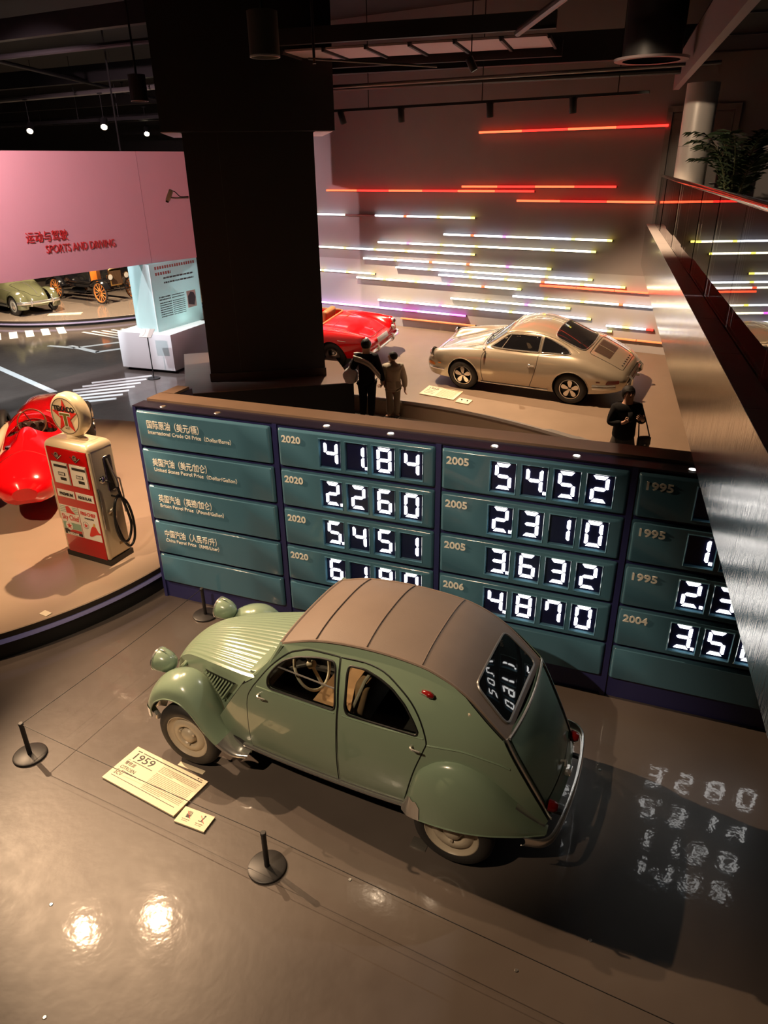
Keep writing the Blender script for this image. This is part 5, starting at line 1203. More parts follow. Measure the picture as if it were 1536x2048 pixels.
obj('fuel_cap', lathe(BM(), [(0, .03), (.04, .028), (.05, .0)], 16, c=sg.top(.0)(.95, .22)), BRUSH, gp)
# ================================================================== OLIVE BEETLE-SHAPED SALOON ON THE FAR STAGE
OLIVE = mat('olive_green_paint', (.115, .12, .065), .15, coat=.8)
bt = thing('rounded_saloon', 'olive green rounded saloon with chrome bumper on the far stage', 'car', (-13.0, 26.3, .22), R_(-39.3))
BTS = [
 (1.78, [(0, .42), (.08, .42), (.15, .41), (.2, .40), (.23, .38), (.24, .35), (.24, .32), (.22, .30)]),
 (1.70, [(0, .58), (.12, .575), (.2, .56), (.26, .53), (.30, .48), (.31, .42), (.31, .36), (.29, .30)]),
 (1.5, [(0, .76), (.16, .75), (.27, .72), (.34, .67), (.38, .58), (.40, .46), (.40, .36), (.38, .28)]),
 (1.2, [(0, .89), (.2, .875), (.34, .84), (.43, .77), (.48, .66), (.50, .50), (.50, .38), (.48, .28)]),
 (.85, [(0, .965), (.25, .95), (.42, .91), (.52, .84), (.58, .72), (.60, .54), (.60, .38), (.58, .28)]),
 (.62, [(0, 1.02), (.28, 1.01), (.46, .97), (.56, .90), (.63, .78), (.65, .56), (.65, .38), (.62, .28)]),
 (.40, [(0, 1.30), (.28, 1.27), (.46, 1.18), (.57, .98), (.65, .82), (.68, .58), (.67, .38), (.64, .28)]),
 (.1, [(0, 1.47), (.28, 1.44), (.47, 1.33), (.58, 1.02), (.67, .84), (.69, .58), (.68, .38), (.65, .28)]),
 (-.4, [(0, 1.50), (.28, 1.47), (.47, 1.35), (.58, 1.02), (.67, .84), (.69, .58), (.68, .38), (.65, .28)]),
 (-.9, [(0, 1.38), (.26, 1.35), (.43, 1.24), (.54, 1.0), (.62, .82), (.65, .58), (.64, .38), (.6, .28)]),
 (-1.4, [(0, 1.05), (.22, 1.03), (.36, .96), (.45, .82), (.5, .68), (.52, .52), (.5, .38), (.46, .3)]),
 (-1.85, [(0, .62), (.15, .61), (.25, .58), (.31, .53), (.35, .47), (.36, .42), (.35, .37), (.3, .33)])]
bb = obj('body_shell', loft_body(BTS, 4, 4), OLIVE, bt, 60); sb_ = Skin(bb)
for s in (1, -1):
    for x0, lng in ((1.22, .66), (-1.20, .64)):
        def fr(ph, tt): return None
        rows = []
        for k in range(17):
            ph = -.25 + (PI + .5) * k / 16; rr = .44 + .06 * math.sin(max(0, min(PI, ph)))
            cx, cz = x0 + rr * lng / .52 * math.cos(ph) * .95, .33 + rr * math.sin(ph) * 1.0
            ix, iz = x0 + .34 * math.cos(ph), .33 + .34 * math.sin(ph)
            rows.append([Vector((cx + (ix - cx) * f, s * (.42 + .33 * g_), cz + (iz - cz) * f)) for f, g_ in ((.25, 0), (.06, .15), (0, .35), (.05, .6), (.22, .82), (.5, .95), (.9, 1.0))])
        bm = BM(); grid(bm, rows); bmesh.ops.recalc_face_normals(bm, faces=bm.faces); obj('wing', bm, OLIVE, bt, 60)
        t = car_tyre(bt, x0, s * .66, .33, .33, .21, .065, s)
        obj('wheel_disc', lathe(BM(), [(.21, s * .05), (.205, s * .06), (.17, s * .045), (.13, s * .05), (.12, s * .06)], 32, axis='Y', c=(x0, s * .66, .33)), mat('pale_wheel_paint', (.32, .33, .30), .3), t, 60)
        obj('hub_cap', lathe(BM(), [(0, s * .095), (.06, s * .088), (.10, s * .068), (.125, s * .055)], 28, axis='Y', c=(x0, s * .66, .33)), CHROME, t, 60)
    hmx = Matrix.Translation((1.50, s * .585, .70)) @ Matrix.Rotation(R_(38), 4, 'Y').inverted()
    hl = obj('headlamp', (lambda bm: (lathe(bm, [(0, .05), (.05, .045), (.085, .025), (.092, .0)], 24, axis='X'), bmesh.ops.transform(bm, matrix=hmx, verts=bm.verts), bm)[2])(BM()), MATS['lamp_lens'], bt, 60)
    obj('headlamp_rim', (lambda bm: (lathe(bm, [(.088, .015), (.108, .012), (.112, -.02)], 24, axis='X'), bmesh.ops.transform(bm, matrix=hmx, verts=bm.verts), bm)[2])(BM()), CHROME, hl, 60)
    obj('bumper_overrider', tube(BM(), [(1.83, s * .38, .34), (1.90, s * .38, .42), (1.87, s * .38, .54)], .028, 8), CHROME, bt)
    obj('running_board', box(BM(), (0, s * .66, .27), (1.5, .20, .03), bevel=.01), GREEND, bt)
    seam('waist_trim', [(1.3, .60), (.8, .78), (.3, .84), (-.6, .84), (-1.1, .74)], sb_.side(s, .004), .007, CHROME, bt, False)
    wn = patch('side_window', round_poly([(.26, .99), (.12, 1.27), (-.38, 1.30), (-.42, .99)], .06), sb_.side(s, .004), SMOKE, bt, .08, (0, s, 0))
obj('front_bumper', (lambda bm: (grid(bm, [[(x + .02 * math.sin(k / 6 * PI), y, .44 + .05 * math.cos(k / 6 * PI)) for k in range(7)] for x, y in spline([(1.58, -.76), (1.76, -.66), (1.85, -.4), (1.88, 0), (1.85, .4), (1.76, .66), (1.58, .76)], 4)]), bmesh.ops.recalc_face_normals(bm, faces=bm.faces), solid(bm, .005), bm)[3])(BM()), CHROME, bt, 60)
seam('bonnet_moulding', [(.75, 0), (1.1, 0), (1.4, 0), (1.6, 0)], sb_.top(.006), .010, CHROME, bt, False)
seam('bonnet_gap', [(.68, -.46), (.68, .46), (1.2, .40), (1.6, .22), (1.7, 0), (1.6, -.22), (1.2, -.40)], sb_.top(.001), .006, BLACKR, bt)
patch('windscreen', round_poly([(.58, -.40), (.62, 0), (.58, .40), (.24, .38), (.22, 0), (.24, -.38)], .08), sb_.top(.004), SMOKE, bt, .08, (0, 0, 1))
# ================================================================== BRASS-ERA TOURER
BLKP = mat('black_coach_paint', (.010, .010, .012), .14, coat=.8); BRASS = mat('brass', (.62, .40, .14), .2, 1.0); SPOKE = mat('varnished_spoke_wood', (.55, .20, .05), .3)
tt = thing('brass_era_tourer', 'black veteran open car with wooden spoke wheels on the far stage', 'car', (-11.0, 28.45, .22), R_(-32.9))
for x, y in ((1.30, -.72), (1.30, .72), (-1.30, -.72), (-1.30, .72)):
    s = 1 if y > 0 else -1
    t = obj('tyre', lathe(BM(), [(.34, -.03), (.36, -.04), (.385, -.025), (.392, 0), (.385, .025), (.36, .04), (.34, .03)], 40, axis='Y', c=(x, y, .392)), RUBBER, tt, 60)
    obj('felloe', lathe(BM(), [(.315, -.022), (.342, -.024), (.342, .024), (.315, .022), (.315, -.022)], 40, axis='Y', c=(x, y, .392)), SPOKE, t, 60)
    for k in range(12):
        a = k * PI / 6; obj('spoke', tube(BM(), [(x + .05 * math.cos(a), y, .392 + .05 * math.sin(a)), (x + .32 * math.cos(a), y, .392 + .32 * math.sin(a))], [.019, .013], 6), SPOKE, t)
    obj('hub', lathe(BM(), [(0, s * .08), (.03, s * .078), (.04, s * .05), (.065, s * .025), (.065, -s * .03), (0, -s * .03)], 20, axis='Y', c=(x, y, .392)), BRASS, t, 60)
    arc = [(x + .50 * math.cos(a), .392 + .47 * math.sin(a)) for a in [R_(15) + R_(150) * k / 14 for k in range(15)]] if x < 0 else [(x + .50 * math.cos(a), .392 + .49 * math.sin(a)) for a in [R_(20) + R_(125) * k / 14 for k in range(15)]] + [(x - .62, .45), (x - .75, .36)]
    bm = BM(); grid(bm, [[Vector((p[0], y + dy, p[1] - .02 * (dy / .13) ** 2)) for dy in (-.13, -.07, 0, .07, .13)] for p in arc]); bmesh.ops.recalc_face_normals(bm, faces=bm.faces); solid(bm, .01); obj('mudguard', bm, BLKP, tt, 60)
for s in (1, -1):
    obj('running_board', box(BM(), (-.05, s * .70, .37), (1.4, .26, .03)), BLKP, tt); obj('chassis_rail', box(BM(), (0, s * .40, .52), (3.0, .06, .10)), BLKP, tt)
    hl = obj('headlamp', lathe(BM(), [(0, -.12), (.05, -.11), (.10, -.04), (.11, .04)], 24, axis='X', c=(1.50, s * .36, .92)), BLKP, tt, 60)
    obj('headlamp_rim', lathe(BM(), [(.105, .03), (.12, .04), (.115, .055), (.10, .05)], 24, axis='X', c=(1.50, s * .36, .92)), BRASS, hl, 60); obj('headlamp_lens', lathe(BM(), [(0, .05), (.104, .045)], 24, axis='X', c=(1.50, s * .36, .92)), MATS['lamp_lens'], hl)
    obj('lamp_fork', tube(BM(), [(1.48, s * .36, .60), (1.48, s * .36, .80)], .018, 6), BLKP, hl)
obj('bonnet', box(BM(), (.95, 0, .92), (.75, .50, .50), bevel=.08, seg=3), BLKP, tt, 60)
rdn = obj('radiator', box(BM(), (1.36, 0, .88), (.10, .56, .62), bevel=.05, seg=3), BRASS, tt, 60); obj('radiator_core', box(BM(), (1.412, 0, .86), (.012, .46, .48)), mat('radiator_core', (.12, .07, .04), .5), rdn)
for k in range(9): obj('radiator_fin', box(BM(), (1.42, -.20 + .05 * k, .86), (.006, .006, .46)), BRASS, rdn)
obj('body_tub', box(BM(), (-.45, 0, .88), (1.9, .98, .62), bevel=.12, seg=3), BLKP, tt, 60)
obj('scuttle', box(BM(), (.52, 0, .92), (.14, .86, .60), bevel=.04), mat('orange_scuttle', (.75, .22, .03), .3), tt)  # scuttle coloured orange against the black body
for x in (-.1, -1.0):
    so = obj('seat', box(BM(), (x, 0, 1.15), (.5, .92, .16), bevel=.05, seg=3), BLKP, tt, 60); obj('seat_back', box(BM(), (x - .28, 0, 1.40), (.14, .94, .46), bevel=.05, seg=3), BLKP, so, 60)
obj('windscreen_frame', tube(BM(), [(.55, -.45, 1.2), (.50, -.45, 1.75), (.50, .45, 1.75), (.55, .45, 1.2)], .015, 8), BRASS, tt)
obj('front_axle', tube(BM(), [(1.30, -.70, .392), (1.30, .70, .392)], .03, 8), BLKP, tt); obj('rear_axle', tube(BM(), [(-1.30, -.70, .392), (-1.30, .70, .392)], .045, 8), BLKP, tt)
obj('starting_crank', tube(BM(), [(1.40, 0, .55), (1.52, 0, .55), (1.53, 0, .40), (1.60, 0, .40)], .014, 6), BRUSH, tt)
fc = Vector((-10.9, 25.2, .226)); pcd = tag(obj('information_card', box(BM(), fc, (1.1, .32, .012), R_(8)), mat('cream_card', (.75, .66, .5), .5)), 'long cream card on the far stage before the olive saloon', 'card')
# ================================================================== PINK HANGING WALL
PINK = mat('pink_wall_paint', (.58, .315, .345), .65, noise=.03, nscale=2)
ub = Vector((.5917, .8062, 0)); ab = Vector((-7.88, 15.39, 0)); UBA = math.atan2(ub.y, ub.x)
bw = struct('wall_banner', box(BM(), ab + ub * (-3.9 + 3.737) / 1 * 1.0 + Vector((0, 0, 3.83)) + Vector((-ub.y, ub.x, 0)) * .1 + ub * 1.75, (7.55 + 3.5, .2, 2.46), UBA), PINK, label='hanging pink wall with red section title')
PM = frame_mat((0, 0, 0), ub, (0, 0, 1)); RL = mat('red_raised_letter', (.52, .02, .02), .4)
def bp(s, z): p = ab + ub * s + Vector((ub.y, -ub.x, 0)) * .012; return Matrix.Translation((p.x, p.y, z)) @ PM
text('chinese_title', '运动与驾驶', .235, RL, bw, bp(.755, 3.335), .006, .0, width=.96)
text('english_title', 'SPORTS AND DRIVING', .235, RL, bw, bp(1.15, 3.08), .006, .0, width=1.72)
for s_ in (3.83,): obj('wall_joint', box(BM(), ab + ub * s_ + Vector((ub.y, -ub.x, 0)) * .001 + Vector((0, 0, 3.83)), (.006, .004, 2.46), UBA), mat('pink_joint', (.3, .15, .17), .6), bw)
for s_ in (-2.5, .5, 3.5): obj('hanging_rod', tube(BM(), [ab + ub * s_ + Vector((-ub.y, ub.x, 0)) * .1 + Vector((0, 0, 5.06)), ab + ub * s_ + Vector((-ub.y, ub.x, 0)) * .1 + Vector((0, 0, 7.65))], .02, 6), mat('dark_steel', (.06, .06, .06), .35, .8), bw)
# ================================================================== WHITE DISPLAY BLOCK WITH GLASS TOWER
db = thing('display_block', 'white display block with lit frosted glass tower and printed text', 'display case', (-5.22, 17.80, 0), math.atan2(18.36 - 17.80, -6.72 + 5.22) + PI)
WHB = mat('white_lacquer', (.60, .62, .62), .35); WHT2 = mat('white_light_top', (.8, .82, .8), .4, emit=(.85, 1, .95), estr=.55)
obj('block', box(BM(), (-.80, .92, .53), (1.60, 1.84, .90), bevel=.004), WHB, db)
obj('shadow_gap', box(BM(), (-.80, .95, .04), (1.45, 1.65, .08)), mat('black_skirt', (.01, .01, .01), .4), db)
obj('lit_top', box(BM(), (-.80, .92, .984), (1.58, 1.82, .008)), WHT2, db)
def frosted(name, col, a):
    m = bpy.data.materials.new(name); m.use_nodes = True; nt = m.node_tree
    out = [n for n in nt.nodes if n.type == 'OUTPUT_MATERIAL'][0]; p = nt.nodes['Principled BSDF']; p.inputs['Base Color'].default_value = (*col, 1); p.inputs['Roughness'].default_value = .12
    tr = nt.nodes.new('ShaderNodeBsdfTranslucent'); tr.inputs[0].default_value = (*col, 1); t2 = nt.nodes.new('ShaderNodeBsdfTransparent'); m1 = nt.nodes.new('ShaderNodeMixShader'); m1.inputs[0].default_value = .5; m2 = nt.nodes.new('ShaderNodeMixShader'); m2.inputs[0].default_value = a
    nt.links.new(p.outputs[0], m1.inputs[1]); nt.links.new(tr.outputs[0], m1.inputs[2]); nt.links.new(m1.outputs[0], m2.inputs[1]); nt.links.new(t2.outputs[0], m2.inputs[2]); nt.links.new(m2.outputs[0], out.inputs[0])
    return m
FRG = frosted('frosted_teal_glass', (.70, .86, .85), .22)
L_ = db.rotation_euler[2]; inv = (Matrix.Translation(db.location) @ Matrix.Rotation(L_, 4, 'Z')).inverted()
ga, gb2, gc = [inv @ Vector((*q, .99)) for q in ((-6.32, 18.75), (-5.60, 18.12), (-4.83, 19.76))]; gd = ga + (gc - gb2)
def pane(a, b, z0, z1, t=.012):
    c = (a + b) / 2; v = b - a; return box(BM(), (c.x, c.y, (z0 + z1) / 2), (v.xy.length, t, z1 - z0), math.atan2(v.y, v.x))
tw = obj('glass_panel', pane(ga, gb2, .99, 2.60), FRG, db); tr_ = obj('glass_panel', pane(gb2, gc, .99, 2.60), FRG, db); obj('glass_panel', pane(ga, gd, .99, 2.60), FRG, db); obj('glass_panel', pane(gd, gc, .99, 2.60), FRG, db)
obj('glass_edge', tube(BM(), [(gb2.x, gb2.y, .99), (gb2.x, gb2.y, 2.60)], .012, 6), mat('pale_glass_edge', (.75, .9, .87), .15), db)
rv = (gc - gb2); rl = rv.xy.length; ra = math.atan2(rv.y, rv.x); rn_ = Vector((math.sin(ra), -math.cos(ra), 0))
RM = Matrix.Translation((gb2.x, gb2.y, 0)) @ Matrix.Rotation(ra, 4, 'Z')
GTX = mat('grey_vinyl_print', (.10, .11, .11), .5); RTX = mat('red_vinyl_print', (.45, .12, .10), .5)
def dashes(name, x0, x1, z, h, m, par, M, n, y=-.009, rr=random.Random(5)):
    """one line of vinyl print too small to read"""
    bm = BM(); x = x0
    while x < x1 - 1e-4:
        w = h * rr.uniform(.7, 3.2) if n else h * .85; w = min(w, x1 - x); box(bm, (x + w / 2, y, z), (w, .002, h)); x += w + h * .45
    bmesh.ops.transform(bm, matrix=M, verts=bm.verts); o = obj(name, bm, m, par, None); o['kind'] = 'stuff'; return o
dashes('print_line', .18, 1.70, 2.50, .07, RTX, tr_, RM, 0); dashes('print_line', .18, .75, 2.36, .07, RTX, tr_, RM, 0)
for k in range(2): dashes('print_line', .45, 1.6, 2.24 - .11 * k, .04, GTX, tr_, RM, 1)
for k in range(2): dashes('print_line', .20, .62, 1.80 - .06 * k, .032, GTX, tr_, RM, 1); dashes('print_line', .68, 1.15, 1.80 - .06 * k, .022, GTX, tr_, RM, 1)
for k in range(7): dashes('print_line', .20, .64, 1.66 - .055 * k, .024, GTX, tr_, RM, 1)
for k in range(8): dashes('print_line', .68, 1.15, 1.66 - .048 * k, .018, GTX, tr_, RM, 1)
ph = obj('photo_print', (lambda bm: (box(bm, (1.42, -.010, 1.60), (.36, .004, .42)), bmesh.ops.transform(bm, matrix=RM, verts=bm.verts), bm)[2])(BM()), WHT, tr_)
obj('photo_picture', (lambda bm: (prism(bm, [(1.27, 1.48), (1.50, 1.43), (1.58, 1.62), (1.52, 1.75), (1.40, 1.78), (1.28, 1.68)], -.014, -.012, 'XZ'), bmesh.ops.transform(bm, matrix=RM, verts=bm.verts), bm)[2])(BM()), GTX, tr_)
il = bpy.data.lights.new('tower_light', 'AREA'); il.energy = 9; il.color = (.82, 1, .95); il.size = .5; ilo = bpy.data.objects.new('tower_light', il); COL.objects.link(ilo)
cc = (ga + gc) / 2; ilo.location = Matrix.Translation(db.location) @ Matrix.Rotation(L_, 4, 'Z') @ Vector((cc.x, cc.y, 1.02)); ilo.rotation_euler = (PI, 0, 0)
sgn = thing('reading_stand', 'thin black stand with small tilted reading plate before the white block', 'sign stand', (-5.67, 17.43, 0), R_(-18))
obj('base_plate', lathe(BM(), [(0, .02), (.15, .02), (.155, .012), (.155, 0)], 28), BLACKR, sgn); obj('pole', tube(BM(), [(0, 0, .015), (0, 0, 1.06)], .013, 8), BLACKR, sgn)
rp = obj('reading_plate', box(BM(), (0, .0, 1.12), (.34, .26, .012), rot=Matrix.Rotation(R_(38), 3, 'X')), mat('pale_plate', (.52, .5, .44), .4), sgn)
obj('printed_curve', (lambda bm: (tube(bm, [(-.08, -.10, .008), (-.05, -.02, .008), (-.09, .10, .008)], .010, 6), bmesh.ops.transform(bm, matrix=Matrix.Translation((0, 0, 1.12)) @ Matrix.Rotation(R_(38), 4, 'X'), verts=bm.verts), bm)[2])(BM()), WHT, rp)
# ================================================================== PEOPLE
SKINC = mat('skin', (.50, .29, .20), .55); HAIR = mat('black_hair', (.006, .005, .0045), .6, spec=.25, bump=.3, bscale=180)
def skin_bm(V_, E_, Rr, root=0, sub=2):
    me = bpy.data.meshes.new('s'); me.from_pydata([tuple(v) for v in V_], E_, []); o = bpy.data.objects.new('s', me); COL.objects.link(o)
    md = o.modifiers.new('skin', 'SKIN'); md.use_smooth_shade = True
    for i, r in enumerate(Rr):
        sv = me.skin_vertices[0].data[i]; sv.radius = r if isinstance(r, tuple) else (r, r); sv.use_root = (i == root)
    ss = o.modifiers.new('sub', 'SUBSURF'); ss.levels = ss.render_levels = sub
    bpy.context.view_layer.update()
    out = bpy.data.meshes.new_from_object(o.evaluated_get(bpy.context.evaluated_depsgraph_get()))
    bpy.data.objects.remove(o); bpy.data.meshes.remove(me)
    return out
class Sk:
    def __init__(self): self.v = []; self.e = []; self.r = []
    def add(self, p, r, par=None):
        self.v.append(Vector(p)); self.r.append(r); i = len(self.v) - 1
        if par is not None: self.e.append((par, i))
        return i
    def mesh(self, root=0, sub=2): return skin_bm(self.v, self.e, self.r, root, sub)
def hand(sk, wrist, par, d, up, L, curl=.5, side=1):
    """palm, four unequal bent fingers and a thumb leaving the side of the palm"""
    d = d.normalized(); w = d.cross(up).normalized() * side; n = w.cross(d).normalized() * side
    p = sk.add(wrist + d * L * .28, (L * .13, L * .20) if False else L * .15, par); q = sk.add(wrist + d * L * .5, L * .16, p)
    for k, (off, ln) in enumerate(((-.22, .42), (-.075, .50), (.075, .47), (.22, .36))):
        b = wrist + d * L * .52 + w * off * L; a1 = sk.add(b, L * .055, q)
        m1 = b + (d * math.cos(curl * .8) + n * -math.sin(curl * .8)) * ln * L * .55; a2 = sk.add(m1, L * .05, a1)
        m2 = m1 + (d * math.cos(curl * 1.8) + n * -math.sin(curl * 1.8)) * ln * L * .45; sk.add(m2, L * .042, a2)
    t0 = wrist + d * L * .22 - w * L * .20; a1 = sk.add(t0, L * .06, p); t1 = t0 + (d * .7 - w * .7).normalized() * L * .22; a2 = sk.add(t1, L * .055, a1); sk.add(t1 + d * L * .17, L * .045, a2)
def person(name, label, loc, rz, h, arms, feet, top, bottom, shoes, head_turn=0.0, nod=0.0, top_r=1.0, skirt=None, neck_open=False, hair='short', build=1.0):
    """local: x right, y the way the person faces"""
    P = thing(name, label, 'person', loc, rz)
    hd_z = .925 * h; fw = .105 * h * build
    def body_sk(k, upto_wrist=True, legs=True, hands=True, headon=True, grow_=0.0):
        sk = Sk(); pel = sk.add((0, 0, .51 * h), .085 * h * build * k + grow_)
        wai = sk.add((0, .004 * h, .60 * h), .075 * h * build * k + grow_, pel); che = sk.add((0, .006 * h, .70 * h), .085 * h * build * k + grow_, wai); up = sk.add((0, .0, .785 * h), .060 * h * k + grow_, che)
        return sk, pel, wai, che, up
    # body
    sk, pel, wai, che, up = body_sk(.92)
    nk = sk.add((0, .004 * h, .832 * h), .036 * h, up); h0 = sk.add((0, .016 * h, .874 * h), .048 * h, nk); h1 = sk.add((0, .008 * h, .918 * h), .063 * h, h0); sk.add((0, -.002 * h, .958 * h), .052 * h, h1)
    for s, (el, wr, hd_, hu, cu) in zip((-1, 1), arms):
        sh = sk.add((s * fw, 0, .785 * h), .036 * h, up); e_ = sk.add(el, .027 * h, sh); w_ = sk.add(wr, .019 * h, e_); hand(sk, Vector(wr), w_, Vector(hd_), Vector(hu), .105 * h, cu, s)
    for s, (kn, an, to) in zip((-1, 1), feet):
        hp = sk.add((s * .052 * h, 0, .475 * h), .062 * h, pel); k_ = sk.add(kn, .040 * h, hp); a_ = sk.add(an, .024 * h, k_); sk.add(to, .020 * h, a_)
    bo = obj('body', sk.mesh(), SKINC, P, 180)
    # turn and nod the head of the one continuous mesh
    piv = Vector((0, 0, .845 * h)); Rm = Matrix.Rotation(head_turn, 3, 'Z') @ Matrix.Rotation(nod, 3, 'X')
    for v in bo.data.vertices:
        f = max(0, min(1, (v.co.z - .835 * h) / (.03 * h)))
        if f > 0 and abs(v.co.x) < .09 * h: v.co = v.co.lerp(piv + Rm @ (v.co - piv), f)
    HM = Matrix.Translation(piv) @ Rm.to_4x4() @ Matrix.Translation(-piv)
    def on_head(bm): bmesh.ops.transform(bm, matrix=HM, verts=bm.verts); return bm
    # hair
    bm = BM(); rows = []
    c0 = Vector((0, 0, .932 * h))
    for i in range(13):
        th = PI * i / 12 * .98; row = []
        for k in range(28):
            a = 2 * PI * k / 28; dx, dy, dz = math.sin(th) * math.sin(a), math.sin(th) * math.cos(a), math.cos(th)
            ff = max(0.0, min(1.0, (dy + .15) / .75)); ff = ff * ff * (3 - 2 * ff)
            lim = (-.72 + 1.12 * ff) if hair == 'short' else (-1.0 + 1.25 * ff)
            if abs(dx) > .70 and hair == 'bob': lim = -1.0
            z = max(dz, lim)
            sc = math.sqrt(max(0, 1 - min(1, z * z))) / max(1e-4, math.sin(th)) if z > dz and hair == 'short' else 1.0
            rx, ry, rz_ = (.060 * h, .068 * h, .064 * h) if hair == 'short' else (.066 * h, .068 * h, .068 * h)
            row.append(c0 + Vector((dx * rx, -.006 * h + dy * ry, z * rz_ if hair == 'short' else max(z, -.95) * rz_ * (1.0 if z > 0 else 1.25))))
        rows.append(row)
    grid(bm, rows, closed_u=True); bmesh.ops.remove_doubles(bm, verts=bm.verts, dist=1e-4); bmesh.ops.recalc_face_normals(bm, faces=bm.faces)
    obj('hair', on_head(bm), HAIR, P, 180)
    # face
    fy = .066 * h
    for s in (-1, 1):
        obj('eye', on_head(lathe(BM(), [(0, .004 * h), (.004 * h, .003 * h), (.006 * h, 0)], 10, axis='Y', c=(s * .020 * h, fy - .006 * h, .925 * h))), mat('dark_eye', (.012, .01, .01), .2), P)
        obj('eyebrow', on_head(tube(BM(), [(s * .011 * h, fy - .002 * h, .939 * h), (s * .030 * h, fy - .010 * h, .939 * h)], .0028 * h, 5)), HAIR, P)
        obj('ear', on_head(lathe(BM(), [(0, s * .006 * h), (.010 * h, s * .004 * h), (.012 * h, 0)], 10, axis='X', c=(s * .051 * h, .004 * h, .918 * h))), SKINC, P)
    obj('nose', on_head(tube(BM(), [(0, fy - .006 * h, .927 * h), (0, fy + .008 * h, .908 * h), (0, fy - .006 * h, .904 * h)], [.004 * h, .009 * h, .006 * h], 7)), SKINC, P, 180)
    obj('mouth', on_head(tube(BM(), [(-.014 * h, fy - .012 * h, .889 * h), (0, fy - .006 * h, .888 * h), (.014 * h, fy - .012 * h, .889 * h)], .004 * h, 6)), mat('lips', (.38, .12, .10), .5), P)
    # upper garment
    sk = Sk(); k = top_r; pe = sk.add((0, 0, .44 * h), .098 * h * build * k); pm = sk.add((0, 0, .52 * h), .094 * h * build * k, pe); wa = sk.add((0, .004 * h, .61 * h), .090 * h * build * k, pm); ch = sk.add((0, .006 * h, .70 * h), .094 * h * build * k, wa); u2 = sk.add((0, 0, .782 * h), .070 * h * k, ch); nk2 = sk.add((0, 0, .825 * h), .036 * h if not neck_open else .03 * h, u2)
    for s, (el, wr, hd_, hu, cu) in zip((-1, 1), arms):
        sh = sk.add((s * fw, 0, .778 * h), .050 * h * k, u2); e_ = sk.add(el, .038 * h * k, sh); w2 = Vector(el).lerp(Vector(wr), .93); sk.add(w2, .029 * h * k, e_)
    tp = obj('top_garment', sk.mesh(), top, P, 180)
    if skirt is None:
        sk = Sk(); pe = sk.add((0, 0, .525 * h), .086 * h * build)
        for s, (kn, an, to) in zip((-1, 1), feet):
            hp = sk.add((s * .056 * h, 0, .46 * h), .066 * h, pe); k_ = sk.add(kn, .052 * h, hp); sk.add(Vector(an) + Vector((0, 0, .02 * h)), .044 * h, k_)
        obj('trousers', sk.mesh(), bottom, P, 180)
    else:
        bm = BM(); rows = []
        for i in range(9):
            f = i / 8; z = (.54 - .36 * f) * h
            rows.append([Vector((math.cos(a) * (.095 + .075 * f) * h * (1 + .05 * f * math.sin(9 * a)), math.sin(a) * (.078 + .06 * f) * h * (1 + .05 * f * math.sin(9 * a)), z)) for a in [2 * PI * q / 54 for q in range(54)]])
        grid(bm, rows, closed_u=True); bmesh.ops.recalc_face_normals(bm, faces=bm.faces); obj('skirt', bm, skirt, P, 180)
    for s, (kn, an, to) in zip((-1, 1), feet):
        an, to = Vector(an), Vector(to); dd = (to - an); dd.z = 0; ang = math.atan2(dd.y, dd.x)
        bm = BM(); L = .15 * h
        grid(bm, [[Vector((x * L, w * math.cos(a), max(0.0, zc * (1 - math.cos(a - PI / 2) * 0) * (.5 + .5 * math.sin(a))))) for a in [2 * PI * q / 12 for q in range(12)]] for x, w, zc in ((-.32, .004 * h, .02 * h), (-.28, .020 * h, .045 * h), (0, .024 * h, .048 * h), (.35, .028 * h, .032 * h), (.6, .022 * h, .024 * h), (.68, .004 * h, .014 * h))], closed_u=True)
        bmesh.ops.recalc_face_normals(bm, faces=bm.faces); bmesh.ops.transform(bm, matrix=Matrix.Translation((an.x, an.y, 0)) @ Matrix.Rotation(ang, 4, 'Z'), verts=bm.verts); so = obj('shoe', bm, shoes, P, 60)
        obj('shoe_sole', box(BM(), (an.x + math.cos(ang) * L * .18, an.y + math.sin(ang) * L * .18, .007), (L * 1.0, .052 * h, .014), ang, bevel=.004), mat('pale_sole', (.45, .42, .38), .6), so)
    return P
BLKC = mat('black_cloth', (.006, .006, .007), .9, spec=.2); KHAKI = mat('khaki_cloth', (.30, .25, .19), .8, noise=.15, nscale=10); KHAKI2 = mat('light_khaki_cloth', (.42, .35, .265), .8, noise=.15, nscale=10)
# man seen from behind
h = 1.68
man = person('person', 'person in black with a pale striped shoulder strap, seen from behind', (-.30, 13.93, 0), R_(-8), h,
    [((-.27, -.05, 1.09), (-.27, .13, 1.13), (0, .6, .3), (1, 0, 0), .9), ((.27, -.02, 1.03), (.33, .04, .80), (.3, .2, -1), (-1, 0, 0), .7)],
    [((-.085, .02, .47), (-.10, 0, .065), (-.12, .12, .03)), ((.085, .01, .47), (.075, -.02, .065), (.10, .10, .03))], BLKC, BLKC, mat('dark_shoe', (.02, .018, .018), .4), top_r=1.12)
STRP = mat('pale_stripe_webbing', (.55, .52, .46), .6)
for off, w in ((0, STRP), (.035, mat('grey_stripe_webbing', (.30, .28, .25), .6)), (.07, STRP)):
    pts = spline([(-.25, .02, 1.32 - off), (-.20, -.12, 1.335 - off), (-.08, -.175, 1.315 - off), (.08, -.185, 1.24 - off), (.20, -.16, 1.10 - off), (.27, -.06, .97 - off)], 4)
    obj('shoulder_strap', tube(BM(), pts, .020, 6), w, man, 180)
bag = thing('plastic_bag', 'white plastic bag hanging in the hand of the person with striped strap', 'bag', (-.62, 13.98, .77), R_(10))
bm = BM(); rows = []
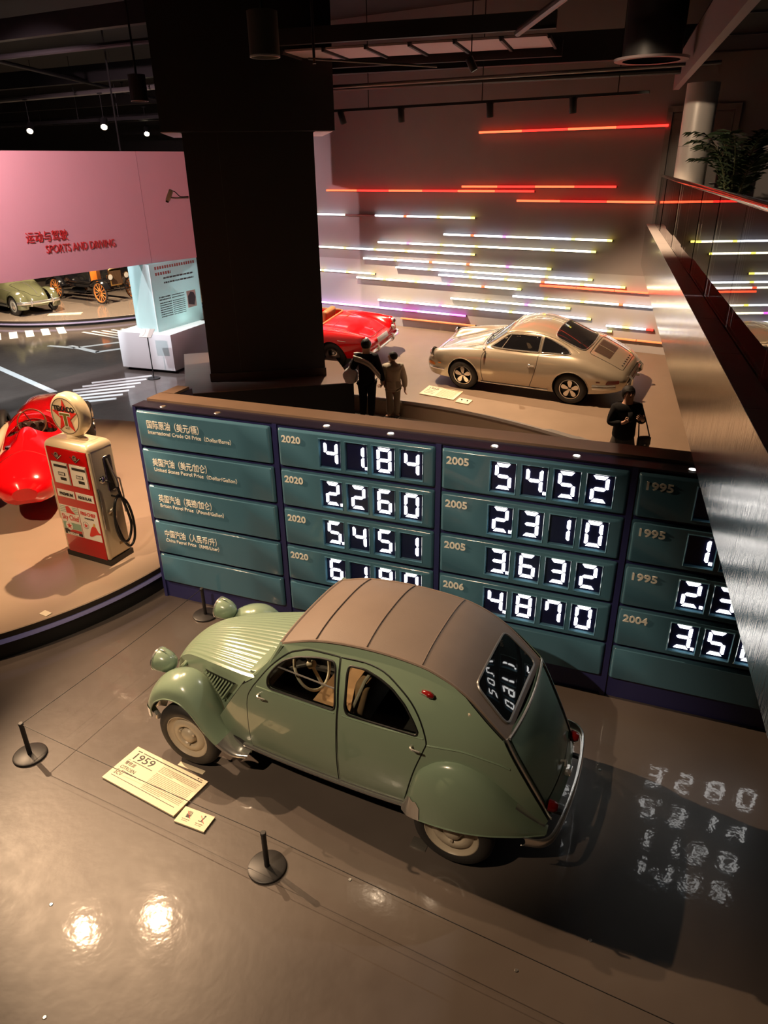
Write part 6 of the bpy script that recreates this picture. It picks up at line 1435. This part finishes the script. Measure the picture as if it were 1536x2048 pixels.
for i in range(11):
    f = i / 10; w = [.03, .05, .10, .13, .145, .15, .15, .145, .135, .115, .06][i]; z = .36 - .36 * f
    rows.append([Vector((math.cos(a) * w * (1 + .10 * math.sin(5 * a + i)), math.sin(a) * w * .55 * (1 + .12 * math.cos(4 * a - i)), z)) for a in [2 * PI * q / 22 for q in range(22)]])
grid(bm, rows, closed_u=True); bmesh.ops.recalc_face_normals(bm, faces=bm.faces); obj('bag_body', bm, mat('thin_white_plastic', (.62, .62, .64), .35), bag, 180)
for s in (-1, 1): obj('bag_handle', tube(BM(), [(s * .03, 0, .35), (s * .02, 0, .41), (0, 0, .43)], .008, 6), MATS['thin_white_plastic'], bag)
# child
h = 1.40
kid = person('person', 'child in loose khaki hooded jacket and trousers looking sideways', (.22, 14.00, 0), R_(4), h,
    [((-.20, .0, .83), (-.20, .10, .72), (-.5, .5, -.5), (1, 0, 0), .6), ((.23, -.02, .83), (.24, .0, .64), (0, .1, -1), (-1, 0, 0), .6)],
    [((-.07, .02, .39), (-.08, .02, .06), (-.14, .12, .03)), ((.075, .02, .39), (.085, .04, .06), (.13, .14, .03))], KHAKI2, KHAKI, mat('black_sneaker', (.025, .025, .028), .5), head_turn=R_(62), top_r=1.28, build=1.05)
bm = BM(); rows = []
for i in range(6):
    f = i / 5; rows.append([Vector((math.cos(a) * (.05 + .085 * math.sin(f * 2.6)) , -.045 - .055 * math.sin(f * 2.6) + math.sin(a) * .06, 1.19 - .15 * f)) for a in [2 * PI * q / 20 for q in range(20)]])
grid(bm, rows, closed_u=True); bmesh.ops.recalc_face_normals(bm, faces=bm.faces); obj('hood', bm, KHAKI, kid, 180)
obj('jacket_hem', (lambda bm: (lathe(bm, [(.150, 0), (.162, .01), (.165, .045), (.155, .055)], 28, c=(0, 0, 0)), bmesh.ops.scale(bm, vec=(1.0, .8, 1), verts=bm.verts), bmesh.ops.translate(bm, vec=(0, 0, .60), verts=bm.verts), bm)[3])(BM()), KHAKI2, kid, 60)
for s in (-1, 1): obj('jacket_pocket', box(BM(), (s * .09, -.165 + .02, .76), (.10, .02, .13), bevel=.01), KHAKI, kid)
# woman facing the camera
h = 1.58
SKIRT = mat('dark_patterned_skirt', (.030, .026, .022), .8, noise=.75, nscale=16)
wom = person('person', 'person in black top and dark patterned skirt holding a phone', (3.83, 10.72, 0), R_(184), h,
    [((-.26, -.01, .99), (-.20, .19, 1.08), (.35, .25, .25), (0, 1, 0), .9), ((.25, -.01, .98), (.10, .20, 1.05), (-.6, .2, .45), (0, 1, 0), .9)],
    [((-.07, .01, .44), (-.075, 0, .06), (-.09, .12, .03)), ((.07, .01, .44), (.075, 0, .06), (.09, .12, .03))], BLKC, BLKC, mat('dark_shoe', (.02, .018, .018), .4), nod=R_(8), skirt=SKIRT, hair='bob', top_r=1.18, neck_open=True, build=1.08)
obj('neckline', (lambda bm: (prism(bm, [(-.045, .13), (.045, .13), (0, 0)], 0, .006, 'XZ'), bmesh.ops.transform(bm, matrix=Matrix.Translation((0, .118, 1.17)) @ Matrix.Rotation(R_(-22), 4, 'X').inverted(), verts=bm.verts), bm)[2])(BM()), SKINC, wom)
wp = Vector((3.83, 10.72, 0)); wr_ = Matrix.Rotation(R_(184), 4, 'Z')
phq = wp + wr_ @ Vector((.035, .262, 1.16)); pho = thing('mobile_phone', 'slim phone held at the chest of the person in black', 'phone', phq, R_(184))
obj('phone_body', box(BM(), (0, 0, 0), (.072, .010, .148), bevel=.004, rot=Matrix.Rotation(R_(28), 3, 'X')), mat('phone_back', (.05, .05, .055), .25), pho)
hbq = wp + wr_ @ Vector((-.33, .04, .52)); hb_ = thing('handbag', 'small black handbag hanging beside the patterned skirt', 'handbag', hbq, R_(184))
obj('bag_body', box(BM(), (0, 0, .12), (.21, .10, .24), bevel=.045, seg=3), mat('black_leather', (.012, .011, .011), .35), hb_, 60)
obj('bag_flap', box(BM(), (0, .048, .17), (.19, .016, .13), bevel=.007), mat('black_leather', (.012, .011, .011), .35), hb_); obj('bag_clasp', box(BM(), (0, .06, .11), (.03, .008, .02), bevel=.003), CHROME, hb_)
obj('bag_strap', tube(BM(), [(-.09, 0, .22), (-.03, -.01, .40), (.04, -.03, .60), (.10, -.05, .78), (.11, -.07, .62), (.10, -.03, .42), (.09, 0, .22)], .011, 6), mat('black_leather', (.012, .011, .011), .35), hb_)
# ================================================================== BARRIER POSTS, CABLES, CARDS ROUND THE GREEN CAR
POSTM = mat('black_post_powder', (.018, .016, .016), .45)
posts = [((-3.19, 4.79), 'short black barrier post at the outer front corner of the green car'), ((-.91, 3.62), 'short black barrier post on the near floor beside the green car door'), ((-2.1, 6.96), 'short black barrier post standing against the price board')]
proto = None
for (x, y), lb in posts:
    if proto is None:
        proto = thing('barrier_post', lb, 'barrier post', (x, y, 0), 0, 'barrier posts around the green car')
        obj('disc_base', lathe(BM(), [(0, .026), (.13, .024), (.142, .018), (.145, .008), (.14, 0)], 40), POSTM, proto, 40)
        obj('post_rod', lathe(BM(), [(.020, .02), (.020, .352), (.022, .354), (.022, .372), (.018, .376), (0, .376)], 20), POSTM, proto, 40)
    else:
        q = copy_tree(proto); q.location = (x, y, 0); q['label'] = lb
CABLE = mat('black_barrier_cable', (.012, .011, .011), .5)
def cable(a, b, lb):
    a, b = Vector(a), Vector(b); n = 12
    o = obj('barrier_cable', tube(BM(), [a.lerp(b, k / n) - Vector((0, 0, .02 * math.sin(PI * k / n))) for k in range(n + 1)], .0032, 6), CABLE); tag(o, lb, 'cable', 'cables between the barrier posts')
cable((-3.168, 4.779, .362), (-.932, 3.631, .362), 'thin black cable passing over the cream information card')
cable((-3.178, 4.812, .362), (-2.112, 6.938, .362), 'thin black cable in front of the green car nose')
cable((-.888, 3.609, .362), (2.62, 1.78, .362), 'thin black cable leaving over the open near floor')
CARD = mat('cream_board', (.78, .66, .47), .55)
CA_ = math.atan2(4.44 - 4.86, -1.53 + 2.25); cl = Vector((-2.45, 4.51, 0))
cardo = thing('information_card', 'large cream information card printed 1959 beside the front wheel', 'information card', cl, CA_)
obj('card_board', box(BM(), (.42, .20, .014), (.835, .405, .016)), CARD, cardo); obj('card_foot', box(BM(), (.42, .20, .004), (.76, .34, .008)), BLACKR, cardo)
CZ = Matrix.Translation((0, 0, .0225))
def cbar(x0, x1, y0, y1, par=cardo, z=.0225): return obj('printed_bar', box(BM(), ((x0 + x1) / 2, (y0 + y1) / 2, z), (x1 - x0, y1 - y0, .001)), INK, par)
def ctext(nm, b, s, x, y, w, bold=.0, par=cardo): return text(nm, b, s, INK, par, Matrix.Translation((x, y, .0225)), .0004, bold, width=w)
cbar(.05, .10, .362, .370); cbar(.115, .80, .362, .370); ctext('year', '1959', .105, .045, .275, .225, .001); cbar(.095, .33, .252, .258); cbar(.045, .075, .252, .256)
ctext('chinese_name', '雪铁龙', .042, .045, .205, .12, .0005); ctext('maker_name', 'CITROEN', .048, .045, .150, .17, .0005); cbar(.095, .33, .130, .136); cbar(.045, .075, .130, .134); ctext('model_name', '2CV', .046, .045, .082, .085, .0005); cbar(.045, .78, .058, .063)
def flat_dashes(x0, x1, y, h_, par, z=.0225, rr=random.Random(11)):
    bm = BM(); x = x0
    while x < x1 - 1e-4:
        w = min(h_ * rr.uniform(.8, 3), x1 - x); box(bm, (x + w / 2, y, z), (w, h_, .0008)); x += w + h_ * .6
    o = obj('print_line', bm, mat('brown_fine_print', (.18, .13, .09), .6), par, None); o['kind'] = 'stuff'
for k in range(5): flat_dashes(.38, .80 if k < 4 else .55, .335 - .014 * k, .005, cardo)
for k in range(13): flat_dashes(.38, .80 if k != 12 else .60, .255 - .0145 * k, .0045, cardo)
ctext('audio_number', '◀ 162', .022, .73, .378, .06, .0)
c2 = thing('notice_card', 'small cream notice card with hand and figure symbols', 'notice card', (-1.715, 4.045, 0), math.atan2(4.09 - 4.20, -1.39 + 1.65))
obj('card_board', box(BM(), (.145, .075, .012), (.285, .155, .014)), CARD, c2)
for k in range(4): obj('hand_symbol', box(BM(), (.065 + .011 * k, .105, .0195), (.005, .042, .001), R_(-8 + 6 * k)), INK, c2)
obj('hand_symbol', box(BM(), (.082, .077, .0195), (.036, .026, .001), bevel=.0), INK, c2); obj('strike_symbol', box(BM(), (.082, .09, .0205), (.004, .085, .001), R_(45)), REDP, c2)
obj('figure_symbol', lathe(BM(), [(0, .0202), (.008, .0202), (.008, .019)], 12, c=(.215, .125, 0)), INK, c2, None); obj('figure_symbol', box(BM(), (.212, .095, .0195), (.009, .045, .001), R_(-10)), INK, c2); obj('figure_symbol', box(BM(), (.205, .070, .0195), (.042, .006, .001)), INK, c2); obj('strike_symbol', box(BM(), (.21, .09, .0205), (.004, .085, .001), R_(45)), REDP, c2)
for x in (.045, .175): flat_dashes(x, x + .07, .045, .007, c2, .0195); flat_dashes(x + .005, x + .06, .030, .004, c2, .0195)
# wheel mats
wm = car.matrix_world if False else (Matrix.Translation((-.2457, 4.7354, 0)) @ Matrix.Rotation(HEADING, 4, 'Z'))
def wheel_mat(x, y, sx, sy, lb, m):
    p = wm @ Vector((x, y, 0)); o = obj('wheel_mat', box(BM(), (0, 0, .003), (sx, sy, .006), bevel=.002), m, None, loc=(p.x, p.y, 0), rot=(0, 0, HEADING)); tag(o, lb, 'wheel mat')
wheel_mat(1.27, .736, .27, .044, 'cream strip under the front tyre of the green car', CARD)
wheel_mat(-.83, .64, .13, .10, 'small steel plate ahead of the rear tyre of the green car', mat('steel_floor_plate', (.35, .32, .28), .25, .8))
# cards by the gold coupe
def bank_card(pts, lb, yr=None):
    P4 = [Vector((x, y, bank_z(x, y) + .012)) for x, y in pts]; c = sum(P4, Vector()) / 4
    x_ = (P4[1] - P4[3 if False else 0]).normalized(); y_ = (P4[0] - P4[3]).normalized(); n = x_.cross(y_).normalized(); y_ = n.cross(x_)
    M = Matrix((x_, y_, n)).transposed().to_4x4(); M.translation = c
    t = thing('information_card' if yr else 'notice_card', lb, 'information card' if yr else 'notice card'); t.location = c; t.rotation_euler = M.to_euler()
    w, d_ = (P4[1] - P4[0]).length, (P4[0] - P4[3]).length
    obj('card_board', box(BM(), (0, 0, 0), (w, d_, .016)), CARD, t)
    if yr:
        text('year', yr, .12, INK, t, Matrix.Translation((-w / 2 + .05, d_ / 2 - .14, .0085)), .0004, .001, width=.22)
        bm = BM(); box(bm, (.02, d_ / 2 - .03, .009), (w - .12, .010, .001)); obj('printed_bar', bm, INK, t)
        for k in range(3): bm = BM(); box(bm, (-w / 2 + .17, d_ / 2 - .19 - .06 * k, .009), (.22, .012, .001)); obj('printed_bar', bm, INK, t)
        for k in range(12): flat_dashes(-w / 2 + .36, w / 2 - .05, d_ / 2 - .08 - .026 * k, .010, t, .009)
    else:
        for x in (-w * .22, w * .22): obj('symbol', box(BM(), (x, .03, .009), (.03, .06, .001), R_(20)), INK, t); flat_dashes(x - .05, x + .05, -.05, .012, t, .009)
bank_card([(.99, 14.667), (1.658, 14.209), (1.439, 13.821), (.762, 14.334)], 'large cream information card printed 1968 before the gold coupe', '1968')
bank_card([(1.56, 13.93), (1.80, 13.76), (1.70, 13.60), (1.46, 13.77)], 'small cream notice card before the gold coupe')
# ================================================================== CEILING GEAR
STL = mat('dark_ceiling_steel', (.035, .032, .034), .5, .3); GALV = mat('dull_galvanised_pipe', (.16, .145, .145), .45, .5)
CANM = mat('black_lamp_can', (.015, .015, .016), .45)
def lamp_can(loc, tgt, label, lit=None, r=.055, L=.20, drop=.25, group='ceiling spotlights'):
    d = (Vector(tgt) - Vector(loc)).normalized(); M = d.to_track_quat('-Z', 'Y').to_matrix()
    t = thing('ceiling_spotlight', label, 'spotlight', Vector(loc), 0, group)
    obj('lamp_can', lathe(BM(), [(0, L), (r * .9, L), (r, L - .02), (r, .012), (r * .9, .005), (r * .82, .02)], 20, rot=M), CANM, t, 50)
    obj('lamp_lens', lathe(BM(), [(0, .022), (r * .84, .022)], 20, rot=M), lit or MATS['satin_black'], t, None)
    c = M @ Vector((0, 0, L * .6)); obj('swivel_arm', tube(BM(), [c, c + Vector((0, 0, drop))], .010, 6), CANM, t)
    obj('track_adapter', box(BM(), c + Vector((0, 0, drop + .015)), (.14, .035, .03), WA), CANM, t)
    return t
LENS = glow('hot_lamp_lens', (1.0, .82, .58), 30.0)
FIXL = ['spotlight hung high over the round stage back edge', 'spotlight hung over the outer side of the round stage', 'spotlight hung over the petrol pump aiming at the near floor', 'spotlight hung behind the petrol pump aiming at the racing car', 'spotlight hung in the hall front aiming at the petrol pump', 'spotlight hung over the left end of the coupe stage', 'spotlight hung over the gold coupe roof', 'spotlight hung above the red roadster', 'cool spotlight hung before the white display block', 'spotlight hung before the pink hanging wall', 'spotlight hung before the far round stage', 'spotlight hung over the far round stage', 'added cool spotlight hung over the painted road markings', 'added spotlight over the stage front brightening the pale round column', 'added spotlight under the gallery ceiling brightening the parapet', 'spotlight hung at the hall front aiming at the green car side']
for i, L_i in enumerate(LAMPS):
    d = (Vector(L_i[1]) - Vector(L_i[0])).normalized(); lamp_can(Vector(L_i[0]) - d * .06, L_i[1], (FIXL + ['spotlight hung over the hall, number %d' % i] * 20)[i] if i < len(FIXL) else EXTRA_L[i - len(FIXL)], LENS, r=.06, L=.2, drop=min(1.2, 7.62 - L_i[0][2]) - .15)
# track with four dark spotlights before the end wall
rk = WN * 2.5
tr = thing('lighting_track', 'black lighting track running along the end wall under the ceiling', 'lighting track', WP + rk + Vector((0, 0, 5.68)), WA)
obj('track_bar', box(BM(), (-1.0, 0, 0), (8.2, .04, .045)), CANM, tr)
for x in (-4.6, -2.2, .2, 2.6): obj('track_hanger', tube(BM(), [(x, 0, .02), (x, 0, 1.92)], .009, 6), CANM, tr)
obj('track_box', box(BM(), (-3.4, 0, .09), (.34, .14, .12)), CANM, tr)
for k, ((x, y, z), lb) in enumerate([((-.68, 16.18, 5.44), 'dark track spotlight nearest the black column'), ((.45, 15.47, 5.42), 'dark track spotlight second from the black column'), ((2.0, 14.5, 5.43), 'dark track spotlight under the start of the top red tube'), ((3.28, 13.7, 5.43), 'dark track spotlight nearest the white slanting beam')]):
    lamp_can((x, y, z), (x + .3, y - .2, 0) if k else (x + 1.6, y - .3, 0), lb, r=.062, L=.24, drop=.07)
for (x, y, z), lb in [((-8.99, 20.9, 5.6), 'bright spotlight farthest to the side above the pink wall'), ((-6.59, 19.5, 5.6), 'bright spotlight in the middle above the pink wall'), ((-6.91, 24.12, 5.62), 'bright spotlight above the pink wall nearest the black column')]:
    lamp_can((x, y, z), (x + 1.0, y - 5, 1.8), lb, LENS, r=.085, L=.30, drop=.6)
# cylindrical downlights
def downlight(loc, r, hh, lb, m_):
    t = thing('pendant_downlight', lb, 'downlight', loc); obj('housing', lathe(BM(), [(0, hh), (r, hh), (r, 0), (r * .93, 0), (r * .93, .03)], 32), m_, t, 40); obj('reflector', lathe(BM(), [(r * .93, .0), (r * .8, .10), (0, .12)], 32), mat('grey_reflector', (.4, .38, .36), .3, .5), t)
    obj('bottom_ring', lathe(BM(), [(r * .92, -.004), (r * 1.01, -.004), (r * 1.01, .012), (r * .92, .012)], 32), EDGE, t, 40); obj('stem', tube(BM(), [(0, 0, hh), (0, 0, 7.64 - loc[2])], .02, 6), CANM, t)
downlight((-4.34, 15.0, 5.8), .155, .42, 'dark cylinder downlight left of the column head', CANM)
downlight((-1.23, 9.24, 5.78), .165, .42, 'grey cylinder downlight hanging before the column head', mat('warm_grey_housing', (.055, .05, .045), .5))
nz = thing('sprinkler_drop', 'thin sprinkler pipe hanging before the column head', 'sprinkler', (-.72, 9.6, 5.75)); obj('drop_pipe', tube(BM(), [(0, 0, .06), (0, 0, 1.88)], .016, 8), STL, nz); obj('sprinkler_head', lathe(BM(), [(0, 0), (.022, .0), (.012, .02), (.016, .06), (0, .06)], 12), BRASS, nz)
# big drum and slanting fascia near the gallery
dr = thing('duct_drum', 'large dark round duct drum with bright bottom ring', 'duct', (3.85, 11.75, 5.96)); obj('drum', lathe(BM(), [(.40, 0.02), (.40, 1.66), (0, 1.66)], 48), STL, dr, 40); obj('bottom_ring', lathe(BM(), [(.39, 0), (.50, 0), (.51, .03), (.40, .04)], 48), mat('pale_ring', (.32, .26, .27), .35, .4), dr, 40)
fs = struct('beam_fascia', box(BM(), par(6.4, .15, 6.10) * 1.0 + PR * .03, (12.6, .10, .50), PA), mat('pale_fascia', (.36, .28, .29), .5), label='pale slanting beam fascia above the gallery edge')
struct('beam_gallery_soffit', box(BM(), par(6.4, 3.0, 6.45), (12.6, 5.6, .10), PA), DARK, label='dark ribbed ceiling over the gallery')
for k in range(7): obj('soffit_rib', box(BM(), par(1.0 + 1.9 * k, 2.4, 6.39), (.03, 4.4, .03), PA), GALV, bpy.data.objects['beam_gallery_soffit'])
obj('soffit_lamp', box(BM(), par(8.2, 1.5, 6.38), (.08, .5, .03), PA), glow('soffit_lamp_glow', (.8, .85, 1.0), 1.5), bpy.data.objects['beam_gallery_soffit'])
# ceiling boards, joists, pipes and conduits
pan = mat('plum_ceiling_board', (.55, .42, .46), .7)
pa_ = Vector((-1.35, 14.05, 6.36)); pd_ = Vector((3.3, -1.0, 0)).normalized(); pl_ = Vector((-pd_.y, pd_.x, 0)); pang = math.atan2(pd_.y, pd_.x)
cb = thing('ceiling_board_row', 'row of plum ceiling boards between dark joists over the coupe', 'ceiling boards', (0, 0, 0)); cb['kind'] = 'structure'; del cb['category']
for k in range(6): obj('ceiling_board', box(BM(), pa_ + pd_ * (.35 + .70 * k), (.62, 1.15, .03), pang), pan, cb)
for k in range(7): obj('board_joist', box(BM(), pa_ + pd_ * (.70 * k) + Vector((0, 0, -.02)), (.04, 1.2, .05), pang), STL, cb)
for o_, z_ in ((-.72, 6.52), (.72, 6.34)): obj('board_joist', box(BM(), pa_ + pd_ * 2.1 + pl_ * o_ + Vector((0, 0, z_ - 6.36)), (4.4, .10, .22), pang), STL, cb)
def pipe(a, b, r, lb, m_=STL, cat='pipe'):
    o = obj('ceiling_pipe', tube(BM(), [a, b], r, 10), m_); return tag(o, lb, cat, 'pipes under the ceiling')
pipe((2.05, 12.35, 6.4), (2.42, 9.2, 6.55), .055, 'fat grey pipe slanting over the coupe stage', GALV)
pipe((-1.2, 15.2, 5.98), (5.2, 12.6, 6.02), .030, 'long thin grey pipe nearest above the lighting track', GALV)
pipe((-1.4, 15.9, 6.02), (5.0, 13.6, 6.02), .055, 'long dark pipe behind the thin grey pipe')
pipe((-1.0, 12.2, 6.10), (.9, 12.6, 6.02), .016, 'short grey conduit beside the column head', GALV)
pipe((-12.0, 19.2, 6.75), (-3.6, 14.9, 6.75), .05, 'dark pipe crossing above the pink wall')
pipe((-13.0, 24.4, 6.45), (-4.0, 19.0, 6.45), .06, 'second dark pipe farther behind above the pink wall', GALV)
pipe((-15.0, 30.4, 6.25), (-4.2, 25.0, 6.25), .08, 'farthest thick dark pipe above the pink wall')
pipe((-9.2, 14.0, 7.0), (-6.4, 30.0, 6.6), .045, 'dark pipe running away above the pink wall')
def joist(c, s, rz, lb): tag(obj('ceiling_joist', box(BM(), c, s, rz), STL), lb, 'joist', 'steel joists under the ceiling')
joist((-8.5, 17.5, 7.2), (11.0, .18, .35), R_(-27), 'dark joist nearest over the pink wall'); joist((-9.0, 23.0, 7.0), (12.0, .2, .4), R_(-27), 'dark joist second over the pink wall'); joist((-9.5, 29.0, 6.9), (13.0, .2, .4), R_(-27), 'dark joist third over the pink wall')
joist((1.6, 11.0, 7.25), (7.5, .25, .5), R_(-17), 'deep dark joist nearest over the coupe stage'); joist((2.0, 15.2, 6.5), (7.5, .2, .45), R_(-17), 'deep dark joist second over the coupe stage')
grd = thing('cable_tray', 'dark wire cable tray over the far round stage', 'cable tray', (-8.3, 23.5, 5.95), R_(-27))
for y in (-.3, .3): obj('tray_rail', box(BM(), (0, y, 0), (9.0, .03, .08)), STL, grd)
for k in range(26): obj('tray_rung', box(BM(), (-4.3 + .344 * k, 0, -.02), (.02, .6, .02)), STL, grd)
for k in range(6): obj('tray_hanger', tube(BM(), [(-4 + 1.6 * k, .3, 0), (-4 + 1.6 * k, .3, 1.68)], .010, 6), STL, grd)
# security camera on the column
sc_ = thing('security_camera', 'white security camera on a bent arm at the column side', 'camera', (-3.50, 14.2, 4.24), 0)
obj('camera_body', box(BM(), (-.27, -.16, .02), (.07, .075, .20), bevel=.012, rot=Matrix.Rotation(R_(28), 3, 'Y')), mat('camera_white', (.6, .57, .52), .4), sc_); obj('camera_lens', lathe(BM(), [(0, -.13), (.026, -.13), (.03, -.09)], 16, rot=Matrix.Rotation(R_(28), 3, 'Y'), c=(-.27, -.16, .02)), BLACKR, sc_)
obj('camera_arm', tube(BM(), [(.03, 0, -.03), (-.18, -.10, -.03), (-.25, -.15, -.02)], .014, 8), EDGE, sc_); obj('camera_cable', tube(BM(), spline([(-.24, -.15, .10), (-.17, -.12, .07), (-.10, -.07, -.005), (.03, 0, -.01)], 5), .009, 6), BLACKR, sc_)
# ================================================================== PALM ON THE GALLERY
plm = thing('potted_palm', 'potted palm with arching fronds on the gallery behind the glass', 'plant', (5.45, 11.95, 3.30))
obj('pot', lathe(BM(), [(0, 0), (.30, 0), (.40, .05), (.46, .45), (.47, .50), (.43, .50), (.41, .44), (0, .44)], 40), mat('pale_planter', (.40, .38, .37), .4), plm, 50); obj('soil', lathe(BM(), [(0, .445), (.41, .445)], 32), mat('dark_soil', (.02, .015, .01), .9), plm)
LEAF = mat('dark_palm_green', (.030, .055, .022), .5); STEM = mat('palm_stem', (.10, .11, .05), .6); rr = random.Random(21)
for k in range(22):
    a = rr.uniform(0, 2 * PI); ln = rr.uniform(1.15, 1.65); lean = rr.uniform(.2, .62); b0 = Vector((.10 * math.cos(a), .10 * math.sin(a), .44)); dr_ = Vector((math.cos(a), math.sin(a), 0))
    pts = [b0 + dr_ * (lean * t * t * 1.0) + Vector((0, 0, ln * (t * 1.25 - .42 * t ** 3))) for t in [q / 9 for q in range(10)]]
    st = obj('palm_stem', tube(BM(), pts, [.012 - .001 * q for q in range(10)], 5), STEM, plm)
    bm = BM()
    for q in range(3, 10):
        p = pts[q]; t_ = (pts[min(9, q + 1)] - pts[q - 1]).normalized(); sd = t_.cross(Vector((0, 0, 1))); sd = sd.normalized() if sd.length > 1e-3 else Vector((1, 0, 0))
        for s in (-1, 1):
            for j in range(2):
                o_ = p + t_ * (.045 * j); L = .30 * (1 - abs(q - 6) * .06) * rr.uniform(.8, 1.1); e_ = o_ + (sd * s * .78 + t_ * .55).normalized() * L - Vector((0, 0, .05 + .06 * rr.random())); m_ = o_.lerp(e_, .5) + Vector((0, 0, .02)); wv = t_ * .016
                v = [bm.verts.new(x) for x in (o_, m_ + wv, e_, m_ - wv)]; bm.faces.new((v[0], v[1], v[2])); bm.faces.new((v[0], v[2], v[3]))
    o_ = obj('frond_leaflets', bm, LEAF, st, None); o_['kind'] = 'stuff'
